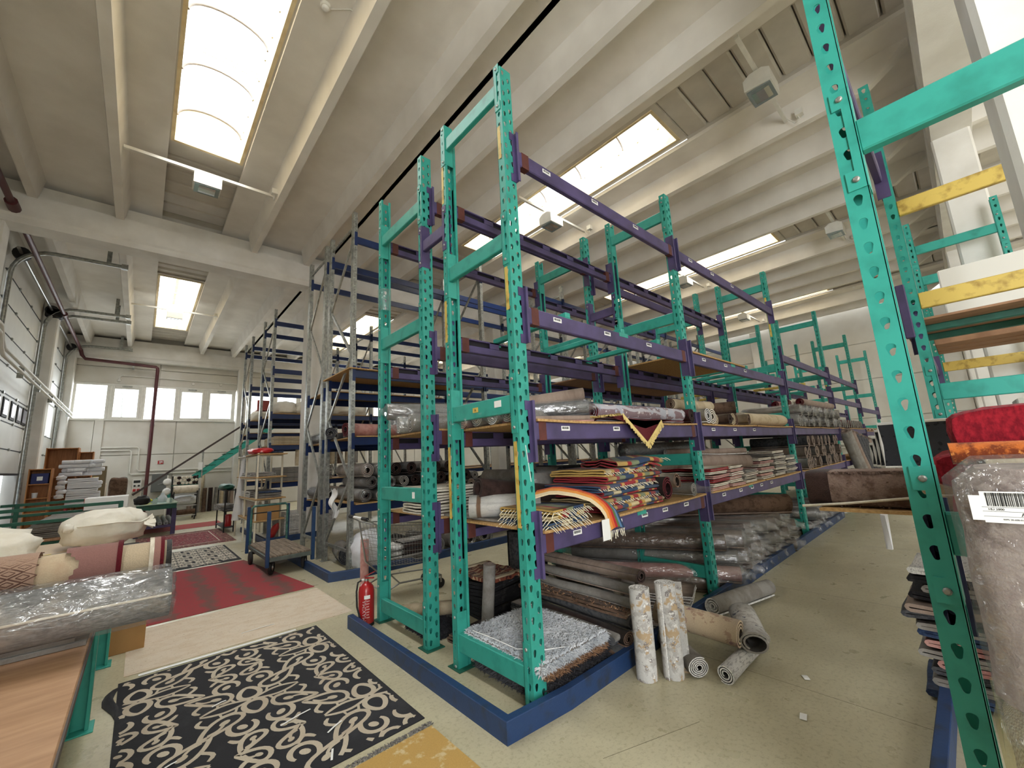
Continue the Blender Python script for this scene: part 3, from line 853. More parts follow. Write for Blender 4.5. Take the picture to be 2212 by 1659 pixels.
# ---- aisle-side row
r1 = thing('pallet_rack', 'teal and purple pallet rack row, aisle side, nearest corner of the kerb', 'rack', (0, 0, 0), 0, 'teal pallet rack rows')
r2 = thing('pallet_rack', 'teal and purple pallet rack row standing behind the corner row, extinguisher beside it', 'rack', (0, 0, 0), 0, 'teal pallet rack rows')
r3 = thing('pallet_rack', 'teal pallet rack row at the right edge beside the white columns', 'rack', (0, 0, 0), 0, 'teal pallet rack rows')
for i, x in enumerate(FX):
    green_post(r1, x, 2.145, -1)
    green_post(r1, x, 3.075, 1)
    green_post(r2, x, 3.47, -1)
    green_post(r2, x, 4.526, 1, 460 if i in (2, 4) else 495)
    for z in ((0.2, 2.03, 3.34, 4.72), (0.25, 1.5, 3.24, 4.62), (0.22, 2.1, 3.0, 4.6), (0.25, 2.0, 3.2, 4.6), (0.25, 2.0, 3.2, 4.6), (0.25, 2.0, 3.2, 4.6))[i]:
        green_brace(r1, x, 2.22, 3.0, z)
    for z in ((0.17, 1.32, 3.02, 4.34), (0.25, 1.4, 3.3, 4.55), (0.2, 1.5, 3.2, 4.3), (0.25, 1.5, 3.2, 4.5), (0.2, 1.5, 3.2, 4.3), (0.2, 1.5, 3.2, 4.5))[i]:
        green_brace(r2, x, 3.545, 4.45, z)
green_brace(r1, 2.0, 3.075, 3.47, 3.84, M_PURPLE, 0.12, 0.46)
green_brace(r1, 4.8, 3.075, 3.47, 3.6, M_PURPLE, 0.12, 0.46)
LV1 = [[4.075, 2.71, 1.82, 1.03], [4.075, 2.71, 1.82, 1.03], [3.2, 2.71, 1.82, 1.03], [3.2, 2.6, 1.82, 1.03], [2.5, 1.75, 1.0]]
LV2 = [[4.33, 2.71, 1.86, 1.03], [4.2, 2.71, 1.86, 1.03], [2.71, 1.86, 1.03], [3.0, 1.86, 1.03], [2.5, 1.86, 1.0]]
for i in range(5):
    a, b = FX[i] + 0.12, FX[i + 1]
    for k, z in enumerate(LV1[i]):
        bm = purple_beam(r1, a, b, 2.145, -1, z, marks=(i == 0))
        if i < 2:
            yf = 2.145 - 0.03
            shelf_tags(bm, yf, z + 0.02, [a + 0.3, a + 1.0, a + 1.75] if k != 3 else [a + 0.35, a + 0.9, a + 1.32, a + 1.7, a + 2.15], -1)
            if k in (1, 3):
                part('colour_tag', MB().box(a + 1.25, a + 1.4, yf - 0.003, yf, z + 0.03, z + 0.07), M_GREEN, bm)
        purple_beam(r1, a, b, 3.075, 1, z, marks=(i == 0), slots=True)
    for z in LV2[i]:
        purple_beam(r2, a, b, 3.47, -1, z, marks=(i == 0))
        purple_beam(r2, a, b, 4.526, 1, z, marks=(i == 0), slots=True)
    # decking
    for z, dz in ((LV1[i][-2], 0), (LV1[i][-1], 0)):
        n = 2 if b - a > 3 else 2
        for j in range(n):
            board(r1, a + 0.02 + (b - a) * j / n, a + (b - a) * (j + 1) / n - 0.02, 2.09, 3.1, z + 0.07, sag=0.01)
    for z in LV2[i][-2:]:
        for j in range(2):
            board(r2, a + 0.02 + (b - a) * j / 2, a + (b - a) * (j + 1) / 2 - 0.02, 3.44, 4.54, z + 0.07, sag=0.01)
board(r1, 4.95, 6.7, 2.1, 3.1, 2.78)
board(r2, 5.0, 8.6, 3.44, 4.54, 2.78, mt=M_PLY)
def cross_bar(parent, x, y0, y1, z, mt):
    o = part('cross_bar', MB().bbox(x - 0.03, x + 0.03, y0, y1, z, z + 0.05, 0.006).box(x - 0.05, x + 0.05, y0, y0 + 0.03, z - 0.03, z).box(x - 0.05, x + 0.05, y1 - 0.03, y1, z - 0.03, z), mt, parent)
for x in (2.62, 3.45, 4.15): cross_bar(r1, x, 2.12, 3.1, 2.78, M_GREEN)
for x in (6.85, 7.3, 7.8, 8.2): cross_bar(r1, x, 2.12, 3.1, 2.78, M_GREEN)
for x in (9.3, 10.2, 11.0, 11.8): cross_bar(r1, x, 2.12, 3.1, 2.78, M_GREEN if x != 10.2 else M_YELLOW)
for x in (9.6, 10.6): cross_bar(r2, x, 3.44, 4.5, 2.78, M_YELLOW)
# worn yellow paint on some uprights
for x, yf, z0, z1, ax in ((2.0, 2.19, 1.15, 1.75, 'x'), (2.0, 2.19, 2.75, 3.1, 'x'), (2.0, 2.19, 4.05, 4.35, 'x'), (2.0, 3.05, 1.15, 1.75, 'x'), (2.0, 3.05, 2.7, 3.1, 'x'), (2.0, 3.05, 4.1, 4.5, 'x'), (8.68, 2.19, 3.6, 4.4, 'x'), (12.58, 2.19, 2.3, 3.0, 'x')):
    part('yellow_mark', MB().box(x - 0.002, x, yf - 0.012, yf + 0.022, z0, z1), M_YELLOW, r1, label='worn yellow paint mark')
part('paint_scrape', MB().bar((2.05, 2.143, 1.72), (2.085, 2.143, 1.46), 0.008, 0.003), M_WHITE, r1, label='white tape scrap')
t = part('frame_tag', MB().box(1.997, 2.0, 2.62, 2.69, 2.01, 2.05), M_YELLOW, r1, label='cream tag lettered A')
l = link('letter', text_mesh('A', 0.03, 0.0005, 'CENTER'), t, (1.9965, 2.655, 2.02), (PI / 2, 0, -PI / 2))
l.data.materials.append(M_BLACK)
part('frame_label', MB().box(1.997, 2.0, 2.33, 2.41, 2.02, 2.07), M_WHITE, r1)
part('frame_label', MB().box(1.997, 2.0, 3.68, 3.73, 1.29, 1.35), M_WHITE, r2)
# stretch film wound round the second row's end post
part('film_band', MB().lathe([(0.075, 3.45), (0.08, 3.6), (0.078, 3.72)], 12, (2.06, 4.49, 0)), M_FILM, r2)
# ---- right-hand row
for i, x in enumerate(FX[:4]):
    green_post(r3, x, 0.178, 1)
    if i: green_post(r3, x, -0.8, -1)
for x, z, mt in ((2.0, 2.82, M_GREEN), (2.0, 1.32, M_GREEN), (4.8, 3.62, M_YELLOW), (4.8, 2.76, M_YELLOW), (4.8, 1.98, M_GREEN), (4.8, 0.3, M_GREEN), (8.68, 4.45, M_GREEN), (8.68, 3.95, M_GREEN), (8.68, 3.3, M_GREEN), (8.68, 2.6, M_YELLOW), (12.58, 3.5, M_GREEN), (12.58, 2.5, M_GREEN)):
    green_brace(r3, x, -0.725, 0.103, z, mt)
for i in range(3):
    a, b = FX[i] + 0.12, FX[i + 1]
    for z in ((3.98, 1.2), (2.55, 1.1), (2.5, 1.1))[i]:
        purple_beam(r3, a, b, 0.178 if z > 1.3 else 0.15, 1, z, lip=0.03 if z > 1.3 else 0.012)
        if i: purple_beam(r3, a, b, -0.8, -1, z)
part('bracket', MB().bbox(4.74, 4.79, 0.17, 0.23, 2.45, 2.92, 0.006), M_PURPLE, r3)
board(r3, 4.95, 6.0, -0.8, 0.26, 2.62, mt=M_PLY)
for x in (5.25, 5.75): part('cross_bar', MB().bbox(x - 0.03, x + 0.03, -0.78, 0.2, 2.56, 2.62, 0.006), M_TEAL, r3)
for k, x in enumerate((6.6, 6.9, 7.2)): part('shelf_board', MB().bbox(x, x + 0.26, -0.75, 0.1, 2.63, 2.7, 0.006), M_PLY, r3)
# ---- kerbs
M_ = M_KERB
kb = thing('guard_kerb', 'blue painted steel kerb round the teal racks, corner nearest', 'kerb', (0, 0, 0), 0, 'blue guard kerbs')
def kerb_run(parent, pts, w=0.06, h=0.125):
    """mitred kerb, one bar per straight; the inside lies to the left of the run"""
    P = [Vector((a, b, 0)) for a, b in pts]
    n = len(P)
    ds = [(P[i + 1] - P[i]).normalized() for i in range(n - 1)]
    def off(i, s_):
        ns = [Vector((-d.y, d.x, 0)) for d in (ds[max(i - 1, 0)], ds[min(i, n - 2)])]
        m = (ns[0] + ns[1]).normalized()
        return P[i] + m * (s_ / max(0.3, m.dot(ns[0])))
    for i in range(n - 1):
        vs = []
        for e in (i, i + 1):
            for s_, z in ((0, 0), (0, h - 0.004), (0.004, h), (w - 0.004, h), (w, h - 0.004), (w, 0)):
                q = off(e, s_)
                vs.append((q.x, q.y, z))
        fs = [(k, (k + 1) % 6, 6 + (k + 1) % 6, 6 + k) for k in range(6)] + [tuple(range(6))[::-1], tuple(range(6, 12))]
        part('kerb_bar', MB().add(vs, fs), M_, parent)
kerb_run(kb, [(1.7, 4.56), (1.7, 2.07), (2.22, 2.02), (11.2, 2.05)])
kb2 = thing('guard_kerb', 'blue kerb round the foot of the nearest galvanised rack, beside the trolley', 'kerb', (0, 0, 0), 0, 'blue guard kerbs')
kerb_run(kb2, [(2.12, 9.4), (2.12, 6.45), (2.6, 6.3), (20.0, 6.3)])
kb3 = thing('guard_kerb', 'blue kerb round the galvanised rack behind the white tube shelf', 'kerb', (0, 0, 0), 0, 'blue guard kerbs')
kerb_run(kb3, [(2.14, 13.6), (2.14, 10.75), (2.3, 10.6)]) if False else kerb_run(kb3, [(2.14, 13.6), (2.14, 10.74), (3.4, 10.74)])
kb4 = thing('guard_kerb', 'dark blue kerb at the foot of the right hand rack, bottom right', 'kerb', (0, 0, 0), 0, 'blue guard kerbs')
kerb_run(kb4, [(3.75, 0.38), (1.6, 0.38)])
# ---- galvanised racks
SQ = [(0.0075 * math.cos(2 * PI * i / 8 + PI / 8), 0.0075 * math.sin(2 * PI * i / 8 + PI / 8)) for i in range(8)]
def zinc_upright_mesh(H=6.12):
    """web faces -x with two rows of round holes, flanges along y sides with one row"""
    mb = MB()
    W, D, p = 0.1, 0.07, 0.05
    n = int(H / p)
    Z = (0, 0, 1)
    for i in range(n):
        zc = p * (i + 0.5)
        hole_cell(mb, (0, W * 0.75 - W / 2 + W / 2 - W / 2 + 0.0, zc), (0, -1, 0), Z, W / 2, p, SQ)
        hole_cell(mb, (0, -W * 0.25, zc), (0, -1, 0), Z, W / 2, p, SQ)
        hole_cell(mb, (D / 2, -W / 2, zc), (1, 0, 0), Z, D, p, SQ)
        hole_cell(mb, (D / 2, W / 2, zc), (-1, 0, 0), Z, D, p, SQ)
    top = n * p
    for y0, y1 in ((-W / 2, -W / 2 + 0.02), (W / 2 - 0.02, W / 2)):
        mb.box(D - 0.002, D, y0, y1, 0, top)
    mb.box(-0.003, 0.0, -0.008, 0.008, 0, top)
    return mb.mesh('upright', M_ZINC)
ZUP = zinc_upright_mesh()
ZFOOT = MB().bbox(-0.03, 0.1, -0.07, 0.07, 0, 0.006, 0.002).mesh('base_plate', M_ZINC)
def zinc_frame(parent, x, y0, y1, H=6.12):
    for y in (y0, y1):
        o = part('upright', ZUP, None, parent, (x, y, 0.006))
        part('base_plate', ZFOOT, None, o, (0, 0, -0.006))
    a, b = y0 + 0.05, y1 - 0.05
    part('brace', MB().bar((x + 0.035, a, 0.3), (x + 0.035, b, 0.3), 0.03, 0.045), M_ZINC, parent)
    part('brace', MB().bar((x + 0.035, a, 5.85), (x + 0.035, b, 5.85), 0.03, 0.045), M_ZINC, parent)
    z, s = 0.35, 0
    while z < 5.5:
        z2 = min(z + 1.05, 5.8)
        part('brace', MB().bar((x + 0.035, a if s else b, z), (x + 0.035, b if s else a, z2), 0.03, 0.045), M_ZINC, parent)
        z, s = z2, 1 - s
def blue_beam(parent, x0, x1, y, z, h=0.13, conn=0.26):
    o = part('beam', MB().bbox(x0, x1, y - 0.025, y + 0.025, z - h / 2, z + h / 2, 0.006), M_BLUE, parent)
    for xe, d in ((x0, -1), (x1, 1)):
        xa, xb = (xe - 0.004, xe) if d < 0 else (xe, xe + 0.004)
        part('connector', MB().box(xa, xb, y - 0.05, y + 0.03, z - conn / 2, z + conn / 2).box(min(xe - d * 0.0, xe + d * 0.05), max(xe, xe + d * 0.05), y - 0.055, y - 0.05, z - conn / 2, z + conn / 2), M_BLUE, o)
    return o
ZX = [2.5, 5.3, 8.1, 10.9, 13.7, 16.5, 19.3]
zr = []
for lab, y0, y1, lv in (('galvanised steel rack row beside the trolley, blue beams', 6.76, 7.93, (5.6, 3.15, 2.02, 0.94)), ('galvanised steel rack row standing back to back behind the trolley row', 8.24, 9.27, (5.62, 3.0, 2.0, 0.9)),
                       ('galvanised rack row behind the white tube shelf, sacks on it', 12.63, 13.94, (5.7, 4.32, 3.05, 2.2, 1.2)), ('galvanised rack row farthest back, next to the stairs', 15.76, 17.02, (5.7, 4.32, 3.15, 2.75, 1.2))):
    t = thing('galvanised_rack', lab, 'rack', (0, 0, 0), 0, 'galvanised rack rows')
    zr.append(t)
    for i, x in enumerate(ZX):
        zinc_frame(t, x, y0, y1)
    for a, b in zip(ZX, ZX[1:]):
        for k, z in enumerate(lv):
            for yb in (y0, y1):
                blue_beam(t, a + 0.07, b, yb, z)
            if k >= len(lv) - (2 if y0 < 10 else 3):
                board(t, a + 0.1, b - 0.02, y0 - 0.06, y1 + 0.06, z + 0.066)
board(zr[0], 2.45, 5.2, 6.66, 8.0, 3.22)
board(zr[1], 2.6, 5.2, 8.2, 9.3, 3.07)
# ================================================================== RUG MATERIALS AND BUILDERS
def rugmat(name, base, layers=(), bump=0.5, bscale=160.0, rough=0.95, sheen=0.3):
    """woven rug: base colour, each layer = (kind, scale, lo, hi, colour, stretch) laid over it by a procedural mask"""
    mt = bpy.data.materials.new(name)
    mt.use_nodes = True
    nt = mt.node_tree
    L = nt.links.new
    b = nt.nodes['Principled BSDF']
    b.inputs['Roughness'].default_value = rough
    b.inputs['Specular IOR Level'].default_value = 0.15
    b.inputs['Sheen Weight'].default_value = sheen * 0.3
    tc = nt.nodes.new('ShaderNodeTexCoord')
    fine = nt.nodes.new('ShaderNodeTexNoise')
    fine.inputs['Scale'].default_value = bscale
    fine.inputs['Detail'].default_value = 2
    L(tc.outputs['Object'], fine.inputs['Vector'])
    cur = None
    def mixc(fac, a, c):
        mx = nt.nodes.new('ShaderNodeMix')
        mx.data_type = 'RGBA'
        L(fac, mx.inputs[0])
        if isinstance(a, tuple): mx.inputs[6].default_value = a
        else: L(a, mx.inputs[6])
        mx.inputs[7].default_value = c
        return mx.outputs[2]
    cur = mixc(fine.outputs['Fac'], tuple(c * 0.8 for c in base[:3]) + (1,), tuple(min(1, c * 1.15) for c in base[:3]) + (1,))
    for kind, sc, lo, hi, col, st in layers:
        mp = nt.nodes.new('ShaderNodeMapping')
        mp.inputs['Scale'].default_value = st or (1, 1, 1)
        L(tc.outputs['Object'], mp.inputs['Vector'])
        if kind == 'noise':
            t = nt.nodes.new('ShaderNodeTexNoise')
            t.inputs['Detail'].default_value = 6
            t.inputs['Roughness'].default_value = 0.65
            o = t.outputs['Fac']
        elif kind == 'wave':
            t = nt.nodes.new('ShaderNodeTexWave')
            t.inputs['Distortion'].default_value = 0.3
            t.bands_direction = 'X'
            o = t.outputs['Fac']
        elif kind == 'wavy':
            t = nt.nodes.new('ShaderNodeTexWave')
            t.inputs['Distortion'].default_value = 3.5
            t.inputs['Detail'].default_value = 5
            t.inputs['Detail Scale'].default_value = 6
            o = t.outputs['Fac']
        elif kind == 'ring':
            t = nt.nodes.new('ShaderNodeTexWave')
            t.wave_type = 'RINGS'
            t.inputs['Distortion'].default_value = 4
            o = t.outputs['Fac']
        elif kind == 'cell':
            t = nt.nodes.new('ShaderNodeTexVoronoi')
            t.distance = 'MANHATTAN'
            o = t.outputs['Distance']
        elif kind == 'check':
            t = nt.nodes.new('ShaderNodeTexChecker')
            o = t.outputs['Fac']
        t.inputs['Scale'].default_value = sc
        L(mp.outputs['Vector'], t.inputs['Vector'])
        rp_ = nt.nodes.new('ShaderNodeMapRange')
        rp_.inputs['From Min'].default_value = lo
        rp_.inputs['From Max'].default_value = hi
        L(o, rp_.inputs['Value'])
        cur = mixc(rp_.outputs['Result'], cur, col)
    L(cur, b.inputs['Base Color'])
    bp = nt.nodes.new('ShaderNodeBump')
    bp.inputs['Strength'].default_value = bump
    bp.inputs['Distance'].default_value = 0.004
    L(fine.outputs['Fac'], bp.inputs['Height'])
    L(bp.outputs['Normal'], b.inputs['Normal'])
    return mt
c = srgb
R_GREY = rugmat('grey_rug_back', c(150, 146, 140), [('noise', 6, 0.45, 0.6, c(130, 124, 118), None)])
R_TAUPE = rugmat('taupe_rug_back', c(156, 138, 126), [('noise', 5, 0.4, 0.7, c(136, 118, 106), (4, 1, 1))])
R_DKGREY = rugmat('charcoal_rug', c(92, 92, 94), [('noise', 30, 0.45, 0.6, c(62, 64, 70), None)])
R_BLACK = rugmat('black_rug', c(34, 33, 35), [('noise', 9, 0.55, 0.65, c(58, 56, 56), None)])
R_BEIGE = rugmat('beige_rug', c(200, 184, 156), [('noise', 7, 0.45, 0.6, c(178, 160, 132), None)])
R_CREAM = rugmat('cream_rug', c(222, 214, 198), [('noise', 9, 0.5, 0.6, c(200, 190, 172), None)])
R_WHITE = rugmat('white_flecked_rug', c(216, 214, 210), [('noise', 24, 0.52, 0.6, c(160, 158, 156), (1, 4, 4))])
R_BROWN = rugmat('brown_rug', c(118, 94, 78), [('noise', 12, 0.45, 0.6, c(88, 68, 56), None)])
R_DKBROWN = rugmat('dark_brown_rug', c(62, 46, 42), [('noise', 12, 0.45, 0.65, c(40, 30, 28), None)])
R_PINK = rugmat('dusty_pink_rug', c(196, 150, 142), [('noise', 10, 0.45, 0.6, c(176, 124, 120), None)])
R_RED = rugmat('red_rug', c(150, 36, 44), [('noise', 10, 0.45, 0.65, c(112, 24, 34), None)])
R_MAROON = rugmat('maroon_rug', c(92, 26, 34), [('noise', 8, 0.5, 0.6, c(60, 18, 24), None)])
R_BLUE = rugmat('denim_blue_rug', c(66, 84, 116), [('noise', 14, 0.45, 0.6, c(44, 56, 84), None)])
R_ORANGE = rugmat('orange_mottled_rug', c(176, 96, 42), [('noise', 16, 0.46, 0.56, c(106, 48, 24), None), ('noise', 40, 0.58, 0.7, c(206, 134, 70), None)])
R_MARBLE = rugmat('marbled_rug', c(192, 190, 186), [('noise', 16, 0.5, 0.56, c(166, 162, 158), None), ('noise', 7, 0.53, 0.55, c(172, 150, 120), None), ('noise', 13, 0.58, 0.6, c(122, 116, 114), None), ('noise', 26, 0.6, 0.64, c(214, 212, 208), None)])
R_PERSIAN = rugmat('grey_mauve_scroll_rug', c(128, 108, 112), [('ring', 3.2, 0.75, 0.85, c(176, 172, 178), None), ('noise', 7, 0.53, 0.56, c(168, 170, 180), None), ('noise', 16, 0.6, 0.63, c(206, 200, 200), None)])
R_ROSE = rugmat('beige_rose_border_rug', c(206, 186, 158), [('noise', 14, 0.55, 0.58, c(178, 150, 128), None), ('noise', 9, 0.6, 0.63, c(150, 116, 116), None)])
R_NAVYB = rugmat('white_navy_scroll_rug', c(206, 204, 200), [('noise', 20, 0.52, 0.56, c(176, 172, 168), None), ('noise', 12, 0.6, 0.64, c(58, 66, 92), None)])
R_TERRA = rugmat('terracotta_persian_rug', c(140, 78, 60), [('ring', 5, 0.7, 0.8, c(196, 166, 128), None), ('noise', 11, 0.55, 0.58, c(84, 44, 40), None), ('noise', 20, 0.6, 0.63, c(206, 178, 140), None)])
R_GOLDBLK = rugmat('black_gold_shag', c(46, 48, 54), [('noise', 3, 0.55, 0.6, c(150, 120, 76), None), ('noise', 5, 0.58, 0.62, c(96, 102, 112), None)])
def kilim(name, cols):
    return rugmat(name, cols[0], [('wave', 2.2, 0.45, 0.5, cols[1], (1, 0, 0)), ('wave', 3.7, 0.62, 0.66, cols[2], (0, 1, 0)), ('check', 9, 0.9, 1, cols[3], (1, 0.35, 0))], bump=0.8, bscale=120)
R_K1 = rugmat('kilim_cream_stripes', c(206, 188, 146), [('wave', 0.6, 0.7, 0.73, c(58, 74, 100), None), ('wave', 0.9, 0.86, 0.88, c(156, 54, 52), None), ('wave', 1.4, 0.88, 0.92, c(190, 152, 78), None)], bump=0.8)
R_K2 = rugmat('kilim_red_navy', c(152, 48, 54), [('wave', 0.7, 0.62, 0.65, c(62, 72, 98), None), ('wave', 1.3, 0.9, 0.93, c(190, 150, 86), None)], bump=0.8)
R_K3 = rugmat('kilim_gold_blue', c(190, 156, 88), [('wave', 0.55, 0.66, 0.7, c(52, 70, 100), None), ('wave', 0.95, 0.82, 0.85, c(152, 50, 50), None), ('wave', 0.75, 0.88, 0.9, c(124, 132, 104), None)], bump=0.8)
R_K4 = rugmat('kilim_blue', c(56, 76, 104), [('wave', 0.8, 0.78, 0.8, c(200, 186, 150), None)], bump=0.8)
R_FRINGE = mat('cream_fringe_yarn', srgb(228, 220, 198), 0.95)
M_FOIL = mat('white_film_knot', srgb(206, 208, 210), 0.3, noise_amt=0.2, scale=30, coat=0.2)

def ribbon_poly(poly, th):
    """closed outline of a strip of thickness th along a 2-D polyline"""
    a, b = [], []
    n = len(poly)
    for i, (x, y) in enumerate(poly):
        x0, y0 = poly[max(i - 1, 0)]
        x1, y1 = poly[min(i + 1, n - 1)]
        dx, dy = x1 - x0, y1 - y0
        l = math.hypot(dx, dy) or 1
        nx, ny = -dy / l * th / 2, dx / l * th / 2
        a.append((x + nx, y + ny))
        b.append((x - nx, y - ny))
    return a, b
def strip_mesh(name, poly, th, L, m0, m1, nseg=4, jit=0.0, seed=0, smooth=True, bind=None):
    """2-D polyline (y, z) thickened and extruded along x; m0 = one face (and edges), m1 = the other"""
    a, b = ribbon_poly(poly, th)
    n = len(poly)
    vs, fs, mi = [], [], []
    for k in range(nseg + 1):
        x = L * k / nseg
        for (u, v) in a + b:
            d = noise.noise_vector(Vector((x * 3 + seed * 7.3, u * 5, v * 5 + seed))) * jit if jit else (0, 0, 0)
            vs.append((x + (0 if 0 < k < nseg else d[0]), u + d[1], v + d[2]))
    N = 2 * n
    for k in range(nseg):
        o, q = k * N, (k + 1) * N
        for i in range(n - 1):
            fs.append((o + i, o + i + 1, q + i + 1, q + i))
            mi.append(0)
            fs.append((o + n + i, q + n + i, q + n + i + 1, o + n + i + 1))
            mi.append(1)
        for i in (0, n - 1):
            fs.append((o + i, q + i, q + n + i, o + n + i))
            mi.append(2)
    for o in (0, nseg * N):
        for i in range(n - 1):
            fs.append((o + i, o + i + 1, o + n + i + 1, o + n + i))
            mi.append(2)
    me = bpy.data.meshes.new(name)
    me.from_pydata(vs, [], fs)
    me.materials.append(m0)
    me.materials.append(m1)
    me.materials.append(bind or m1)
    me.polygons.foreach_set('material_index', mi)
    me.polygons.foreach_set('use_smooth', [smooth and x < 2 for x in mi])
    me.update()
    return me
def roll_mesh(L, R, turns=3, m0=None, m1=None, th=None, squash=1.0, jit=0.01, seed=0, seg=16, flap=0.0, bind=None):
    """rug rolled up along x: spiral cross-section, rests on z=0"""
    th = th or min(0.014, R / (turns + 0.6) * 0.5)
    r0 = max(0.016, R - turns * th * 1.9)
    n = int(seg * turns) + 1
    poly = []
    for i in range(n):
        t = 2 * PI * turns * i / (n - 1)
        r = r0 + (R - th / 2 - r0) * i / (n - 1)
        poly.append((r * math.cos(t - PI * 0.3), R * squash + r * math.sin(t - PI * 0.3) * squash))
    if flap: poly.append((poly[-1][0] - flap * 0.3, poly[-1][1] - flap))
    return strip_mesh('rolled_rug', poly[::-1], th, L, m0, m1 or m0, max(3, int(L / 0.35)), jit, seed, bind=bind)
def fold_mesh(W, D, layers, m0, m1, th=0.012, pitch=None, jit=0.008, seed=0, bind=None):
    """rug folded in zig-zag layers: W along x, D along y, folds round at y=0 and y=D"""
    p = pitch or th * 1.9
    poly = []
    rs = random.Random(seed)
    for k in range(layers):
        z = th / 2 + k * p
        ya, yb = rs.uniform(0, 0.02), D - rs.uniform(0, 0.02)
        pts = [(ya + (yb - ya) * i / 5, z + 0.003 * math.sin(i * 1.7 + seed + k)) for i in range(6)]
        if k % 2: pts = pts[::-1]
        poly += pts
        if k < layers - 1:
            yc = pts[-1][0]
            s_ = 1 if k % 2 == 0 else -1
            for j in range(1, 4):
                t = PI * j / 4
                poly.append((yc + s_ * math.sin(t) * p * 0.7, z + p / 2 - math.cos(t) * p / 2))
    return strip_mesh('folded_rug', poly, th, W, m0, m1, 3, jit, seed, bind=bind)
def orient(p0, p1):
    p0, p1 = Vector(p0), Vector(p1)
    d = p1 - p0
    return p0, d.length, (0, -math.atan2(d.z, math.hypot(d.x, d.y)), math.atan2(d.y, d.x))
NOUSE = {}
def film_mesh(L, R, seed=0, tail=0.1, both=True):
    """clear film sleeve round a roll, bunched into a crumpled tail at the ends"""
    mb = MB()
    rs = random.Random(seed)
    prof = [(-tail, R * 0.55), (-tail * 0.75, R * 0.4), (-tail * 0.35, R * 0.5), (-0.015, R * 0.95), (0.02, R * 1.05)]
    k = max(2, int(L / 0.3))
    prof += [(0.02 + (L - 0.04) * i / k, R * rs.uniform(1.02, 1.06)) for i in range(1, k)]
    end = [(L - 0.02, R * 1.05), (L + 0.015, R * 0.95), (L + tail * 0.35, R * 0.5), (L + tail * 0.75, R * 0.4), (L + tail, R * 0.6)]
    prof += end if both else [(L, R * 1.04)]
    n = 14
    vs, fs = [], []
    for i, (x, r) in enumerate(prof):
        amp = 0.35 if r < R * 0.9 else 0.03
        for j in range(n):
            t = 2 * PI * j / n
            q = r * (1 + rs.uniform(-amp, amp))
            vs.append((x + rs.uniform(-1, 1) * (0.02 if r < R * 0.9 else 0.0), q * math.cos(t), R + q * math.sin(t)))
    for i in range(len(prof) - 1):
        for j in range(n):
            fs.append((i * n + j, i * n + (j + 1) % n, (i + 1) * n + (j + 1) % n, (i + 1) * n + j))
    mb.add(vs, fs, True)
    return mb.mesh('packing_film', M_FILM)
def rolled(label, p0, p1, R, m0, m1=None, turns=3, group=None, squash=1.0, film=False, seed=None, tail=0.1, cat='rug', flap=0.0, bind=None, jit=0.01, name='rolled_rug'):
    """p0 = foot of the end in view, p1 = foot of the far end (both on the surface the roll lies on)"""
    global SEED
    SEED += 1
    sd = SEED if seed is None else seed
    loc, L, rt_ = orient(p0, p1)
    me = roll_mesh(L, R, turns, m0, m1, squash=squash, jit=jit, seed=sd, flap=flap, bind=bind)
    o = tag(link(name, me, None, loc, rt_), label, cat, group)
    if film: part('packing_film', film_mesh(L, R, sd, tail), None, o)
    return o
SEED = 0
def folded(label, x0, y0, z0, W, D, layers, m0, m1=None, th=0.012, rz=0.0, group=None, pitch=None, jit=0.008, cat='rug', bind=None):
    global SEED
    SEED += 1
    me = fold_mesh(W, D, layers, m0, m1 or m0, th, pitch, jit, SEED, bind)
    return tag(link('folded_rug', me, None, (x0, y0, z0), (0, 0, rz)), label, cat, group)
def pile_blades(pts_fn, n, ln, mt, parent, seed=1, name='pile', wid=0.004, droop=0.6):
    """shag pile: thousands of little bent yarn blades as real geometry"""
    rs = random.Random(seed)
    vs, fs = [], []
    for i in range(n):
        p, nr = pts_fn(rs.random(), rs.random(), rs)
        a = rs.uniform(0, 2 * PI)
        l = ln * rs.uniform(0.6, 1.2)
        d = (Vector(nr) + Vector((math.cos(a), math.sin(a), rs.uniform(-0.3, 0.2))) * droop).normalized()
        s_ = d.cross(Vector((math.cos(a + 1.3), math.sin(a + 1.3), 0.3))).normalized() * wid
        p = Vector(p)
        k = len(vs)
        m_ = p + d * l * 0.55
        t = p + d * l * 0.85 - Vector((0, 0, l * 0.25)) + Vector((math.cos(a), math.sin(a), 0)) * l * 0.3
        vs += [p - s_, p + s_, m_ + s_ * 0.8, m_ - s_ * 0.8, t]
        fs += [(k, k + 1, k + 2, k + 3), (k + 3, k + 2, k + 4)]
    mb = MB()
    mb.add(vs, fs)
    return part(name, mb, mt, parent, kind='stuff')
def lump(mb, rx, ry_, rz_, seed, amp=0.06, p=2.6, nu=20, nv=12, base=True):
    """rounded, wrinkled bundle (superellipsoid) sitting on z=0"""
    vs, fs = [], []
    sp = lambda v, e: math.copysign(abs(v) ** e, v)
    e = 2 / p
    for i in range(nv + 1):
        ph = -PI / 2 + PI * i / nv
        for j in range(nu):
            t = 2 * PI * j / nu
            x, y, z = sp(math.cos(ph), e) * sp(math.cos(t), e), sp(math.cos(ph), e) * sp(math.sin(t), e), sp(math.sin(ph), e)
            d = 1 + noise.noise(Vector((x * 2.3 + seed, y * 2.3, z * 2.3 - seed))) * amp * 2 + noise.noise(Vector((x * 7 + seed, y * 7, z * 7))) * amp
            zz = z * d
            if base: zz = max(zz, -0.97)
            vs.append((x * rx * d, y * ry_ * d, rz_ + zz * rz_))
    for i in range(nv):
        for j in range(nu):
            fs.append((i * nu + j, i * nu + (j + 1) % nu, (i + 1) * nu + (j + 1) % nu, (i + 1) * nu + j))
    return mb.add(vs, fs, True)
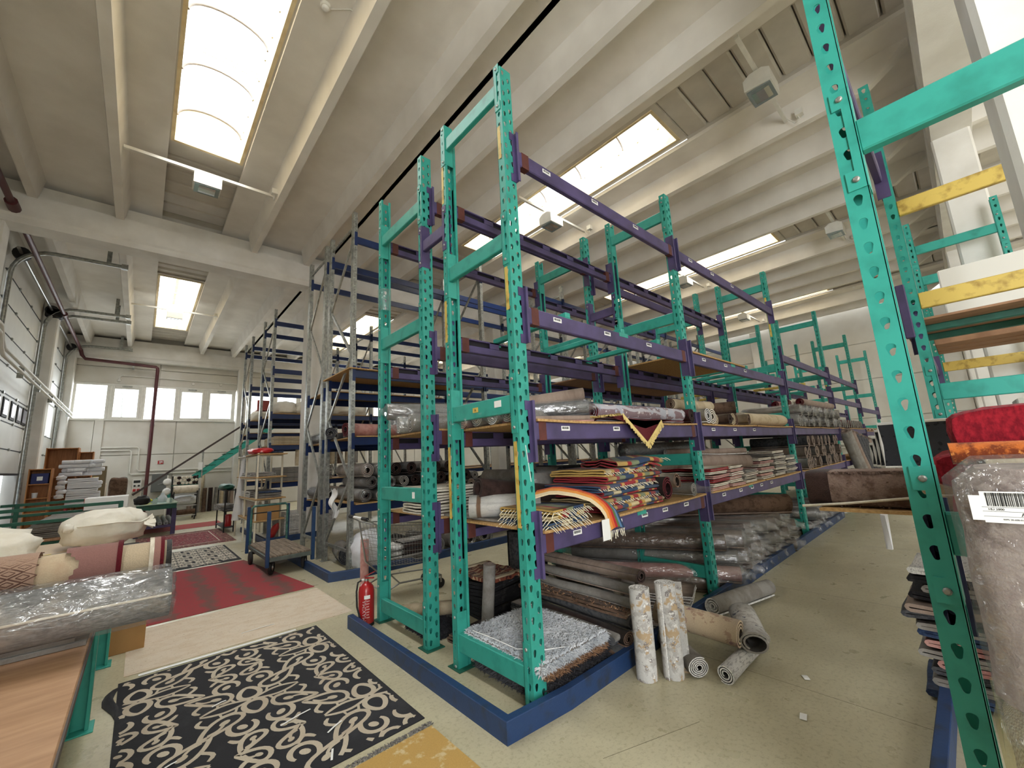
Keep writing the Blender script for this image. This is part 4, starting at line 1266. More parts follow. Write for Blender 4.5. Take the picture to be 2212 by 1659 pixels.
def sack(label, loc, rx, ry_, rz_, mt=None, rz=0.0, group=None, cat='sack', seed=None, name='sack'):
    global SEED
    SEED += 1
    sd = SEED if seed is None else seed
    o = solo(name, lump(MB(), rx, ry_, rz_, sd, 0.09, 2.8, 28, 16), mt or M_CLOTH, label, cat, loc, rz, group)
    return o
def slab_rug(name, label, x0, x1, y0, y1, th, mt, z=0.0, wav=0.002, seed=0, group=None, nu=16, nv=16, border=None):
    mb = MB().grid(nu, nv, lambda u, v: (x0 + (x1 - x0) * u, y0 + (y1 - y0) * v, z + th + wav * noise.noise(Vector((u * 6 + seed, v * 6, seed)))), True, th)
    cx_, cy_ = (x0 + x1) / 2, (y0 + y1) / 2
    mb.v = [(x - cx_, y - cy_, zz - z) for x, y, zz in mb.v]
    return solo(name, mb, mt, label, 'rug', (cx_, cy_, z), 0, group)
def fringe(parent, pts, ln, dirv, mt=None, n_each=1, seed=0):
    """row of yarn tassels along a line"""
    rs = random.Random(seed)
    mb = MB()
    for p in pts:
        p = Vector(p)
        d = Vector(dirv) + Vector((rs.uniform(-0.3, 0.3), rs.uniform(-0.3, 0.3), 0))
        q = p + d * ln * rs.uniform(0.7, 1.1)
        mb.tube([p, (p + q) / 2 + Vector((0, 0, 0.004)), q], [0.0035, 0.004, 0.0025], 4, False)
    return part('fringe', mb, mt or R_FRINGE, parent, kind='stuff')
def carton(label, x0, x1, y0, y1, z0, z1, group=None, mt=None, open_top=False, rz=0.0):
    cx_, cy_ = (x0 + x1) / 2, (y0 + y1) / 2
    hx, hy, h = (x1 - x0) / 2, (y1 - y0) / 2, z1 - z0
    t = thing('cardboard_box', label, 'box', (cx_, cy_, z0), rz, group)
    part('carton', MB().bbox(-hx, hx, -hy, hy, 0, h, 0.006), mt or M_CARD, t)
    part('tape', MB().box(-hx - 0.001, hx + 0.001, -0.025, 0.025, h - 0.06, h + 0.001), mat('brown_tape', srgb(150, 110, 62), 0.3), t)
    part('flap_seam', MB().box(-hx, hx, -0.002, 0.002, h, h + 0.0015), M_BLACK, t)
    return t
# ================================================================== GOODS IN THE CORNER RACK (bay by bay)
NTH = ('first', 'second', 'third', 'fourth', 'fifth', 'sixth', 'seventh', 'eighth', 'ninth', 'tenth', 'eleventh', 'twelfth', 'thirteenth', 'fourteenth')
Z3, Z4 = 1.91, 1.12                                            # tops of the two decked levels
# ---- floor of the first bay: shag stack
def shag(label, x0, x1, y0, y1, z, th, mt, blade, n, seed, rz=0.0, bl=0.03):
    o = slab_rug('shag_rug', label, x0, x1, y0, y1, th, mt, z, 0.006, seed)
    w_, d_ = (x1 - x0) / 2, (y1 - y0) / 2
    def pt(u, v, rs):
        e = rs.random()
        if e < 0.72: return ((2 * u - 1) * w_, (2 * v - 1) * d_, th), (0, 0, 1)
        if e < 0.86: return ((2 * u - 1) * w_, -d_, v * th), (0, -1, 0.1)
        return (-w_ if e < 0.93 else w_, (2 * u - 1) * d_, v * th), (-1 if e < 0.93 else 1, 0, 0.1)
    pile_blades(pt, n, bl, blade, o, seed)
    return o
B_BLACK = mat('black_yarn', srgb(44, 43, 48), 0.95)
B_DK = mat('charcoal_yarn', srgb(84, 84, 88), 0.95)
B_GREY = mat('silver_grey_yarn', srgb(222, 224, 228), 0.95, col2=srgb(190, 194, 200), scale=4)
B_BRN = mat('tan_yarn', srgb(168, 130, 98), 0.95, col2=srgb(110, 78, 58), scale=7)
shag('charcoal shag rug at the bottom of the stack behind the corner post', 2.12, 2.82, 2.1, 2.95, 0.0, 0.09, R_DKGREY, B_DK, 3500, 2, bl=0.04)
shag('black shag rug folded in the middle of the stack behind the corner post', 2.12, 2.78, 2.12, 2.95, 0.09, 0.08, R_BLACK, B_BLACK, 3500, 3, bl=0.04)
shag('tan edged shag rug just under the silver grey shag', 2.1, 2.76, 2.12, 2.95, 0.17, 0.05, R_BROWN, B_BRN, 3000, 4, bl=0.035)
top = shag('silver grey shag rug on top of the stack behind the corner post', 2.06, 2.78, 2.13, 2.98, 0.22, 0.05, R_GREY, B_GREY, 11000, 5, bl=0.04)
part('edge_cord', MB().tube([(-0.34, 0.35, 0.07), (-0.33, 0.1, 0.075), (-0.32, -0.15, 0.07), (-0.2, -0.32, 0.075), (0.0, -0.4, 0.06)], 0.004, 5), M_WHITE, top)
# rolls and folded rugs stacked beside it, ends towards the aisle
def back_roll(label, x, z, R, m0, m1=None, y0=2.05, y1=3.3, turns=3, sq=0.8, **k):
    return rolled(label, (x, y0, z), (x + k.pop('dx', 0.06), y1, z), R, m0, m1, turns, squash=sq, **k)
G1 = 'rugs stacked beside the silver shag'
folded('grey mottled shag folded at the foot of the roll stack', 2.82, 2.1, 0.0, 0.34, 1.2, 3, R_DKGREY, R_BROWN, 0.035, group=G1, pitch=0.05)
back_roll('dark brown shag roll beside the silver shag, lowest', 2.98, 0.12, 0.075, R_DKBROWN, R_BROWN, y0=2.06, group=G1)
back_roll('charcoal flecked rug roll with black end, mid stack', 3.05, 0.22, 0.07, R_DKGREY, R_BLACK, group=G1)
o = folded('tan shag rug poking its fluffy edge out of the roll stack', 3.0, 2.08, 0.31, 0.22, 1.25, 2, R_BEIGE, R_BROWN, 0.02, group=G1, pitch=0.026)
pile_blades(lambda u, v, rs: ((u * 0.22, v * 1.25, 0.045 - 0.03 * rs.random()), (-0.4 if u < 0.3 else 0.4, 0, 1)), 1400, 0.03, B_BRN, o, 9)
back_roll('thin grey rug roll lying over the tan shag', 3.1, 0.36, 0.05, R_GREY, R_GREY, y1=3.35, group=G1)
back_roll('grey rug roll second from the top of the stack', 3.14, 0.45, 0.055, R_GREY, R_TAUPE, y1=3.3, group=G1)
back_roll('taupe rug roll on top of the stack, brown pile in its open end', 3.18, 0.545, 0.075, R_TAUPE, R_DKBROWN, y0=2.02, y1=3.3, turns=2.2, group=G1)
folded('grey shag rug in fluffy folds under the charcoal roll', 2.85, 2.12, 0.15, 0.12, 1.2, 3, R_GREY, R_DKGREY, 0.02, group=G1, pitch=0.024)
# behind: black and gold shag pile, red persian folded on top, standing grey roll
for k in range(5):
    folded('black and gold shag rug, %s of the heap behind the silver shag' % ('bottom', 'second', 'middle', 'fourth', 'top')[k], 2.72 + 0.02 * k, 3.52 - 0.02 * (k % 2), 0.0 + 0.07 * k, 0.62, 0.55, 2, R_GOLDBLK if k == 4 else R_BLACK, R_BLACK, 0.03, 0.05 * k, 'black and gold shag heap', 0.034)
o = slab_rug('folded_rug', 'terracotta persian rug with beige border lying on the black shag heap', 2.74, 3.22, 3.5, 4.15, 0.035, R_TERRA, 0.37, 0.03, 12)
part('border', MB().bbox(-0.24, 0.24, -0.325, -0.27, 0.03, 0.05, 0.004).bbox(-0.24, 0.24, 0.27, 0.325, 0.03, 0.05, 0.004), R_BEIGE, o)
def standing(label, x, y, R, H, m0, m1, turns=3, lean=0.0, lz=0.0, group=None, flap=0.0):
    global SEED
    SEED += 1
    me = roll_mesh(H, R, turns, m0, m1, seed=SEED, jit=0.004, flap=flap)
    for v in me.vertices:
        a, b, cc = v.co
        v.co = (b, cc - R, a)
    return tag(link('standing_rug_roll', me, None, (x, y, 0.002), (lean, lz * 0, lz)), label, 'rug', group)
standing('dark grey felt roll standing upright behind the corner rack', 3.72, 4.15, 0.13, 0.68, R_DKGREY, R_BLACK, 2.5)
standing('black shag roll standing upright beside the dark grey felt roll', 3.98, 4.05, 0.14, 0.7, R_BLACK, R_BLACK, 2.5)
standing('small grey rug roll leaning by the inner upright of the corner rack', 2.62, 3.42, 0.065, 0.62, R_GREY, R_TAUPE, 3, 0.12)
folded('flat grey mat with dark bound edge lying behind the shopping cart post', 2.16, 3.72, 0.0, 0.4, 0.65, 1, R_GREY, R_BLACK, 0.01, -0.2)
o = shag('black fluffy sheepskin on the floor by the extinguisher', 2.12, 2.5, 3.6, 4.1, 0.0, 0.03, R_BLACK, B_BLACK, 2500, 21, bl=0.035)
rolled('pale rug rolled under the low tie beam of the second row', (2.1, 4.28, 0.03), (2.6, 3.95, 0.03), 0.08, R_BEIGE, R_GREY, 2)
folded('dark brown shag folded between the two racks', 2.25, 3.2, 0.0, 0.4, 0.3, 3, R_DKBROWN, R_BROWN, 0.02, 0.1, None, 0.03)
# ---- the group out in the aisle
AG = None
standing('marbled beige and white rug roll standing on end, left one', 2.87, 1.86, 0.08, 0.62, R_MARBLE, R_WHITE, 4, 0.0, 0.4)
standing('marbled beige and white rug roll standing on end, right one with flap', 3.02, 1.72, 0.082, 0.645, R_MARBLE, R_WHITE, 3.6, 0.0, 0.3, flap=0.0)
part('loose_flap', MB().grid(4, 4, lambda u, v: (0.072 + 0.02 * u, 0.0 - 0.1 * u, 0.635 * v), True, 0.0), R_MARBLE, bpy.data.objects['standing_rug_roll.004'])
rolled('beige rug with rose border rolled loose over the others in the aisle', (3.45, 1.4, 0.14), (3.42, 2.05, 0.16), 0.11, R_ROSE, R_ROSE, 2.6, flap=0.0, squash=0.9)
rolled('beige backed grey rug roll lying at the foot of the standing pair', (3.12, 1.58, 0.0), (3.42, 2.0, 0.0), 0.085, R_GREY, R_WHITE, 4.5, squash=0.85)
rolled('white rug with navy scroll border, loosely rolled in the aisle', (3.5, 1.32, 0.1), (4.0, 1.58, 0.12), 0.11, R_NAVYB, R_GREY, 1.6, squash=0.75)
rolled('pale rug roll sealed in film, label on its end, in front in the aisle', (3.16, 1.42, 0.0), (3.95, 1.42, 0.0), 0.065, R_WHITE, R_WHITE, 3, film=False)
bpy.data.objects[-1] if False else None
rolled('grey marbled rug roll lying on the kerb farther along the aisle', (5.15, 1.72, 0.02), (4.15, 1.9, 0.05), 0.09, R_GREY, R_WHITE, 3)
for k in range(6):
    folded('grey rug with white bound edge, %s of the slumped stack by the second upright' % ('lowest', 'second', 'third', 'fourth', 'fifth', 'topmost')[k], 3.72 + 0.045 * k, 1.98, 0.02 + 0.042 * k, 0.4, 0.55, 2, R_GREY, R_TAUPE, 0.012, 0.32, 'slumped stack of white edged rugs', 0.02, 0.02, bind=R_WHITE)
rolled('grey rug roll in film lying on the floor behind the slumped stack', (3.5, 2.35, 0.0), (4.7, 3.2, 0.0), 0.09, R_GREY, None, 3, film=True)
rolled('film wrapped dark rug roll low behind the roll stack', (3.45, 2.5, 0.1), (4.6, 3.9, 0.1), 0.09, R_DKGREY, None, 3, film=True)
# ---- lower shelf of the first bay
folded('pale grey rug with brown lines, folded thick on the corner shelf', 2.2, 2.45, Z4, 0.52, 1.05, 1, R_GREY, R_GREY, 0.02)
def thickfold(label, x0, x1, y0, y1, z, H, mt, m2, n=4):
    """fat fold: rounded front edge, spiralling layers at the side"""
    prof = []
    for k in range(n):
        r = H / 2 * (1 - k / n * 0.85)
        prof += [(y1 - 0.02 * k, H / 2 + r - 0.006), (y0 + H / 2, H / 2 + r - 0.006)] + [(y0 + H / 2 - r * math.sin(PI * i / 8), H / 2 + (r - 0.006) * math.cos(PI * i / 8)) for i in range(1, 8)] + [(y0 + H / 2, H / 2 - r + 0.006), (y1 - 0.02 * k - 0.01, H / 2 - r + 0.006)]
        if k < n - 1: prof += [(y1 - 0.02 * k + 0.01, H / 2)] if False else []
    me = strip_mesh('folded_rug', prof, 0.009, x1 - x0, mt, m2, 4, 0.004, 3)
    return tag(link('folded_rug', me, None, (x0, 0, z)), label, 'rug')
R_PALE = rugmat('pale_lined_rug', c(196, 194, 190), [('noise', 10, 0.55, 0.6, c(178, 176, 174), (1, 8, 1)), ('wave', 0.9, 0.96, 0.985, c(120, 96, 78), None)])
o = rolled('pale grey rug with brown lines, doubled over on the lower corner shelf', (2.62, 2.6, Z4 + 0.012), (2.16, 3.0, Z4 + 0.012), 0.13, R_PALE, R_GREY, 3.2, squash=0.8)
rolled('dark brown shag roll behind the pale grey rug on the lower corner shelf', (3.2, 2.75, Z4), (2.2, 2.95, Z4 + 0.15), 0.11, R_DKBROWN, R_DKBROWN, 2)
KG = 'kilims heaped on the lower corner shelf'
kspec = [(R_K1, R_K2, 2.95, 0.95, 'cream kilim with thin stripes at the bottom of the kilim heap'), (R_K3, R_K1, 2.93, 0.97, 'gold kilim with white tassels second in the heap'), (R_K4, R_K2, 2.95, 0.92, 'blue kilim folded in the middle of the heap'), (R_K2, R_K4, 2.85, 0.95, 'red and navy checked kilim high in the heap'), (R_K3, R_K2, 3.02, 0.9, 'gold and blue kilim under the topmost'), (R_K1, R_K3, 3.0, 0.88, 'cream striped kilim folded over near the top of the heap')]
zz = Z4
for k, (a, b, x0, wd, lab) in enumerate(kspec):
    o = folded(lab, x0, 2.13 + 0.02 * (k % 3), zz, wd, 0.62, 3, a, b, 0.014, 0.03 * (k % 2), KG, 0.021, 0.012)
    if k in (1, 3, 5):
        fringe(o, [(wd * i / 24, 0.0, 0.03) for i in range(25)], 0.05, (0, -1, -0.5), seed=k)
    fringe(o, [(wd, 0.03 + 0.55 * i / 12, 0.03) for i in range(13)], 0.06, (1, 0, -0.4), seed=40 + k)
    zz += 0.062
o = folded('kilim in red, gold and blue crumpled on top of the heap', 3.25, 2.2, zz, 0.62, 0.55, 3, R_K3, R_K2, 0.014, -0.25, KG, 0.03, 0.05)
fringe(o, [(0.62, 0.5 * i / 10, 0.06) for i in range(11)], 0.07, (1, 0, -0.5), seed=77)
for k, (a, b) in enumerate(((R_K1, R_K4), (R_K2, R_K1), (R_K4, R_K3))):
    o = folded(('striped tasselled kilim lowest at the near end of the shelf', 'red tasselled kilim in the middle at the near end of the shelf', 'blue tasselled kilim topmost at the near end of the shelf')[k], 2.2 + 0.03 * k, 2.1, Z4 + 0.045 * k, 0.42, 0.55, 2, a, b, 0.014, 0.04 * k, 'tasselled kilims at the near end', 0.02, 0.008)
    fringe(o, [(0.42 * i / 14, -0.005, 0.015) for i in range(15)], 0.06, (0, -1, -0.6), seed=50 + k)
    fringe(o, [(-0.005, 0.5 * i / 14, 0.015) for i in range(15)], 0.06, (-1, 0, -0.6), seed=60 + k)
# rainbow runner that hangs over the beam: bands are pieces of the weave
t = thing('striped_runner', 'rainbow striped runner draped over the purple beam of the lower corner shelf', 'rug', (2.45, 2.45, Z4 + 0.13))
bands = [srgb(226, 206, 170), srgb(226, 150, 72), srgb(216, 104, 52), srgb(178, 42, 48), srgb(96, 112, 66), srgb(92, 130, 170), srgb(40, 62, 92)]
path = [(0.0, 0.0, 0.06), (0.12, -0.1, 0.09), (0.25, -0.22, 0.06), (0.36, -0.32, 0.01), (0.44, -0.385, -0.08), (0.5, -0.395, -0.24)]
bw = 0.042
for k, col in enumerate(bands):
    def fn(u, v, k=k):
        q = u * (len(path) - 1)
        i = min(int(q), len(path) - 2)
        p = Vector(path[i]).lerp(Vector(path[i + 1]), q - i)
        s_ = (k + v - 3.5) * bw
        return p + Vector((s_ * 0.75, s_ * 0.45 * (1 - u), 0.05 * math.sin((k + v) / 7 * PI) * (1 - u * 0.5)))
    part('band', MB().grid(12, 2, fn, True, 0.006), rugmat('runner_band_%d' % k, col, bump=0.6), t)
fringe(t, [Vector(path[-1]) + Vector(((i / 12 - 0.5) * 0.22, 0, 0)) for i in range(13)], 0.07, (0, 0, -1), seed=5)
part('paper_tag', MB().bbox(0.3, 0.4, -0.4, -0.395, -0.3, -0.14, 0.002), M_WHITE, t)
rolled('maroon shag roll with dark end beside the kilim heap', (3.98, 2.12, Z4), (3.95, 3.0, Z4), 0.12, R_DKBROWN, R_MAROON, 2.5)
rolled('brown backed rug with cream wool inside, open roll end by the second upright', (4.12, 2.08, Z4 + 0.1), (4.1, 3.0, Z4 + 0.08), 0.085, R_CREAM, R_BROWN, 1.8)
rolled('film wrapped slim roll with crumpled plastic tail over the beam', (4.42, 2.06, Z4 + 0.01), (4.4, 3.0, Z4 + 0.01), 0.07, R_GREY, None, 3, film=True, tail=0.2)
rolled('long film wrapped grey rug along the back of the lower corner shelf', (4.6, 3.0, Z4 + 0.14), (2.9, 3.02, Z4 + 0.14), 0.11, R_GREY, None, 3, film=True)
rolled('long film wrapped grey rug under the one along the back of the shelf', (4.6, 2.9, Z4), (2.9, 2.95, Z4), 0.1, R_GREY, None, 3, film=True)
# ---- upper shelf of the first bay
UG = 'film wrapped rolls on the upper corner shelf'
rolled('film wrapped grey roll topmost on the upper corner shelf', (2.98, 2.3, Z3 + 0.17), (2.2, 3.1, Z3 + 0.05), 0.085, R_TAUPE, R_GREY, 3, UG)
rolled('film wrapped dark roll second on the upper corner shelf', (2.95, 2.25, Z3 + 0.05), (2.2, 2.95, Z3 + 0.03), 0.08, R_DKGREY, None, 3, UG, film=True)
rolled('mauve rug roll lying flat in front on the upper corner shelf', (2.95, 2.2, Z3), (2.2, 2.55, Z3), 0.05, R_TAUPE, R_PINK, 2, UG, squash=0.6)
for k in range(4):
    rolled('short film wrapped roll %s behind the tie beam lettered A' % ('leftmost', 'second', 'third', 'rightmost')[k], (2.1, 2.98 - 0.2 * k, Z3), (2.9, 3.05 - 0.15 * k, Z3), 0.065, (R_PINK, R_GREY, R_WHITE, R_GREY)[k], None, 3, UG, film=True)
o = sack('white fluffy fleece in film behind the patterned roll', (3.12, 2.55, Z3), 0.16, 0.2, 0.09, M_FOIL, cat='rug', name='fleece_bundle')
rolled('grey and mauve scroll patterned rug rolled along the upper corner shelf', (4.62, 2.22, Z3), (3.0, 2.25, Z3), 0.095, R_PERSIAN, R_MAROON, 3)
rolled('maroon ended rug roll behind the upright on the upper corner shelf', (4.72, 2.12, Z3), (4.7, 3.0, Z3), 0.09, R_MAROON, R_DKBROWN, 4)
t = thing('draped_rug', 'maroon rug with golden fringe draped over the upper corner shelf beam', 'rug', (3.55, 2.14, Z3 + 0.015))
def drp(u, v):
    s_ = u * 2 - 1
    hang = (1 - abs(s_ - 0.1)) * 0.22
    if v < 0.5: return (s_ * 0.62, 0.35 - v * 0.78, 0.012 + 0.02 * math.sin(u * 9) + 0.06 * max(0, 0.3 - v))
    q = (v - 0.5) * 2
    return (s_ * 0.62 * (1 - q * 0.9 * 0.5), -0.045 - 0.03 * q, 0.012 - hang * q * 1.1)
part('cloth', MB().grid(16, 10, drp, True, 0.006), R_MAROON, t)
q = MB().grid(16, 2, lambda u, v: (drp(u, 0.55 + 0.15 * v)[0], drp(u, 0.55)[1] - 0.012, drp(u, 0.55 + 0.15 * v)[2] + 0.004), True, 0.003)
part('inner_band', q, R_WHITE, t)
mb = MB()
rs = random.Random(4)
for i in range(150):
    u = i / 149
    p = Vector(drp(u, 1.0))
    mb.tube([p + Vector((0, -0.004, 0.012)), p + Vector((rs.uniform(-0.02, 0.02), -0.02, -0.045 * rs.uniform(0.7, 1.2)))], 0.006, 4, False)
for i in range(60):
    p = Vector(drp(0.0, i / 60)).lerp(Vector(drp(0.5, 0.02)), 0.0)
    mb.tube([p, p + Vector((-0.04, rs.uniform(-0.02, 0.02), 0.01))], 0.006, 4, False)
part('fringe', mb, mat('golden_fringe_yarn', srgb(214, 190, 124), 0.9), t, kind='stuff')
# ---- second bay, upper shelf
BG = 'rolls on the second upper shelf'
x = 5.0
for k, (lab, R, a, b, z) in enumerate((('cream shag roll with curled end just past the second upright', 0.1, R_CREAM, R_WHITE, 0), ('white flecked rug roll with loose white edge', 0.105, R_WHITE, R_CREAM, 0), ('brown backed roll low between two larger rolls', 0.075, R_BROWN, R_BEIGE, 0), ('dark brown roll low beside the beige rolls', 0.075, R_BROWN, R_DKBROWN, 0),
                                      ('cream coiled rug roll mid shelf', 0.085, R_CREAM, R_BEIGE, 0), ('beige roll showing five coils', 0.09, R_BEIGE, R_BROWN, 0), ('tan roll right of the coiled beige roll', 0.085, R_BEIGE, R_BROWN, 0))):
    x += R * 2 + 0.06 if k else 0.12
    rolled(lab, (x, 2.1 + 0.05 * (k % 3), Z3), (x + 0.05, 3.05, Z3), R, a, b, 3, BG)
rolled('beige rug roll lying along the shelf on top of the white rolls', (5.95, 2.4, Z3 + 0.19), (5.0, 2.5, Z3 + 0.2), 0.085, R_BEIGE, R_BROWN, 3, BG)
rolled('brown roll with dark spiral end above the beige rolls', (6.35, 2.2, Z3 + 0.16), (6.0, 3.0, Z3 + 0.16), 0.1, R_BROWN, R_DKBROWN, 4, BG)
o = rolled('beige shag rug roll with fluffy end lying along the beam', (8.55, 2.25, Z3), (6.75, 2.3, Z3), 0.13, R_BEIGE, R_CREAM, 2.5, BG, squash=0.8)
# ---- second bay, lower shelf
PG = 'folded rugs on the second lower shelf'
def fold_pile(lab, x0, w_, n, a, b, z=Z4, y=2.1, d=0.7, th=0.012, lay=2, pitch=0.02, hue=None, jit=0.01):
    zz = z
    for k in range(n):
        folded(lab % ORD[k], x0 + rnd(-0.015, 0.015), y + rnd(0, 0.03), zz, w_ + rnd(-0.02, 0.02), d, lay, a[k % len(a)], a[k % len(a)], th, rnd(-0.02, 0.02), PG, pitch, jit, bind=b[k % len(b)])
        zz += lay * pitch + 0.004
    return zz
ORD = ('lowest', 'second', 'third', 'fourth', 'fifth', 'sixth', 'seventh', 'eighth', 'ninth', 'tenth')
fold_pile('dusty pink rug folded, %s of the first pile past the second upright', 5.05, 0.5, 6, [R_BEIGE, R_CREAM, R_PINK, R_PINK], [R_PINK, R_CREAM, R_RED])
fold_pile('cream and pink rug folded, %s of the second pile past the upright', 5.62, 0.42, 6, [R_CREAM, R_BEIGE, R_CREAM, R_PINK], [R_PINK, R_CREAM])
fold_pile('grey beige rug folded, %s of the third pile on that shelf', 6.15, 0.45, 4, [R_GREY, R_BEIGE, R_TAUPE], [R_CREAM, R_GREY])
fold_pile('taupe rug folded, %s of the fourth pile on that shelf', 6.75, 0.55, 7, [R_TAUPE, R_BEIGE, R_GREY], [R_CREAM, R_PINK])
fold_pile('grey rug folded, %s of the fifth pile nearest the third upright', 7.45, 0.55, 9, [R_GREY, R_TAUPE], [R_CREAM, R_GREY])
fold_pile('dark grey rug folded, %s of the last pile before the third upright', 8.08, 0.5, 7, [R_DKGREY, R_GREY], [R_GREY, R_CREAM])
rolled('taupe rug folded round on the third pile, open end to the aisle', (6.25, 2.1, Z4 + 0.18), (5.2, 2.9, Z4 + 0.24), 0.1, R_TAUPE, R_GREY, 1.7, PG)
rolled('slim grey roll with white end on top of the folded rugs', (6.3, 2.15, Z4 + 0.38), (5.3, 2.8, Z4 + 0.42), 0.05, R_TAUPE, R_WHITE, 2, PG)
rolled('long dark film wrapped roll along the back of the second lower shelf', (6.3, 2.85, Z4 + 0.42), (4.6, 3.0, Z4 + 0.42), 0.1, R_DKGREY, None, 3, PG, film=True)
rolled('long taupe roll running behind the pink piles', (5.4, 2.75, Z4 + 0.2), (4.3, 2.9, Z4 + 0.2), 0.1, R_TAUPE, None, 3, PG)
# ---- floor of bays two and three: long film wrapped rolls, crumpled ends to the aisle
FG = 'film wrapped rolls on the rack floor'
rs = random.Random(11)
def wrap_stack(xs, z0, rows, R, y0, y1, lab, mats_, group, skew=0.5, film=True):
    z = z0
    n = 0
    for r in range(rows):
        for i, x in enumerate(xs[r % 2:len(xs) - (r // 2) * 0]):
            if r and i >= len(xs) - r: continue
            m_ = rs.choice(mats_)
            dy = rs.uniform(-0.08, 0.08)
            rolled(lab % (('first', 'second', 'third', 'fourth', 'fifth', 'sixth', 'seventh', 'eighth', 'ninth', 'tenth', 'eleventh')[i], ('bottom', 'second', 'third')[r]), (x + r * R, y0 + dy, z), (x + r * R - skew + rs.uniform(-0.1, 0.1), y1, z + 0.02), R * rs.uniform(0.85, 1.0), m_, None, 3, group, film=film, tail=0.14)
            n += 1
        z += R * 1.75
wrap_stack([5.0, 5.25, 5.5, 5.76, 6.02, 6.3, 6.6, 6.9, 7.2, 7.5, 7.8], 0.0, 3, 0.115, 2.12, 3.9, '%s film wrapped roll from the second upright, %s layer of the floor stack', [R_TAUPE, R_BROWN, R_GREY], FG, 0.9)
rolled('pink rug roll end in film at the front of the floor stack', (5.12, 1.98, 0.1), (4.3, 3.4, 0.12), 0.1, R_PINK, R_TAUPE, 3, film=True)
rolled('tan rug roll without film lying over the floor stack of the second bay', (7.3, 2.0, 0.58), (6.0, 3.4, 0.6), 0.15, R_BROWN, R_TAUPE, 2)
wrap_stack([8.95, 9.2, 9.45, 9.7, 9.95, 10.2, 10.45, 10.7, 10.95, 11.2], 0.0, 2, 0.11, 2.2, 3.3, '%s dark film wrapped roll past the third upright, %s layer on the floor', [R_DKGREY, R_GREY, R_DKBROWN], FG, 0.7)
# third bay shelves: rolls with their ends to the aisle, then a fan of leaning rolls
TG = 'roll ends on the third bay shelves'
for r in range(2):
    for i in range(14):
        rolled('film wrapped roll end, %s from left, %s row, upper shelf past third upright' % (NTH[i], ('bottom', 'top')[r]), (8.98 + 0.245 * i + 0.12 * r, 2.05 + rs.uniform(-0.08, 0.04), Z3 + 0.2 * r), (8.98 + 0.245 * i + 0.1 * r, 3.0, Z3 + 0.2 * r), 0.11, rs.choice([R_GREY, R_TAUPE, R_CREAM, R_GREY]), R_GREY, 3, TG, film=(i % 2 == 0))
for r in range(3):
    for i in range(13 - r):
        rolled('grey roll end, %s from left, %s row, lower shelf past third upright' % (NTH[i], ('bottom', 'second', 'top')[r]), (8.98 + 0.25 * i + 0.12 * r, 2.05 + rs.uniform(-0.05, 0.05), Z4 + 0.2 * r), (8.98 + 0.25 * i + 0.12 * r, 3.0, Z4 + 0.2 * r), 0.112, rs.choice([R_GREY, R_TAUPE, R_DKGREY]), R_TAUPE, 3, TG)
for i in range(9):
    rolled('%s long roll lying along the top of the third bay pile' % NTH[i // 3], (12.4 + 0.3 * (i % 3), 2.15 + 0.22 * (i // 3), Z3 + 0.42 + 0.0 * i), (9.9 + 0.3 * (i % 3), 2.2 + 0.22 * (i // 3), Z3 + 0.42), 0.09, rs.choice([R_CREAM, R_TAUPE, R_PINK]), R_MAROON, 3, 'long rolls lying along the top of the third bay pile', film=False) if i % 3 == 0 else None
for i in range(8):
    rolled('grey rug roll leaning against the upright, place %s of the fan' % ORD[i], (13.5 + 0.4 * i, 1.92, 0.45), (12.7 + 0.42 * i, 2.05, 1.75 - 0.04 * i), 0.14, rs.choice([R_GREY, R_TAUPE, R_DKGREY]), R_TAUPE, 3, 'rolls leaning at the rack')
for i in range(12):
    rolled('%s rug roll end past the fourth upright, upper shelf' % NTH[i], (12.85 + 0.27 * i, 2.1, Z3), (12.85 + 0.27 * i, 3.0, Z3), 0.11, rs.choice([R_GREY, R_MAROON, R_TAUPE, R_BROWN]), R_GREY, 3, 'rolls on the farthest shelves')
for i in range(10):
    folded('%s folded rug on the farthest shelf of the aisle row' % NTH[i], 16.7 + 0.34 * i, 2.15, 1.82, 0.32, 0.7, 4, R_MAROON if i % 2 else R_BEIGE, R_BEIGE, 0.02, 0, 'folded rugs on the farthest shelf', 0.03)
for i in range(5):
    rolled('%s rug roll slumped on the floor at the far end' % NTH[i], (13.2 + 0.3 * i, 1.9, 0.0), (13.0 + 0.3 * i, 3.0, 0.0), 0.13, rs.choice([R_GREY, R_DKGREY]), R_TAUPE, 3, 'rolls on the far floor', film=True)
# ---- second row: goods seen between the uprights
SG = 'goods in the second teal row'
for k in range(3):
    rolled(('film wrapped pale blue rug roll, uppermost behind the row two post', 'white rug roll in film below the pale blue one', 'pale grey roll in film at the back of that shelf')[k], (2.06, 4.42 - 0.28 * k, 1.95 + (0.17 if k == 0 else 0)), (3.5, 3.85 - 0.1 * k, 1.95 + (0.17 if k == 0 else 0)), 0.1, (R_GREY, R_WHITE, R_GREY)[k], None, 3, SG, film=True)
for k in range(9):
    rolled('%s film wrapped roll, %s layer, upper shelf of the second teal row' % (NTH[k % 5], ('lower', 'upper')[k // 5]), (3.6 + 0.3 * (k % 5), 3.52, 1.95 + 0.2 * (k // 5)), (3.6 + 0.3 * (k % 5), 4.45, 1.95 + 0.2 * (k // 5)), 0.1, rs.choice([R_GREY, R_WHITE, R_TAUPE]), None, 3, SG, film=True)
for k in range(5):
    folded('brown and cream folded rug, %s of the pile on the lower second row shelf' % ORD[k], 2.12, 3.5, 1.12 + 0.055 * k, 0.5, 0.62, 2, (R_BROWN, R_CREAM, R_DKBROWN)[k % 3], R_CREAM, 0.018, 0.03, SG, 0.026)
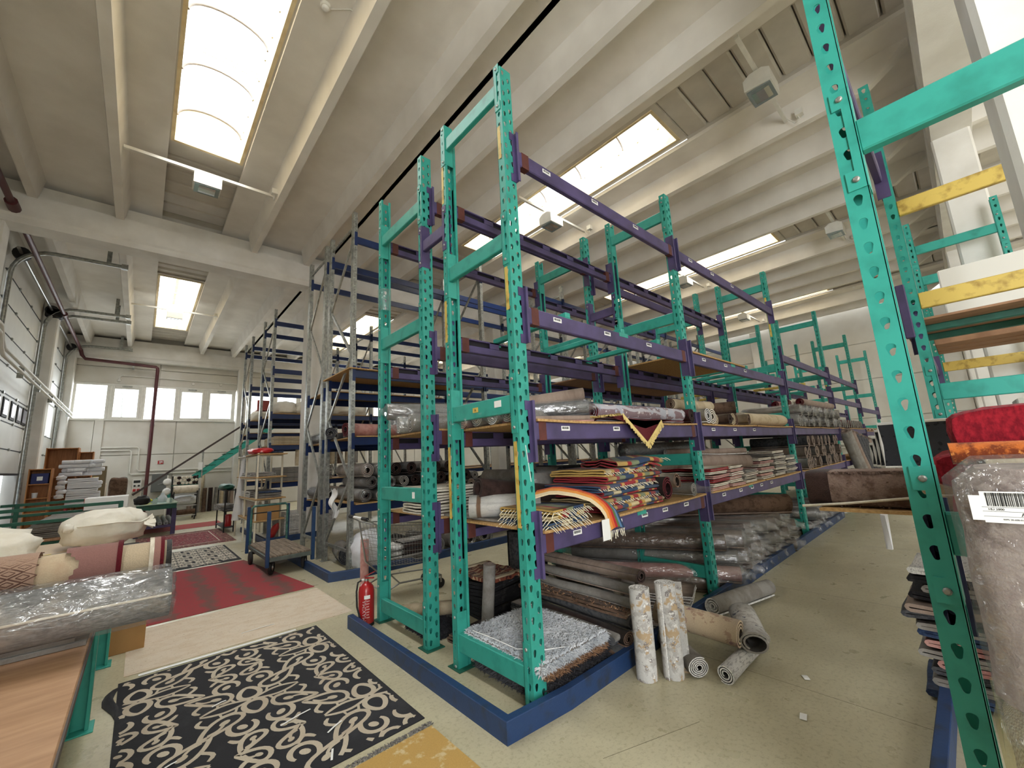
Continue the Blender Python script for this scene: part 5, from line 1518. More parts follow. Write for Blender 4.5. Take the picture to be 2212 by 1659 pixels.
for k in range(4):
    folded('pink and grey rug folded, %s of the pile beside the inner post' % ORD[k], 2.66, 3.5, 1.12 + 0.06 * k, 0.45, 0.6, 2, (R_PINK, R_GREY)[k % 2], R_GREY, 0.018, 0.0, SG, 0.028)
for k in range(6):
    rolled('%s dark roll with open black end on the second row lower shelf' % NTH[k], (3.2 + 0.25 * k, 3.52, 1.12 + 0.18 * (k % 2)), (3.2 + 0.25 * k, 4.4, 1.12 + 0.18 * (k % 2)), 0.1, rs.choice([R_DKGREY, R_BLACK, R_GREY]), R_BLACK, 2, SG, film=(k % 2 == 0))
for k in range(14):
    rolled('%s roll end past the second frame, lower shelf of the second row' % NTH[k], (4.98 + 0.25 * k, 3.5, 1.12), (4.98 + 0.25 * k, 4.45, 1.12), 0.11, rs.choice([R_DKGREY, R_TAUPE, R_GREY]), R_TAUPE, 3, SG)
    rolled('%s roll end past the second frame, upper shelf of the second row' % NTH[k], (4.98 + 0.25 * k, 3.5, 1.95), (4.98 + 0.25 * k, 4.45, 1.95), 0.11, rs.choice([R_WHITE, R_TAUPE, R_GREY]), R_TAUPE, 3, SG)
for k in range(12):
    rolled('%s roll end past the third frame of the second row' % NTH[k], (9.0 + 0.28 * k, 3.5, 1.95), (9.0 + 0.28 * k, 4.45, 1.95), 0.11, rs.choice([R_WHITE, R_TAUPE, R_GREY]), R_TAUPE, 3, SG)
# ---- extinguisher at the row end
t = thing('fire_extinguisher', 'red fire extinguisher with black hose inside the kerb corner, left of the teal racks', 'extinguisher', (1.87, 4.5, 0.0), 0.35)
part('cylinder', MB().lathe([(0.07, 0.0), (0.078, 0.01), (0.08, 0.03), (0.08, 0.33), (0.07, 0.375), (0.045, 0.405), (0.025, 0.415), (0.022, 0.43)], 24), M_RED, t)
part('base_ring', MB().lathe([(0.081, 0.0), (0.081, 0.03)], 24), M_RUBBER, t)
part('valve', MB().bbox(-0.02, 0.02, -0.02, 0.02, 0.425, 0.47, 0.006), M_ZINC, t)
part('handle', MB().bar((-0.015, 0.0, 0.462), (-0.015, -0.12, 0.475), 0.02, 0.012), M_RED, t)
part('lever', MB().bar((-0.015, 0.01, 0.475), (-0.015, -0.13, 0.535), 0.02, 0.008), M_RED, t)
part('gauge', MB().lathe([(0.014, 0.0), (0.014, 0.012)], 10, (-0.03, 0.02, 0.44)), M_WHITE, t)
part('hose', MB().tube([(-0.015, 0.03, 0.445), (-0.05, 0.07, 0.42), (-0.085, 0.05, 0.34), (-0.095, 0.03, 0.2), (-0.09, -0.01, 0.1), (-0.085, -0.03, 0.03), (-0.08, -0.05, 0.01)], 0.009, 8), M_RUBBER, t)
lb = MB()
K = 10
for i in range(K):
    a0, a1 = PI + 0.35 - 1.25 * i / K + 0.3, PI + 0.35 - 1.25 * (i + 1) / K + 0.3
a_ = PI * 1.18
def arc_panel(a0, a1, z0, z1, r, mt, nm):
    mb = MB().grid(8, 1, lambda u, v: (r * math.cos(a0 + (a1 - a0) * u), r * math.sin(a0 + (a1 - a0) * u), z0 + (z1 - z0) * v))
    return part(nm, mb, mt, t)
arc_panel(a_ + 0.0, a_ + 0.75, 0.27, 0.305, 0.0808, M_WHITE, 'label_band')
for k in range(7):
    arc_panel(a_ + 0.28, a_ + 0.7 - 0.05 * (k % 3), 0.245 - 0.026 * k, 0.252 - 0.026 * k, 0.0806, mat('pale_print', srgb(226, 190, 186), 0.6), 'label_line')
me = text_mesh('MAXIMA', 0.052)
for v in me.vertices:
    a, b = v.co.x, v.co.y
    th = a_ + 0.25 - b / 0.08
    v.co = (0.0812 * math.cos(th), 0.0812 * math.sin(th), 0.06 + a)
me.materials.append(M_WHITE)
link('lettering', me, t)
# ================================================================== RUGS ON THE LEFT WALKWAY
FLAT = 'rugs laid on the walkway'
M_BLK = rugmat('black_flatweave', srgb(38, 38, 42), [('noise', 3, 0.5, 0.7, srgb(52, 52, 56), None)], bump=0.4)
M_BGE = rugmat('greige_flatweave', srgb(196, 184, 164), [('noise', 3, 0.4, 0.7, srgb(182, 166, 146), None)], bump=0.4)
def scrolls(cells, sx, sy, wid, zt):
    """ribbons of the scroll pattern: four-petal flowers, pointed leaves, hooked paisleys, brackets"""
    mb = MB()
    zk = [0.0]
    def rib(pts, w_=wid, closed=False):
        n = len(pts)
        zk[0] += 0.000004
        vs = []
        for i, p in enumerate(pts):
            a = pts[(i - 1) % n] if closed else pts[max(i - 1, 0)]
            b = pts[(i + 1) % n] if closed else pts[min(i + 1, n - 1)]
            dx, dy = b[0] - a[0], b[1] - a[1]
            l = math.hypot(dx, dy) or 1
            ww = w_ * (1 if closed else (0.35 + 0.65 * min(1, 4 * min(i + 0.3, n - 0.7 - i) / n + 0.25)))
            vs += [(p[0] - dy / l * ww / 2, p[1] + dx / l * ww / 2, zt + zk[0]), (p[0] + dy / l * ww / 2, p[1] - dx / l * ww / 2, zt + zk[0])]
        m = n if closed else n - 1
        mb.add(vs, [(2 * i, 2 * i + 1, 2 * ((i + 1) % n) + 1, 2 * ((i + 1) % n)) for i in range(m)])
    def disc(cx_, cy_, rx, ry_, ang=0.0, n=12):
        ca, sa = math.cos(ang), math.sin(ang)
        vs = []
        for i in range(n):
            t = 2 * PI * i / n
            u, v = rx * math.cos(t), ry_ * math.sin(t)
            vs.append((cx_ + u * ca - v * sa, cy_ + u * sa + v * ca, zt + zk[0] + 0.000002))
        mb.add(vs, [tuple(range(n))])
    def leaf(cx_, cy_, ang, ln, wd, T):
        ca, sa = math.cos(ang), math.sin(ang)
        L2 = lambda u, v: T(cx_ + u * ca - v * sa, cy_ + u * sa + v * ca)
        n = 22
        pts = []
        for i in range(n):
            t = 2 * PI * i / n
            u = ln / 2 * math.cos(t)
            v = wd / 2 * math.sin(t) * (1 - 0.35 * math.cos(t)) * abs(math.sin(t / 2)) ** 0.35
            pts.append(L2(u, v + 0.02 * math.cos(t) ** 2))
        rib(pts, wid, True)
        q = L2(-ln * 0.14, 0.004)
        disc(q[0], q[1], ln * 0.12 * sx, wd * 0.16 * sy, ang)
        rib([L2(-ln * 0.1 + ln * 0.4 * i / 6, 0.012 + 0.02 * math.sin(i / 6 * PI)) for i in range(7)], wid * 0.7)
    def hook(cx_, cy_, s, q, T, r0=0.095):
        pts = []
        for i in range(20):
            t = -1.2 + i * 5.0 / 19
            r = r0 * (1 - 0.35 * i / 19)
            pts.append(T(cx_ + s * r * math.cos(t), cy_ + q * r * 1.1 * math.sin(t)))
        rib(pts, wid * 1.15)
        p = T(cx_ + s * 0.012, cy_)
        disc(p[0], p[1], 0.026 * sx, 0.036 * sy, 0.6 * s * q)
    for cx_, cy_ in cells:
        T = lambda u, v: (cx_ + u * sx, cy_ + v * sy)
        rib([T(0.018 * math.cos(t), 0.022 * math.sin(t)) for t in [2 * PI * i / 10 for i in range(10)]], wid * 0.7, True)
        for s in (-1, 1):
            rib([T(0.08 * math.sin(t) * (0.8 + 0.2 * math.cos(t)), s * (0.115 - 0.092 * math.cos(t))) for t in [2 * PI * i / 22 for i in range(22)]], wid * 1.2, True)
            for q in (-1, 1):
                rib([T(s * (0.02 + 0.285 * i / 9), q * (0.004 + 0.05 * math.sin(PI * i / 9))) for i in range(10)], wid * 0.85)
                rib([T(s * 0.1, q * 0.052), T(s * 0.115, q * 0.1), T(s * 0.195, q * 0.1), T(s * 0.2, q * 0.05)], wid * 0.8)
                leaf(s * 0.225, q * 0.215, s * q * 0.62 if s > 0 else PI + s * q * 0.62, 0.3, 0.15, T)
                hook(s * 0.1, q * 0.335, s, q, T)
                rib([T(s * (0.1 + 0.1 * i / 8), q * (0.44 + 0.055 * math.sin(i / 8 * PI))) for i in range(9)], wid)
                leaf(s * 0.105, q * 0.535, (PI / 2 - s * 0.75) * q, 0.2, 0.11, T)
                rib([T(s * (0.3 + 0.03 * math.sin(i * 0.7)), q * (0.05 + 0.13 * i / 6)) for i in range(7)], wid * 0.9)
    return mb
def clip(mb, x0, x1, y0, y1):
    f2 = [f for f in mb.f if all(x0 <= mb.v[i][0] <= x1 and y0 <= mb.v[i][1] <= y1 for i in f)]
    mb.f = f2
    mb.sm = [False] * len(f2)
    return mb
o = slab_rug('scroll_rug', 'black rug with large beige scroll and flower pattern, nearest on the walkway', 0.0, 1.5, 2.66, 4.9, 0.006, M_BLK, 0.0, 0.0, 1, FLAT, 8, 8)
cells = [(1.35, 4.41), (1.35, 3.18), (0.735, 3.795), (0.12, 4.41), (0.12, 3.18), (0.735, 5.02), (0.735, 2.565)]
cells = [(x - 0.75, y - 3.78) for x, y in cells]
part('scroll_pattern', clip(scrolls(cells, 1.0, 1.0, 0.03, 0.0066), -0.74, 0.73, -1.1, 1.1), M_BGE, o, label='beige scroll pattern')
t = part('turned_edge', MB().grid(6, 4, lambda u, v: (-0.75 + 0.02 * math.sin(u * 7) - 0.07 * v * math.sin(PI * u), 0.45 + 0.6 * u, 0.006 + 0.05 * math.sin(PI * v) * math.sin(PI * u)), True, 0.004), M_BLK, o)
o = slab_rug('scroll_rug', 'smaller black and cream ring patterned rug between two red rugs', 0.1, 1.55, 9.5, 11.65, 0.006, M_BLK, 0.0, 0.0, 2, FLAT, 6, 6)
c2 = [(-0.55 + 0.37 * i, -0.85 + 0.58 * j + (0.29 if i % 2 else 0)) for i in range(4) for j in range(4)]
part('ring_pattern', clip(scrolls(c2, 0.6, 0.55, 0.024, 0.0066), -0.7, 0.69, -1.04, 1.04), R_CREAM, o, label='cream ring pattern')
R_BEIGEFLAT = rugmat('worn_beige_flat_rug', srgb(214, 200, 180), [('noise', 5, 0.45, 0.62, srgb(204, 186, 162), (1, 2, 1)), ('noise', 34, 0.62, 0.66, srgb(150, 118, 90), (1, 2.5, 1))], bump=0.3)
slab_rug('flat_rug', 'worn plain beige rug between the scroll rug and the red rug', 0.03, 1.93, 5.02, 6.33, 0.005, R_BEIGEFLAT, 0.0, 0.001, 3, FLAT)
R_REDFLAT = rugmat('faded_red_flat_rug', srgb(158, 50, 58), [('wavy', 0.75, 0.4, 1.0, srgb(110, 76, 70), None), ('noise', 30, 0.5, 0.62, srgb(120, 70, 64), (6, 0.8, 1)), ('noise', 60, 0.66, 0.7, srgb(190, 130, 116), (6, 1, 1))], bump=0.3)
mb = MB().grid(10, 10, lambda u, v: (0.1 + (1.93 - 0.37 * v - 0.1) * u - 1.0, 6.42 + 2.96 * v - 7.9, 0.005), False, 0.005)
solo('flat_rug', mb, R_REDFLAT, 'faded red rug with grey banding under the trolley wheels', 'rug', (1.0, 7.9, 0), 0, FLAT)
R_PERS2 = rugmat('faded_red_persian', srgb(134, 50, 58), [('noise', 12, 0.52, 0.56, srgb(96, 44, 50), None), ('noise', 18, 0.56, 0.6, srgb(186, 146, 138), None)], bump=0.3)
o = slab_rug('flat_rug', 'faded red persian rug with pale border line, beyond the ring patterned rug', 0.05, 1.85, 12.15, 15.1, 0.006, R_PERS2, 0.0, 0.002, 5, FLAT)
mb = MB()
for a in ((-0.62, 0.62, -1.15, -1.12), (-0.62, 0.62, 1.12, 1.15), (-0.62, -0.6, -1.15, 1.15), (0.6, 0.62, -1.15, 1.15)): mb.box(*a, 0.006, 0.008)
part('border_line', mb, R_CREAM, o)
mb = MB()
for a in ((-0.9, 0.9, -1.47, -1.2), (-0.9, 0.9, 1.2, 1.47), (-0.9, -0.68, -1.2, 1.2), (0.68, 0.9, -1.2, 1.2)): mb.box(*a, 0.004, 0.0075)
part('border', mb, rugmat('persian_border', srgb(104, 56, 52), [('noise', 16, 0.54, 0.58, srgb(176, 138, 116), None)], bump=0.3), o)
slab_rug('flat_rug', 'long red runner rug farthest along the walkway', 0.2, 2.1, 16.1, 17.5, 0.005, rugmat('plain_red_runner', srgb(158, 66, 66), [('noise', 6, 0.5, 0.6, srgb(134, 84, 72), (3, 1, 1))], bump=0.3), 0.0, 0.001, 6, FLAT)
R_GOLD = rugmat('worn_gold_rug', srgb(188, 152, 86), [('noise', 9, 0.55, 0.63, srgb(204, 184, 142), None), ('noise', 3, 0.6, 0.7, srgb(164, 126, 68), None)], bump=0.3)
slab_rug('flat_rug', 'worn golden yellow rug at the bottom edge of the picture', 0.4, 1.49, 0.8, 2.56, 0.005, R_GOLD, 0.0, 0.001, 7, FLAT)
o = COL.objects[-1]
fr_ = [p_ for p_ in COL.objects if p_.get('label', '').startswith('worn golden')][0]
pile_blades(lambda u, v, r_: ((-0.3 + 0.86 * u, 0.885 + 0.035 * v, 0.001), (0.2, 0.8, 0.35)), 900, 0.018, mat('grey_fuzz', srgb(128, 124, 120), 0.95), fr_, 5, 'fringe')
solo('paper_strip', MB().bbox(-0.6, 0.6, -0.02, 0.02, 0.0, 0.003, 0.001), M_WHITE, 'white paper strip lying between the scroll rug and the beige rug', 'paper', (0.72, 4.955, 0.003), -0.01)
rs = random.Random(3)
for k, (x, y, l, a) in enumerate(((0.55, 3.9, 0.09, 0.3), (0.9, 3.3, 0.2, 0.25), (0.25, 3.35, 0.08, 0.4), (1.05, 3.0, 0.12, 0.5), (0.95, 2.75, 0.1, 1.2), (3.1, 0.95, 0.07, 0.2), (3.6, 1.05, 0.06, 0.6), (1.05, 5.3, 0.3, 0.03))):
    solo('paper_scrap', MB().grid(3, 1, lambda u, v: (l * (u - 0.5), 0.012 * (v - 0.5) * (3 if k > 4 and k < 7 else 1), 0.003 + 0.004 * math.sin(u * 3)), False, 0.0008), M_WHITE, ('white paper scrap on the scroll rug near its flower centre', 'long thread of paper across the scroll rug', 'paper scrap at the left part of the scroll rug', 'curled paper scrap near the front of the scroll rug', 'slim paper scrap lying upright at the front of the scroll rug', 'torn white paper on the aisle floor near the right post', 'small paper bit on the aisle floor', 'thin white strip on the beige rug')[k], 'paper', (x, y, 0.008 if k < 5 else 0.004), a)
# ================================================================== THE PACKING TABLE AT LEFT
t = thing('packing_table', 'low table with brown hardboard top on green steel posts, bottom left', 'table', (-0.9, 3.2, 0))
part('table_top', MB().bbox(-0.75, 0.77, -2.4, 2.35, 0.75, 0.785, 0.006), M_HARD, t)
part('edge_strip', MB().box(0.77, 0.776, -2.4, 2.35, 0.748, 0.784), mat('dark_edge_strip', srgb(88, 80, 76), 0.7), t)
def ibeam_leg(parent, x, y):
    o = part('leg', MB().bbox(x - 0.055, x - 0.035, y - 0.05, y + 0.05, 0.01, 0.75, 0.003).bbox(x + 0.035, x + 0.055, y - 0.05, y + 0.05, 0.01, 0.75, 0.003).box(x - 0.035, x + 0.035, y - 0.005, y + 0.005, 0.01, 0.75), M_GREEN, parent)
    part('base_plate', MB().bbox(x - 0.08, x + 0.08, y - 0.09, y + 0.09, 0, 0.01, 0.002), M_GREEN, o)
for x, y in ((0.72, 1.06), (0.76, 2.28), (-0.68, 1.06), (-0.68, 2.28), (0.72, -1.9), (-0.68, -1.9)): ibeam_leg(t, x, y)
part('rail', MB().bbox(0.7, 0.75, -1.85, 2.25, 0.62, 0.74, 0.004), M_GREEN, t)
part('lower_rail', MB().tube([(0.7, 1.06, 0.36), (-0.66, 1.06, 0.36)], 0.02, 8), M_ZINC, t)
t2 = thing('packing_table', 'second packing table behind the rolls, white bale standing on it', 'table', (-0.85, 7.2, 0))
part('table_top', MB().bbox(-0.8, 0.72, -1.55, 1.4, 0.76, 0.79, 0.006), mat('pale_table_board', srgb(206, 182, 152), 0.6), t2)
for x, y in ((0.66, -1.45), (0.66, 1.3), (-0.7, -1.45), (-0.7, 1.3)): ibeam_leg(t2, x, y)
for k in range(5):
    folded(('silver rug lowest under the grey roll on the table', 'dark rug second under the grey roll on the table', 'striped pale rug third under the grey roll', 'brown rug fourth under the grey roll', 'tan rug topmost under the grey roll')[k], -1.62, 3.28 + 0.02 * k, 0.786 + 0.025 * k, 1.48 - 0.05 * (k % 2) + 0.0, 1.1, 1, (R_GREY, R_BLACK, R_CREAM, R_DKBROWN, R_BEIGE)[k], R_GREY, 0.02, 0.0, 'rugs under the grey roll', 0.022, 0.004)
R_KNIT = rugmat('grey_ribbed_rug', srgb(134, 134, 134), [('noise', 70, 0.4, 0.6, srgb(96, 96, 98), (0.4, 1, 1)), ('noise', 2.5, 0.5, 0.65, srgb(150, 140, 130), None)], bump=0.7, bscale=90)
o = rolled('grey ribbed rug roll tightly wrapped in clear film on the table edge', (0.175, 3.13, 0.868), (-1.9, 3.13, 0.878), 0.138, R_KNIT, R_KNIT, 3.5, squash=0.95, jit=0.006)
part('packing_film', film_mesh(2.07, 0.138, 5, 0.012), None, o)
part('seam_cord', MB().tube([(0.0, 0.134, 0.15), (0.5, 0.136, 0.15), (1.2, 0.137, 0.14), (2.0, 0.136, 0.15)], 0.006, 6), R_CREAM, o)
R_DIAM = rugmat('cream_red_diamond_rug', srgb(202, 184, 156), [('noise', 2, 0.5, 0.6, srgb(188, 164, 138), None)], bump=0.5)
o = rolled('cream rug roll with diamonds and maroon border lying behind the grey roll', (0.16, 3.5, 1.02), (-1.9, 3.5, 1.02), 0.118, R_DIAM, R_CREAM, 3, jit=0.006)
def wrap_band(parent, x0, x1, R, mt, nm, a0=-PI * 0.35, a1=PI * 0.85, r_=1.006, lab=None):
    mb = MB().grid(2, 18, lambda u, v: (x0 + (x1 - x0) * u, R * r_ * math.cos(a0 + (a1 - a0) * v), R + R * r_ * math.sin(a0 + (a1 - a0) * v)))
    return part(nm, mb, mt, parent, label=lab)
wrap_band(o, 0.012, 0.03, 0.122, R_MAROON, 'border', lab='maroon end border')
wrap_band(o, 0.03, 0.06, 0.122, rugmat('dusty_mauve', srgb(150, 112, 104), bump=0.4), 'border')
wrap_band(o, 0.06, 0.08, 0.122, R_CREAM, 'border')
wrap_band(o, 0.2, 0.222, 0.126, R_MAROON, 'border', r_=1.01, lab='maroon rolled border')
wrap_band(o, 0.222, 0.36, 0.122, rugmat('mauve_field', srgb(142, 104, 98), bump=0.4), 'mauve_field')
def jag(u, v): return 0.36 + 0.1 * math.floor(4 * abs(math.sin(v * 5.1))) / 4 * (1 - 0.4 * v)
mb = MB().grid(1, 60, lambda u, v: (0.355 + (jag(0, v) - 0.34) * u * 0.9, 0.1232 * math.cos(PI * (0.85 - 1.2 * v)), 0.122 + 0.1232 * math.sin(PI * (0.85 - 1.2 * v))), False)
part('stepped_edge', mb, rugmat('mauve_field2', srgb(142, 104, 98), bump=0.4), o)
wrap_band(o, 0.53, 1.4, 0.122, rugmat('tan_field', srgb(168, 140, 122), bump=0.4), 'tan_field')
mb = MB()
rr0 = 0.1235
def onroll(x, a): return (x, rr0 * math.cos(a), 0.118 + rr0 * math.sin(a))
for i in range(14):
    for j in range(7):
        xc, ac = 0.57 + 0.052 * i, -PI * 0.2 + 0.42 * j + (0.21 if i % 2 else 0)
        for sc in (1.0, 0.5):
            pts = [(xc + 0.048 * sc, ac), (xc, ac + 0.2 * sc), (xc - 0.048 * sc, ac), (xc, ac - 0.2 * sc)]
            for a, b in zip(pts, pts[1:] + pts[:1]):
                mb.tube([onroll(*a), onroll((a[0] + b[0]) / 2, (a[1] + b[1]) / 2), onroll(*b)], 0.0028, 3, False, False)
part('diamond_pattern', mb, rugmat('brown_line', srgb(104, 76, 66), bump=0.2), o, label='brown diamond lattice')
rolled('charcoal rug roll with black pile and cream edge behind the cream roll', (0.21, 3.86, 0.99), (-1.6, 3.92, 0.99), 0.115, R_DKGREY, R_BLACK, 2.2, bind=R_CREAM)
# bales and loose things on the table
M_COT = mat('cream_cotton_bale', srgb(246, 242, 230), 0.9, col2=srgb(234, 228, 212), scale=5, bump=0.5, bscale=16)
o = sack('cream cotton bale tied with cord on the second table', (-0.28, 7.75, 0.79), 0.4, 0.34, 0.22, M_COT, 0.05, None, 'bale', 3, 'cotton_bale')
part('cord', MB().tube([(-0.41, -0.1, 0.27), (-0.2, -0.345, 0.28), (0.1, -0.36, 0.29), (0.32, -0.33, 0.26), (0.41, -0.1, 0.28)], 0.012, 6), M_COT, o)
part('knot', lump(MB(), 0.05, 0.05, 0.05, 9, 0.2).move(Matrix.Translation((-0.33, -0.3, 0.22))), M_COT, o)
mb = MB()
for i in range(14):
    a = rs.uniform(-0.6, 0.6)
    mb.grid(2, 2, lambda u, v: (0.36 + 0.12 * u * math.cos(a), -0.1 + 0.03 * i - 0.2 + 0.04 * v, 0.22 + 0.14 * u * math.sin(a) + 0.03 * v), True, 0.002)
part('gathered_end', mb, M_COT, o)
sack('white cloth bundle at the left edge behind the rolls', (-1.15, 6.6, 0.79), 0.42, 0.5, 0.2, M_COT, 0.2, None, 'bale', 8, 'cotton_bale')
o = solo('plastic_sheet', MB().grid(14, 14, lambda u, v: (0.75 * (u - 0.5), 0.6 * (v - 0.5), 0.03 + 0.07 * abs(noise.noise(Vector((u * 4, v * 4, 2.2)))) + 0.06 * (1 - abs(2 * u - 1)))), mat('milky_sheet', srgb(228, 222, 208), 0.35, noise_amt=0.08, scale=6), 'crumpled milky plastic sheet on the table in front of the bales', 'sheet', (-0.95, 5.9, 0.79))
solo('yellow_card', MB().bbox(-0.06, 0.06, -0.03, 0.03, 0, 0.05, 0.004), mat('yellow_card', srgb(230, 204, 40), 0.5), 'small yellow box on the table left of the bale', 'box', (-0.72, 7.0, 0.79), 0.2)
solo('black_tray', MB().bbox(-0.24, 0.24, -0.12, 0.12, 0, 0.03, 0.008), M_RUBBER, 'flat black tray at the foot of the cream bale', 'tray', (-0.18, 7.15, 0.79))
t = carton('tall brown cardboard box with printed lines standing under the table end', -0.12, 0.16, 5.68, 6.0, 0, 0.68)
for k, s_ in enumerate(('PRODUCTION', '6 PCS', '10.1 KGS', '12.1 KGS', 'HANDWOVEN')):
    l = link('lettering', text_mesh(s_, 0.034, 0.0005, 'CENTER'), t, (0.02, -0.1615, 0.55 - 0.07 * k), (PI / 2, 0, 0))
    l.data.materials.append(mat('faded_print', srgb(120, 88, 52), 0.8))
# ================================================================== PLATFORM TROLLEY
t = thing('platform_trolley', 'flat platform trolley with plank deck and blue corner posts on the red rug', 'trolley', (1.9, 8.38, 0))
hx, hy = 0.3, 0.83
for sy in (-1, 1): part('frame_rail', MB().bbox(-hx, hx, sy * hy - 0.02, sy * hy + 0.02, 0.22, 0.28, 0.004), mat('grey_green_steel', srgb(96, 106, 100), 0.6, noise_amt=0.3, scale=12), t)
for sx in (-1, 1): part('frame_rail', MB().bbox(sx * hx - 0.02, sx * hx + 0.02, -hy, hy, 0.22, 0.28, 0.004), MATS['grey_green_steel'], t)
M_OLDW = mat('weathered_plank', srgb(150, 134, 116), 0.85, col2=srgb(108, 94, 80), scale=5, stretch=(10, 1, 1))
for i in range(6):
    part('plank', MB().bbox(-hx + 0.1 * i + 0.002, -hx + 0.1 * (i + 1) - 0.003, -hy, hy, 0.28, 0.305 + 0.002 * (i % 3), 0.004), M_OLDW, t)
M_POST = mat('blue_post_paint', srgb(30, 66, 110), 0.45, noise_amt=0.25, scale=10)
M_GPOST = mat('sea_green_chipped_paint', srgb(72, 128, 116), 0.5, col2=srgb(52, 84, 82), scale=14)
for sx, sy, zt in ((-1, -1, 0.98), (1, -1, 0.98), (-1, 1, 0.96), (1, 1, 0.96)):
    part('post', MB().bbox(sx * (hx + 0.03) - 0.025, sx * (hx + 0.03) + 0.025, sy * (hy - 0.02) - 0.03, sy * (hy - 0.02) + 0.03, 0.14, zt, 0.004), M_POST, t)
part('push_handle', MB().tube([(-hx, hy - 0.1, 0.3), (-hx, hy - 0.1, 0.93), (-hx + 0.04, hy - 0.1, 0.97), (hx - 0.04, hy - 0.1, 0.97), (hx, hy - 0.1, 0.93), (hx, hy - 0.1, 0.3)], 0.02, 8), M_GPOST, t)
part('cross_bar', MB().tube([(-hx, hy - 0.1, 0.84), (hx, hy - 0.1, 0.84)], 0.012, 6), M_RUBBER, t)
for sx in (-1, 1):
    for sy in (-1, 1):
        w_ = MB().lathe([(0.055, -0.022), (0.1, -0.024), (0.112, -0.012), (0.112, 0.012), (0.1, 0.024), (0.055, 0.022)], 20).move(Matrix.Translation((sx * 0.24 if sy < 0 else sx * 0.33, sy * 0.68 if sy < 0 else 0.45, 0.112)) @ Matrix.Rotation(PI / 2, 4, 'Y') @ Matrix.Rotation(0.5 if sy < 0 else 0, 4, 'X'))
        q = part('wheel', w_, M_RUBBER, t)
        part('hub', MB().lathe([(0.054, -0.018), (0.054, 0.018)], 14).move(Matrix.Translation((sx * 0.24 if sy < 0 else sx * 0.33, sy * 0.68 if sy < 0 else 0.45, 0.112)) @ Matrix.Rotation(PI / 2, 4, 'Y')), M_STEEL, q)
        part('caster_fork', MB().bbox(sx * 0.24 - 0.035, sx * 0.24 + 0.035, sy * 0.68 - 0.02, sy * 0.68 + 0.05, 0.13, 0.23, 0.005), M_RUBBER, t)
# ================================================================== SHOPPING CART
t = thing('shopping_cart', 'wire shopping cart with white handle grip behind the teal racks', 'cart', (2.15, 5.15, 0), 0.0)
def lp(a, b, u): return Vector(a).lerp(Vector(b), u)
T4 = [(0.0, -0.27, 0.92), (0.95, -0.2, 0.78), (0.95, 0.2, 0.78), (0.0, 0.27, 0.92)]
B4 = [(0.1, -0.22, 0.42), (0.92, -0.16, 0.34), (0.92, 0.16, 0.34), (0.1, 0.22, 0.42)]
part('basket_rim', MB().tube([T4[0], T4[1], T4[2], T4[3], T4[0]], 0.008, 6), M_STEEL, t)
part('basket_base_rim', MB().tube([B4[0], B4[1], B4[2], B4[3], B4[0]], 0.006, 6), M_STEEL, t)
mb = MB()
for s_ in range(4):
    a, b = s_, (s_ + 1) % 4
    n = 22 if s_ in (0, 2) else 11
    for i in range(1, n):
        mb.tube([lp(T4[a], T4[b], i / n), lp(B4[a], B4[b], i / n)], 0.0022, 4, False)
    for i in range(1, 6):
        mb.tube([lp(T4[a], B4[a], i / 6), lp(T4[b], B4[b], i / 6)], 0.003, 4, False)
for i in range(1, 14):
    mb.tube([lp(B4[0], B4[1], i / 14), lp(B4[3], B4[2], i / 14)], 0.0022, 4, False)
part('wire_mesh', mb, M_STEEL, t, kind='stuff')
part('handle', MB().tube([(-0.12, -0.26, 1.0), (-0.12, 0.26, 1.0)], 0.016, 8), M_WHITE, t)
for sy in (-1, 1):
    part('handle_arm', MB().tube([(-0.12, sy * 0.26, 1.0), (0.0, sy * 0.27, 0.92), (0.08, sy * 0.25, 0.42), (0.3, sy * 0.25, 0.2), (0.9, sy * 0.22, 0.16)], 0.011, 6), M_STEEL, t)
    part('handle_grip', MB().tube([(-0.12, sy * 0.2 - 0.07, 1.0), (-0.12, sy * 0.2 + 0.07, 1.0)], 0.022, 8), M_RUBBER, t)
part('lower_frame', MB().tube([(0.3, -0.25, 0.2), (0.12, -0.25, 0.14), (0.12, 0.25, 0.14), (0.3, 0.25, 0.2)], 0.01, 6), M_STEEL, t)
part('lower_frame', MB().tube([(0.9, -0.22, 0.16), (0.9, 0.22, 0.16)], 0.01, 6), M_STEEL, t)
for x, y in ((0.12, -0.25), (0.12, 0.25), (0.9, -0.2), (0.9, 0.2)):
    q = part('wheel', MB().lathe([(0.02, -0.015), (0.058, -0.014), (0.06, 0), (0.058, 0.014), (0.02, 0.015)], 14).move(Matrix.Translation((x, y, 0.06)) @ Matrix.Rotation(PI / 2, 4, 'X')), M_RUBBER, t)
    part('fork', MB().bbox(x - 0.012, x + 0.012, y - 0.022, y + 0.022, 0.07, 0.16, 0.003), M_STEEL, q)
folded('dark striped rug folded upright inside the shopping cart', 2.55, 5.0, 0.46, 0.4, 0.2, 6, R_DKBROWN, R_GREY, 0.02, 0.0, 'rugs in the shopping cart', 0.035)
folded('white rug folded inside the shopping cart', 2.35, 5.0, 0.46, 0.18, 0.25, 5, R_WHITE, R_WHITE, 0.02, 0.0, 'rugs in the shopping cart', 0.035)
for k in range(4): folded('grey rug in the bottom of the shopping cart', 2.75, 5.0 + 0.02 * k, 0.4 + 0.02 * k, 0.25, 0.25, 1, R_GREY, R_GREY, 0.012, 0.1 * k, 'rugs in the shopping cart') if k == 0 else None
standing('pink film wrapped roll standing beside the shopping cart handle', 2.3, 5.6, 0.06, 0.66, R_PINK, R_WHITE, 3)
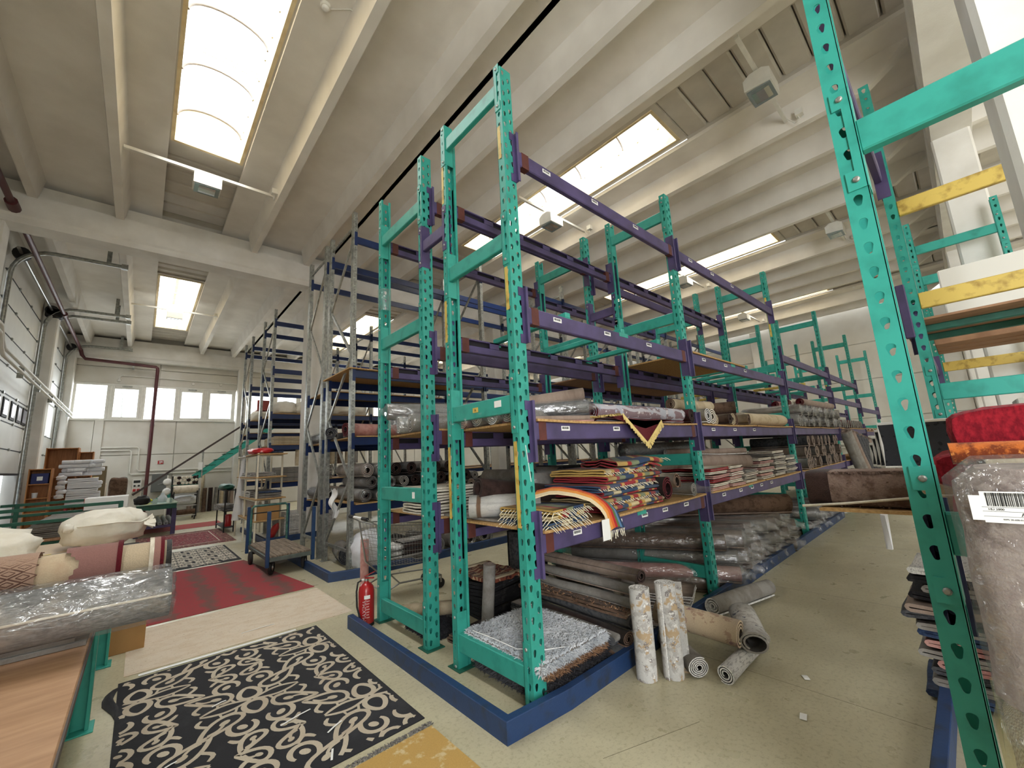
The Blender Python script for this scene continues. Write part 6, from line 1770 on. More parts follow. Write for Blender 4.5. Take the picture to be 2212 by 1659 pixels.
# ================================================================== BACK LEFT CORNER
# ---- low green rail rack with film wrapped rugs
t = thing('rail_rack', 'low dark green rail rack with flat rugs, behind the cream bale', 'rack', (-0.9, 10.9, 0))
for y in (-1.1, 1.1):
    for x in (-0.75, 0.7): part('post', MB().bbox(x - 0.03, x + 0.03, y - 0.03, y + 0.03, 0, 1.24, 0.004), M_TEAL, t)
for y in (-1.1, 1.1):
    for z in (0.7, 1.02, 1.22): part('rail', MB().bbox(-0.95, 0.72, y - 0.025, y + 0.025, z - 0.025, z + 0.025, 0.004), M_TEAL, t)
part('deck', MB().bbox(-0.8, 0.72, -1.15, 1.15, 0.72, 0.75, 0.004), M_PLY, t)
for k in range(6):
    folded('film covered grey rug, %s in the flat pile on the rail rack' % ORD[k], -1.4 + 0.05 * k, 9.95, 0.755 + 0.045 * k, 1.1 - 0.12 * k, 1.6, 2, (R_BROWN, R_GREY, R_GREY)[k % 3], R_GREY, 0.018, 0.0, 'flat pile on the rail rack', 0.022, 0.015)
o = carton('flat white cardboard carton with red edge behind the bale', -0.68, -0.12, 10.4, 11.0, 1.1, 1.3, None, M_WHITE)
part('red_edge', MB().box(-0.283, -0.278, -0.3, 0.3, 0, 0.2), M_RED, o)
carton('brown carton under the flat white carton', -0.6, -0.15, 10.5, 11.0, 0.76, 1.1)
# ---- wooden shelves by the column
def bookcase(label, x0, x1, y0, y1, H, zs, mt):
    t = thing('bookcase', label, 'shelf', ((x0 + x1) / 2, (y0 + y1) / 2, 0), 0, 'orange veneer shelves')
    hx, hy = (x1 - x0) / 2, (y1 - y0) / 2
    for sx in (-1, 1): part('side_panel', MB().bbox(sx * hx - 0.012, sx * hx + 0.012, -hy, hy, 0, H, 0.003), mt, t)
    part('back_panel', MB().bbox(-hx, hx, hy - 0.012, hy, 0, H, 0.003), mt, t)
    for z in zs: part('shelf', MB().bbox(-hx + 0.013, hx - 0.013, -hy, hy - 0.013, z, z + 0.022, 0.003), mt, t)
    return t
bookcase('low orange veneer shelf holding a blue box, in front of the column', -2.08, -1.7, 15.9, 16.25, 1.95, (0.05, 0.45, 0.85, 1.2, 1.55, 1.92), M_ORANGEWOOD)
bookcase('tall orange veneer bookcase behind the low shelf, white rolls on its shelves', -1.95, -1.35, 16.9, 17.35, 2.52, (0.05, 0.6, 1.2, 1.7, 2.49), M_ORANGEWOOD)
bookcase('narrow orange veneer shelf beside the tall bookcase', -1.32, -1.05, 17.0, 17.35, 2.4, (0.05, 0.6, 1.2, 1.7, 2.37), M_ORANGEWOOD)
o = solo('blue_box', MB().bbox(-0.15, 0.15, -0.1, 0.1, 0, 0.26, 0.006), mat('dark_blue_box', srgb(26, 34, 96), 0.5), 'dark blue box with white paper label on the low orange shelf', 'box', (-1.89, 16.05, 1.573))
part('paper_label', MB().box(-0.05, 0.05, -0.102, -0.1, 0.08, 0.18), M_WHITE, o)
solo('paper_cup', MB().lathe([(0.045, 0), (0.055, 0.13), (0.05, 0.13), (0.04, 0.01)], 14), M_WHITE, 'white cup on the low orange shelf', 'cup', (-1.95, 16.05, 1.223))
WR = 'white paper rolls in the shelves'
rs = random.Random(21)
for k in range(16):
    r_, c_ = k // 4, k % 4
    o = solo('paper_roll', MB().lathe([(0.0, 0), (0.05, 0), (0.055, 0.01), (0.055, 0.5), (0.05, 0.51), (0.0, 0.51)], 12).move(Matrix.Rotation(PI / 2, 4, 'X') @ Matrix.Translation((0, 0, -0.25))), M_PAPER, 'white paper roll, %s from left, %s row, heap by the bookcase' % (ORD[c_] if c_ else 'first', ('the bottom', 'the second', 'the third', 'the top')[r_]), 'paper roll', (-1.42 + 0.115 * c_ + 0.05 * (r_ % 2), 16.75, 1.78 + 0.11 * r_), rs.uniform(0.9, 2.0), WR)
for k in range(7):
    folded('white cloth bolt folded, %s in the lower heap by the bookcase' % ORD[k], -1.45, 16.5, 1.0 + 0.095 * k if k else 0.98, 0.62 + rs.uniform(-0.04, 0.04), 0.4, 2, R_WHITE if False else M_PAPER, M_PAPER, 0.04, rs.uniform(-0.08, 0.08), 'white cloth bolts', 0.046, 0.02)
solo('stool', MB().bbox(-0.33, 0.33, -0.22, 0.22, 0.9, 0.96, 0.01).bbox(-0.3, -0.26, -0.2, -0.16, 0, 0.9).bbox(0.26, 0.3, -0.2, -0.16, 0, 0.9).bbox(-0.3, -0.26, 0.16, 0.2, 0, 0.9).bbox(0.26, 0.3, 0.16, 0.2, 0, 0.9), M_RED, 'red topped stand under the white cloth bolts', 'stand', (-1.15, 16.7, 0))
for k in range(5):
    solo('paper_roll', lump(MB(), 0.09, 0.08, 0.06, k + 30, 0.2), M_PAPER, ('crumpled white paper spilling from the low shelf, lowest', 'crumpled white paper spilling from the low shelf, second', 'crumpled white paper spilling from the low shelf, third', 'crumpled white paper spilling from the low shelf, fourth', 'crumpled white paper spilling from the low shelf, topmost')[k], 'paper', (-1.62 + 0.03 * (k % 2), 15.95, 1.2 + 0.12 * k) if False else (-1.55 + 0.03 * (k % 2), 16.3, 1.15 + 0.12 * k), 0, 'crumpled paper by the low shelf')
t = thing('cabinet', 'tall olive brown cabinet with yellow sticker beside the far wall', 'cabinet', (-1.13, 20.2, 0))
M_OLIVE = mat('olive_brown_steel', srgb(108, 94, 66), 0.5, noise_amt=0.08, scale=3)
part('body', MB().bbox(-0.26, 0.26, -0.25, 0.25, 0, 2.03, 0.008), M_OLIVE, t)
part('door', MB().bbox(-0.25, 0.25, -0.265, -0.25, 0.72, 2.0, 0.004), M_OLIVE, t)
part('door', MB().bbox(-0.25, 0.25, -0.265, -0.25, 0.05, 0.7, 0.004), M_OLIVE, t)
part('sticker', MB().box(-0.03, 0.08, -0.268, -0.265, 1.6, 1.68), mat('yellow_sticker', srgb(220, 200, 50), 0.5), t)
part('sticker', MB().box(-0.05, 0.1, -0.268, -0.265, 1.8, 1.815), M_WHITE, t)
t = thing('armchair_bundle', 'grey padded bundle covered in film beside the olive cabinet', 'bundle', (-0.42, 15.9, 0))
part('base', MB().bbox(-0.2, 0.2, -0.2, 0.2, 0, 1.1, 0.02), M_CARD, t)
part('padding', lump(MB(), 0.19, 0.2, 0.26, 5, 0.04, 5).move(Matrix.Translation((0, 0, 1.1))), R_BROWN, t)
for k in range(2): standing(('short cream roll standing left of the padded bundle', 'short pinkish roll standing beside the padded bundle')[k], -0.9 + 0.16 * k, 20.8, 0.07, 1.45, (R_CREAM, R_PINK)[k], R_CREAM, 2)
# ---- green desk
t = thing('work_desk', 'long table with glass green top and purple legs by the stairs', 'desk', (0.42, 16.7, 0))
part('table_top', MB().bbox(-0.44, 0.44, -1.55, 1.6, 0.83, 0.86, 0.005), mat('green_glass_top', srgb(150, 178, 160), 0.12, spec=0.7), t)
part('apron', MB().bbox(-0.42, 0.42, -1.5, 1.55, 0.7, 0.83, 0.005), M_TEAL, t)
for x, y in ((-0.38, -1.42), (0.38, -1.42), (-0.38, 1.45), (0.38, 1.45)): part('leg', MB().bbox(x - 0.05, x + 0.05, y - 0.05, y + 0.05, 0, 0.7, 0.005), M_PURPLE, t)
part('lower_rail', MB().bbox(-0.4, 0.4, -1.45, -1.38, 0.2, 0.27, 0.004), M_PURPLE, t)
part('lower_shelf', MB().bbox(-0.4, 0.4, -1.4, 1.4, 0.22, 0.25, 0.003), M_PLY, t)
for k in range(6):
    rolled('film wrapped roll end under the green desk, %s' % ORD[k], (0.12 + 0.13 * k, 15.3, 0.25 if k % 2 == 0 else 0.25), (0.12 + 0.13 * k, 17.5, 0.25), 0.06, R_WHITE, None, 3, 'rolls under the green desk', film=True)
o = solo('plastic_jug', MB().lathe([(0.1, 0), (0.11, 0.02), (0.11, 0.12), (0.05, 0.19), (0.04, 0.24), (0.045, 0.25)], 14), mat('milky_plastic', srgb(214, 220, 226), 0.25), 'milky plastic jug on the green desk', 'jug', (0.55, 16.2, 0.86))
solo('yellow_cloth', lump(MB(), 0.12, 0.07, 0.05, 4, 0.2), mat('yellow_cloth', srgb(226, 208, 40), 0.7), 'yellow cloth lying on the green desk', 'cloth', (0.2, 16.4, 0.86))
solo('black_bag', lump(MB(), 0.16, 0.14, 0.12, 6, 0.15), M_RUBBER, 'black bag on the near end of the green desk', 'bag', (0.1, 15.3, 0.86))
# ---- roll trolley
t = thing('roll_trolley', 'wheeled rack carrying a cream roll and film bundles near the stairs', 'trolley', (1.28, 19.5, 0))
for x in (-0.33, 0.33):
    for y in (-0.4, 0.4): part('post', MB().bbox(x - 0.02, x + 0.02, y - 0.02, y + 0.02, 0.1, 1.15, 0.003), M_RUBBER, t)
for z in (0.16, 0.5, 0.9):
    part('rail', MB().bbox(-0.35, 0.35, -0.42, -0.38, z - 0.02, z + 0.02, 0.003).bbox(-0.35, 0.35, 0.38, 0.42, z - 0.02, z + 0.02, 0.003), M_STEEL, t)
for x in (-0.3, 0.3):
    for y in (-0.38, 0.38): part('wheel', MB().lathe([(0.02, -0.02), (0.06, -0.018), (0.06, 0.018), (0.02, 0.02)], 12).move(Matrix.Translation((x, y, 0.06)) @ Matrix.Rotation(PI / 2, 4, 'Y')), M_RUBBER, t)
rolled('thick cream rug roll with black ties on the roll trolley', (0.93, 19.2, 0.93), (1.63, 19.2, 0.93), 0.15, R_CREAM, R_BEIGE, 2)
sack('grey and white film bundle on the middle of the roll trolley', (1.28, 19.5, 0.52), 0.36, 0.36, 0.17, M_FOIL, 0, None, 'bundle')
rolled('brown rug roll on the bottom of the roll trolley', (0.95, 19.3, 0.18), (1.6, 19.3, 0.18), 0.1, R_BROWN, R_BEIGE, 3)
SP = 'white ringed roll ends beside the stairs'
for k in range(18):
    r_, c_ = k // 6, k % 6
    o = solo('spool', MB().lathe([(0.02, 0.0), (0.022, -0.01), (0.05, -0.012), (0.055, 0.0), (0.055, 0.35)], 14).move(Matrix.Rotation(-PI / 2, 4, 'X')), R_DKBROWN if k % 4 == 1 else R_CREAM, '%s white ringed spool from the left in the %s row above the cream roll' % (('first', 'second', 'third', 'fourth', 'fifth', 'sixth')[c_], ('lowest', 'middle', 'top')[r_]), 'spool', (1.0 + 0.115 * c_ + 0.05 * (r_ % 2), 20.0, 1.28 + 0.1 * r_), 0, SP)
t = thing('spool_stand', 'dark stand holding the white ringed spools', 'stand', (1.3, 20.15, 0))
part('shelf', MB().bbox(-0.4, 0.4, -0.12, 0.25, 1.19, 1.22, 0.004), M_TEAL, t)
for x in (-0.37, 0.37): part('leg', MB().bbox(x - 0.02, x + 0.02, -0.1, 0.2, 0, 1.55, 0.003), M_RUBBER, t)
t = thing('spool_post', 'white post with two large white reels left of the spools', 'stand', (0.8, 20.6, 0))
part('post', MB().bbox(-0.02, 0.02, -0.02, 0.02, 0, 1.6, 0.003), M_FRAME, t)
for z in (1.0, 1.35): part('reel', MB().lathe([(0.04, -0.02), (0.13, -0.02), (0.13, 0.02), (0.04, 0.02)], 18).move(Matrix.Translation((0, -0.06, z)) @ Matrix.Rotation(PI / 2, 4, 'X')), M_WHITE, t)
# ---- stairs
t = thing('steel_stairs', 'steel stairs with green perforated stringer and dark handrail', 'stairs', (0, 20.9, 0))
s0, s1 = (0.3, 0.4), (4.3, 3.5)
for y in (0.0, 0.9): part('stringer', MB().bar((s0[0], y, s0[1]), (s1[0], y, s1[1]), 0.03, 0.2), M_GREEN, t)
for i in range(14):
    u = (i + 0.5) / 14
    part('tread', MB().bbox(s0[0] + (s1[0] - s0[0]) * u - 0.14, s0[0] + (s1[0] - s0[0]) * u + 0.14, -0.02, 0.9, s0[1] + (s1[1] - s0[1]) * u + 0.06, s0[1] + (s1[1] - s0[1]) * u + 0.09, 0.003), M_TEAL, t)
part('handrail', MB().bar((-0.15, -0.1, 0.95), (4.3, -0.1, 4.45), 0.05, 0.07), mat('dark_brown_rail', srgb(66, 54, 52), 0.5), t)
for u in (0.06, 0.45, 0.9):
    x = -0.15 + 4.45 * u
    part('rail_post', MB().bbox(x - 0.025, x + 0.025, -0.05, 0.0, max(0, 0.95 + 3.5 * u - 1.1), 0.93 + 3.5 * u, 0.003), M_ZINC, t)
part('notice', MB().box(1.72, 1.86, -0.06, -0.055, 1.75, 2.05), M_WHITE, t)
# ---- far wall fittings
SR = 'rug rolls standing along the far wall'
for k, (x, R, m_) in enumerate(((1.62, 0.085, R_TAUPE), (1.86, 0.1, R_GREY), (2.12, 0.09, R_BROWN), (2.32, 0.09, R_DKBROWN), (2.52, 0.075, R_GREY), (2.72, 0.085, R_BEIGE), (2.9, 0.08, R_BROWN), (3.08, 0.085, R_TAUPE))):
    standing('%s rug roll %s in the row standing along the far wall' % (('taupe', 'grey', 'brown', 'dark brown', 'slim grey', 'beige', 'brown', 'taupe')[k], ('first', 'second', 'third', 'fourth', 'fifth', 'sixth', 'seventh', 'eighth')[k]), x, 22.1, R, 0.98, m_, R_BEIGE, 3, 0, 0, SR)
standing('short beige paper tube standing above the far wall rolls', 2.05, 22.35, 0.07, 1.62, R_BEIGE, R_CREAM, 2)
o = solo('fire_sign', MB().bbox(-0.09, 0.09, -0.01, 0.0, -0.07, 0.07, 0.002), M_RED, 'small red fire sign with white symbol on the far wall', 'sign', (0.6, 22.54, 2.14))
part('symbol', MB().box(-0.03, 0.0, -0.013, -0.01, -0.05, 0.03).box(0.02, 0.06, -0.013, -0.01, -0.02, 0.04).box(-0.05, 0.06, -0.013, -0.01, 0.035, 0.045), M_WHITE, o)
t = thing('wall_cabinet', 'dark grey steel cabinet on the far wall behind the handrail', 'cabinet', (0.62, 22.5, 0.95))
part('body', MB().bbox(-0.25, 0.25, -0.16, 0, 0, 0.72, 0.006), mat('dark_grey_steel', srgb(110, 112, 110), 0.5), t)
part('door', MB().bbox(-0.24, 0.24, -0.172, -0.16, 0.02, 0.7, 0.004), MATS['dark_grey_steel'], t)
part('hand_lever', MB().bar((-0.05, -0.2, 0.3), (0.18, -0.2, 0.36), 0.015, 0.02), M_STEEL, t)
t = thing('socket_panel', 'grey socket panel with red and black outlets left of the maroon pipe', 'panel', (-0.06, 22.5, 1.0))
part('housing', MB().bbox(-0.13, 0.13, -0.1, 0, 0, 0.52, 0.006), M_FRAME, t)
part('breaker_window', MB().box(-0.1, 0.1, -0.103, -0.1, 0.36, 0.46), M_RUBBER, t)
for x in (-0.06, 0.06):
    part('red_socket', MB().bbox(x - 0.045, x + 0.045, -0.14, -0.1, 0.03, 0.13, 0.008), M_RED, t)
    part('black_socket', MB().lathe([(0.035, 0), (0.035, 0.03)], 12).move(Matrix.Translation((x, -0.1, 0.25)) @ Matrix.Rotation(PI / 2, 4, 'X')), M_RUBBER, t)
solo('wall_lamp', MB().lathe([(0.1, -0.08), (0.11, 0.0), (0.09, 0.05), (0.04, 0.07)], 14).move(Matrix.Translation((0, -0.12, 0))), M_TEAL, 'small green domed fitting on the far wall above the padded bundle', 'lamp', (-0.45, 22.5, 1.55))
# ================================================================== WHITE TUBE SHELF AND BLACK STAND
M_TUBE = mat('cream_tube_paint', srgb(232, 224, 204), 0.5, noise_amt=0.08, scale=8)
t = thing('tube_shelf', 'tall cream tube frame shelf with four boards beside the galvanised rack', 'shelf', (1.93, 10.6, 0))
for x, y in ((0, 0), (0.55, 0.3), (0, 1.3), (0, 2.4), (0.55, 1.4), (0.55, 2.4)):
    part('upright', MB().bbox(x - 0.018, x + 0.018, y - 0.018, y + 0.018, 0, 2.0, 0.003), M_TUBE, t)
for k, z in enumerate((0.52, 0.98, 1.45, 1.96)):
    part('shelf_board', MB().bbox(-0.03, 0.58, -0.03, 2.43 if k < 3 else 1.3, z, z + 0.025, 0.004), M_BOARD, t)
    part('side_rail', MB().bbox(-0.018, 0.018, 0, 2.4, z - 0.03, z, 0.003), M_TUBE, t)
    part('end_rail', MB().bar((0, 0, z - 0.015), (0.55, 0.3, z - 0.015), 0.03, 0.03), M_TUBE, t)
part('top_rail', MB().bbox(-0.018, 0.018, 0, 2.4, 1.94, 1.975, 0.003), M_TUBE, t)
TB = 'things on the cream tube shelf'
sack('red and white plastic bag on top of the cream tube shelf', (2.05, 11.0, 1.985), 0.22, 0.4, 0.07, mat('red_bag', srgb(214, 44, 52), 0.35, col2=srgb(240, 232, 230), scale=4, lo=0.3, hi=0.4), 0.1, TB, 'bag')
folded('grey blue rugs folded on top of the cream tube shelf', 2.1, 10.7, 1.985, 0.35, 0.5, 3, R_BLUE, R_GREY, 0.015, 0, TB, 0.02)
for k in range(3): folded('red and white cloth, %s layer on the upper board of the tube shelf' % ORD[k], 1.95, 11.2 + 0.15 * k, 1.476 + 0.035 * k, 0.5, 1.4 - 0.25 * k, 2, R_RED, R_WHITE, 0.012, 0.02, TB, 0.016, 0.02)
for k in range(3): folded('grey film wrapped rug, %s layer on the second board of the tube shelf' % ORD[k], 1.93, 11.3, 1.006 + 0.05 * k, 0.5, 1.0, 3, R_GREY, R_WHITE, 0.012, 0.02, TB, 0.016, 0.02)
for k in range(3): folded('blue grey rug, %s layer at the near end of the second board' % ORD[k], 1.98, 10.65, 1.006 + 0.05 * k, 0.45, 0.5, 3, R_BLUE if k == 2 else R_GREY, R_GREY, 0.012, 0.02, TB, 0.016)
carton('brown carton with white label on the low board of the tube shelf', 1.97, 2.4, 10.62, 11.0, 0.546, 0.86, TB)
carton('brown carton behind the labelled one on the tube shelf', 1.97, 2.4, 11.05, 11.4, 0.546, 0.82, TB)
carton('small white carton at the far end of the tube shelf', 1.97, 2.2, 12.2, 12.5, 0.546, 0.9, TB, M_WHITE)
solo('white_cone', MB().lathe([(0.1, 0), (0.08, 0.5), (0.05, 1.2), (0.035, 1.55), (0.03, 1.6)], 14), M_PAPER, 'tall white cloth roll leaning at the left end of the tube shelf', 'roll', (1.88, 12.6, 0.42), 0, None, (0.0, 0.06, 0))
solo('fire_extinguisher', MB().lathe([(0.07, 0), (0.075, 0.02), (0.075, 0.34), (0.04, 0.4), (0.02, 0.44)], 16), M_RED, 'red extinguisher on its side tray inside the kerb behind the trolley', 'extinguisher', (2.28, 10.95, 0.06), 0, None, (0.5, 0.35, 0))
t = thing('black_stand', 'narrow black steel stand with clothes, left of the tube shelf', 'stand', (1.9, 14.6, 0))
for x in (-0.1, 0.12):
    for y in (-0.72, 0.72): part('leg', MB().bbox(x - 0.015, x + 0.015, y - 0.015, y + 0.015, 0, 1.15, 0.003), M_RUBBER, t)
for z in (0.12, 0.55, 1.1): part('shelf', MB().bbox(-0.12, 0.14, -0.74, 0.74, z, z + 0.02, 0.003), M_RUBBER, t)
sack('dark green bundle on top of the black stand', (1.9, 14.6, 1.12), 0.16, 0.7, 0.08, M_TEAL, 0, None, 'bundle')
for k in range(4): folded('blue folded cloth, %s on the black stand' % ORD[k], 1.72, 14.0, 0.575 + 0.04 * k, 0.32, 0.9, 2, R_BLUE if k < 3 else R_WHITE, R_GREY, 0.014, 0.05, 'cloths on the black stand', 0.018, 0.03)
solo('red_can', MB().lathe([(0.08, 0), (0.085, 0.02), (0.085, 0.3), (0.06, 0.32)], 14), M_RED, 'red can on the bottom of the black stand', 'can', (1.92, 14.1, 0.14))
# ================================================================== GOODS IN THE GALVANISED RACKS
ZG = 'rolls in the nearest galvanised rack'
rs = random.Random(5)
for k in range(26):
    r_, c_ = k // 9, k % 9
    x = 2.75 + 0.26 * c_ + 0.12 * (r_ % 2)
    rolled('grey rug roll, %s from left, %s row, nearest galvanised rack' % (ORD[c_], ('bottom', 'second', 'top')[r_]), (x, 6.68 + rs.uniform(-0.08, 0.05), 1.03 + 0.2 * r_), (x + 0.03, 7.9, 1.03 + 0.2 * r_), rs.uniform(0.09, 0.115), rs.choice([R_GREY, R_TAUPE, R_DKGREY, R_GREY]), rs.choice([R_TAUPE, R_DKBROWN, R_GREY]), 3, ZG, film=(c_ < 2))
for k in range(10):
    x = 5.5 + 0.27 * k
    rolled('%s dark roll end in the second bay of the nearest galvanised rack' % NTH[k], (x, 6.7, 1.03), (x, 7.9, 1.03), 0.11, rs.choice([R_DKGREY, R_GREY, R_BLACK]), R_GREY, 3, 'rolls in the second galvanised bay')
    rolled('%s roll end on the upper board of the second galvanised bay' % NTH[k], (x, 6.7, 2.11), (x, 7.9, 2.11), 0.11, rs.choice([R_DKGREY, R_GREY, R_BEIGE]), R_GREY, 3, 'upper rolls in the second galvanised bay')
rolled('pinkish rug roll with dark maroon end on the third level by the corner post', (2.5, 6.95, 2.11), (3.9, 7.3, 2.11), 0.12, R_PINK, R_MAROON, 3)
rolled('black rug roll running back on the third level of the galvanised rack', (2.46, 7.55, 2.11), (2.6, 7.95, 2.11), 0.11, R_BLACK, R_DKGREY, 3)
for k in range(4): rolled('%s film wrapped roll on the third galvanised level' % NTH[k], (3.1 + 0.5 * k, 6.75, 2.11), (3.3 + 0.5 * k, 7.9, 2.11), 0.1, rs.choice([R_WHITE, R_GREY]), None, 3, 'film wrapped rolls on the third level', film=True)
o = sack('white film wrapped sack on the floor between the galvanised uprights', (2.86, 6.72, 0.0), 0.34, 0.24, 0.29, mat('white_sack_film', srgb(234, 236, 244), 0.4, noise_amt=0.08, scale=12, bump=0.6, bscale=14), 0.3, None, 'sack')
rolled('coiled grey mat roll with dark centre behind the white sack', (2.68, 7.25, 0.0), (2.8, 7.9, 0.0), 0.16, R_GREY, R_DKGREY, 6)
for k in range(6):
    rolled('%s grey roll on the galvanised rack floor' % NTH[k], (3.4 + 0.35 * k, 6.7, 0.0), (3.5 + 0.35 * k, 7.9, 0.0), 0.14, rs.choice([R_GREY, R_DKGREY, R_WHITE]), R_GREY, 3, 'rolls on the galvanised rack floor', film=(k % 2 == 0))
o = solo('torn_film', MB().grid(8, 12, lambda u, v: (0.1 * (u - 0.5) + 0.03 * math.sin(v * 9), 0.05 * math.sin(u * 6 + v * 5), -0.5 * v * (1 - 0.3 * abs(u - 0.5)) + 0.02 * math.sin(u * 14))), mat('torn_white_film', srgb(226, 226, 226), 0.4), 'torn white film hanging on the galvanised upright', 'film', (2.46, 7.3, 1.25))
for z0, nm in ((1.0, 'lower'), (2.07, 'upper')):
    for k in range(9):
        x = 2.7 + 0.3 * k
        rolled('%s dark roll end on the %s board of the back to back row' % (NTH[k], nm), (x, 8.15, z0), (x, 9.3, z0), 0.12, rs.choice([R_DKGREY, R_BLACK, R_TAUPE]), R_GREY, 3, '%s rolls in the back to back row' % nm, film=(k % 3 == 0))
# farther galvanised rows: sacks, folded piles, standing rolls
SK = 'cream sacks in the far galvanised rows'
for k in range(5):
    o = sack('cream cotton sack, %s from the left on the high board of the far galvanised rack' % ('first', 'second', 'third', 'fourth', 'fifth')[k], (2.95 + 0.5 * k, 13.1, 3.13), 0.3, 0.45, 0.2, M_COT, 0.1 * k, SK)
    if k == 2:
        l = link('lettering', text_mesh('VGTT', 0.16, 0.001, 'CENTER'), o, (0.0, -0.47, 0.12), (PI / 2, 0, 0))
        l.data.materials.append(mat('grey_stencil', srgb(120, 124, 132), 0.8))
for k in range(4): sack('cream cotton sack on the board of the farthest galvanised row, place %s' % ('one', 'two', 'three', 'four')[k], (2.95 + 0.55 * k, 16.3, 3.22), 0.3, 0.45, 0.2, M_COT, 0.1 * k, 'sacks in the farthest row')
solo('red_crate', MB().bbox(-0.2, 0.2, -0.2, 0.2, 0, 0.35, 0.01), mat('brick_red_plastic', srgb(170, 70, 56), 0.4), 'brick red crate high in the far galvanised rack', 'crate', (3.0, 16.2, 3.62))
for k in range(6): folded('beige and brown striped rug folded flat on the far rack, layer %s' % ('one', 'two', 'three', 'four', 'five', 'six')[k], 2.65, 12.62, 2.27 + 0.04 * k, 2.5, 1.2, 2, rs.choice([R_BEIGE, R_CREAM, R_BROWN]), R_BEIGE, 0.016, 0, 'flat pile on the far galvanised rack', 0.018)
for k in range(8):
    folded('grey folded rug, layer %s of the low pile behind the tube shelf' % ('one', 'two', 'three', 'four', 'five', 'six', 'seven', 'eight')[k], 2.7, 12.6, 1.27 + 0.05 * k, 1.5, 1.0, 2, rs.choice([R_GREY, R_DKGREY, R_TAUPE]), R_GREY, 0.02, 0, 'low pile behind the tube shelf', 0.024)
    standing('rug roll standing behind the tube shelf, place %s' % ('one', 'two', 'three', 'four', 'five', 'six', 'seven', 'eight')[k], 3.3 + 0.23 * k, 12.75, 0.09, 0.5, rs.choice([R_BROWN, R_BEIGE, R_GREY]), R_TAUPE, 3, 0, 0, 'standing rolls behind the tube shelf')
for o in list(COL.objects):
    if o.name.startswith('standing_rug_roll') and o.get('group') == 'standing rolls behind the tube shelf': o.location.z = 1.69
for k in range(10):
    folded('dark grey folded rug, layer %s on the floor pile behind the trolley posts' % ('one', 'two', 'three', 'four', 'five', 'six', 'seven', 'eight', 'nine', 'ten')[k], 2.6, 11.0, 0.05 + 0.05 * k, 1.1, 1.2, 2, rs.choice([R_GREY, R_DKGREY, R_WHITE]), R_WHITE, 0.02, 0, 'floor pile behind the trolley', 0.024)
# things outside the far windows: a sky with a lattice pylon and a tree line
t = thing('pylon', 'distant lattice mast seen through the second far window', 'mast', (-1.6, 40.0, -0.3))
for x in (-0.5, 0.5): part('leg', MB().bar((x, 0, 0), (x * 0.4, 0, 9.3), 0.1, 0.1), M_ZINC, t)
for i in range(9): part('brace', MB().bar((-0.5 * (1 - i * 0.06), 0, i), (0.5 * (1 - i * 0.06), 0, i + 1), 0.06, 0.06), M_ZINC, t)
part('red_panel', MB().bbox(-0.3, 0.3, -0.05, 0.05, 5.3, 5.7, 0.02), M_RED, t)
t = thing('yard_tree', 'low green tree line seen at the bottom of the first far window', 'tree', (-5.5, 48.0, -0.3))
part('trunk', MB().tube([(0, 0, 0), (0, 0, 3)], 0.2, 8), R_BROWN, t)
part('crown', lump(MB(), 2.2, 1.5, 1.9, 3, 0.2).move(Matrix.Translation((0, 0, 2.6))), mat('leaf_green', srgb(120, 150, 80), 0.9, noise_amt=0.4, scale=3), t)
# ================================================================== RIGHT-HAND RACK GOODS
board(r3, 2.15, 4.7, -0.75, 0.16, 1.27)
board(r3, 2.62, 2.98, -0.6, 0.58, 1.289, 0.014)
# long brown rug folded thick, end over the aisle
R_PATCH = rugmat('brown_mauve_shag', srgb(128, 108, 98), [('noise', 9, 0.5, 0.6, srgb(96, 76, 66), None)], bump=0.9, bscale=120)
def thick_rug(name, label, x0, x1, y0, y1, z, H, bands, dx=0.0):
    t = thing(name, label, 'rug', (x0, y0, z))
    W = x1 - x0
    n = 10
    prof = [(W / 2 + (W / 2) * sp_(math.cos(a)), H / 2 + H / 2 * sp_(math.sin(a))) for a in [2 * PI * i / 20 for i in range(20)]]
    for (a, b, mt) in bands:
        mb = MB().prism(prof, a, b, 'y', True)
        part('band', mb, mt, t)
    return t
def sp_(v): return math.copysign(abs(v) ** 0.42, v)
t = thick_rug('folded_rug', 'long brown and cream shag rug folded thick, dark end sticking into the aisle', 2.66, 2.95, 0.63, -0.7, 1.305, 0.18, [(0.0, -0.1, R_DKBROWN), (-0.1, -0.4, R_PATCH), (-0.4, -0.62, R_BEIGE), (-0.62, -1.3, R_CREAM)])
pile_blades(lambda u, v, r_: ((0.0 + 0.29 * r_.random(), -0.1 - 0.3 * u, 0.165 if v > 0.4 else 0.17 * v * 2), (0.1 if v > 0.4 else -1, 0, 1)), 2500, 0.02, mat('brown_pile_yarn', srgb(122, 102, 92), 0.95, col2=srgb(86, 64, 54), scale=12), t, 3)
part('edge_cord', MB().tube([(0.0, 0.03, 0.0), (-0.005, -0.15, 0.02), (-0.004, -0.5, 0.07), (-0.003, -0.9, 0.08)], 0.007, 6), R_CREAM, t)
for k in range(4):
    o = folded('black rug with white bound edge, %s of the set hanging off the right rack' % ('outermost', 'second', 'third', 'innermost')[k], 3.7 + 0.05 * k, 0.48 - 0.035 * k, 1.2 + 0.05 * (3 - k), 0.02, 0.02, 1, R_BLACK, R_BLACK) if False else None
R_BLKFIG = rugmat('black_embossed_rug', srgb(40, 42, 46), [('cell', 26, 0.3, 0.34, srgb(58, 60, 66), None)], bump=0.5)
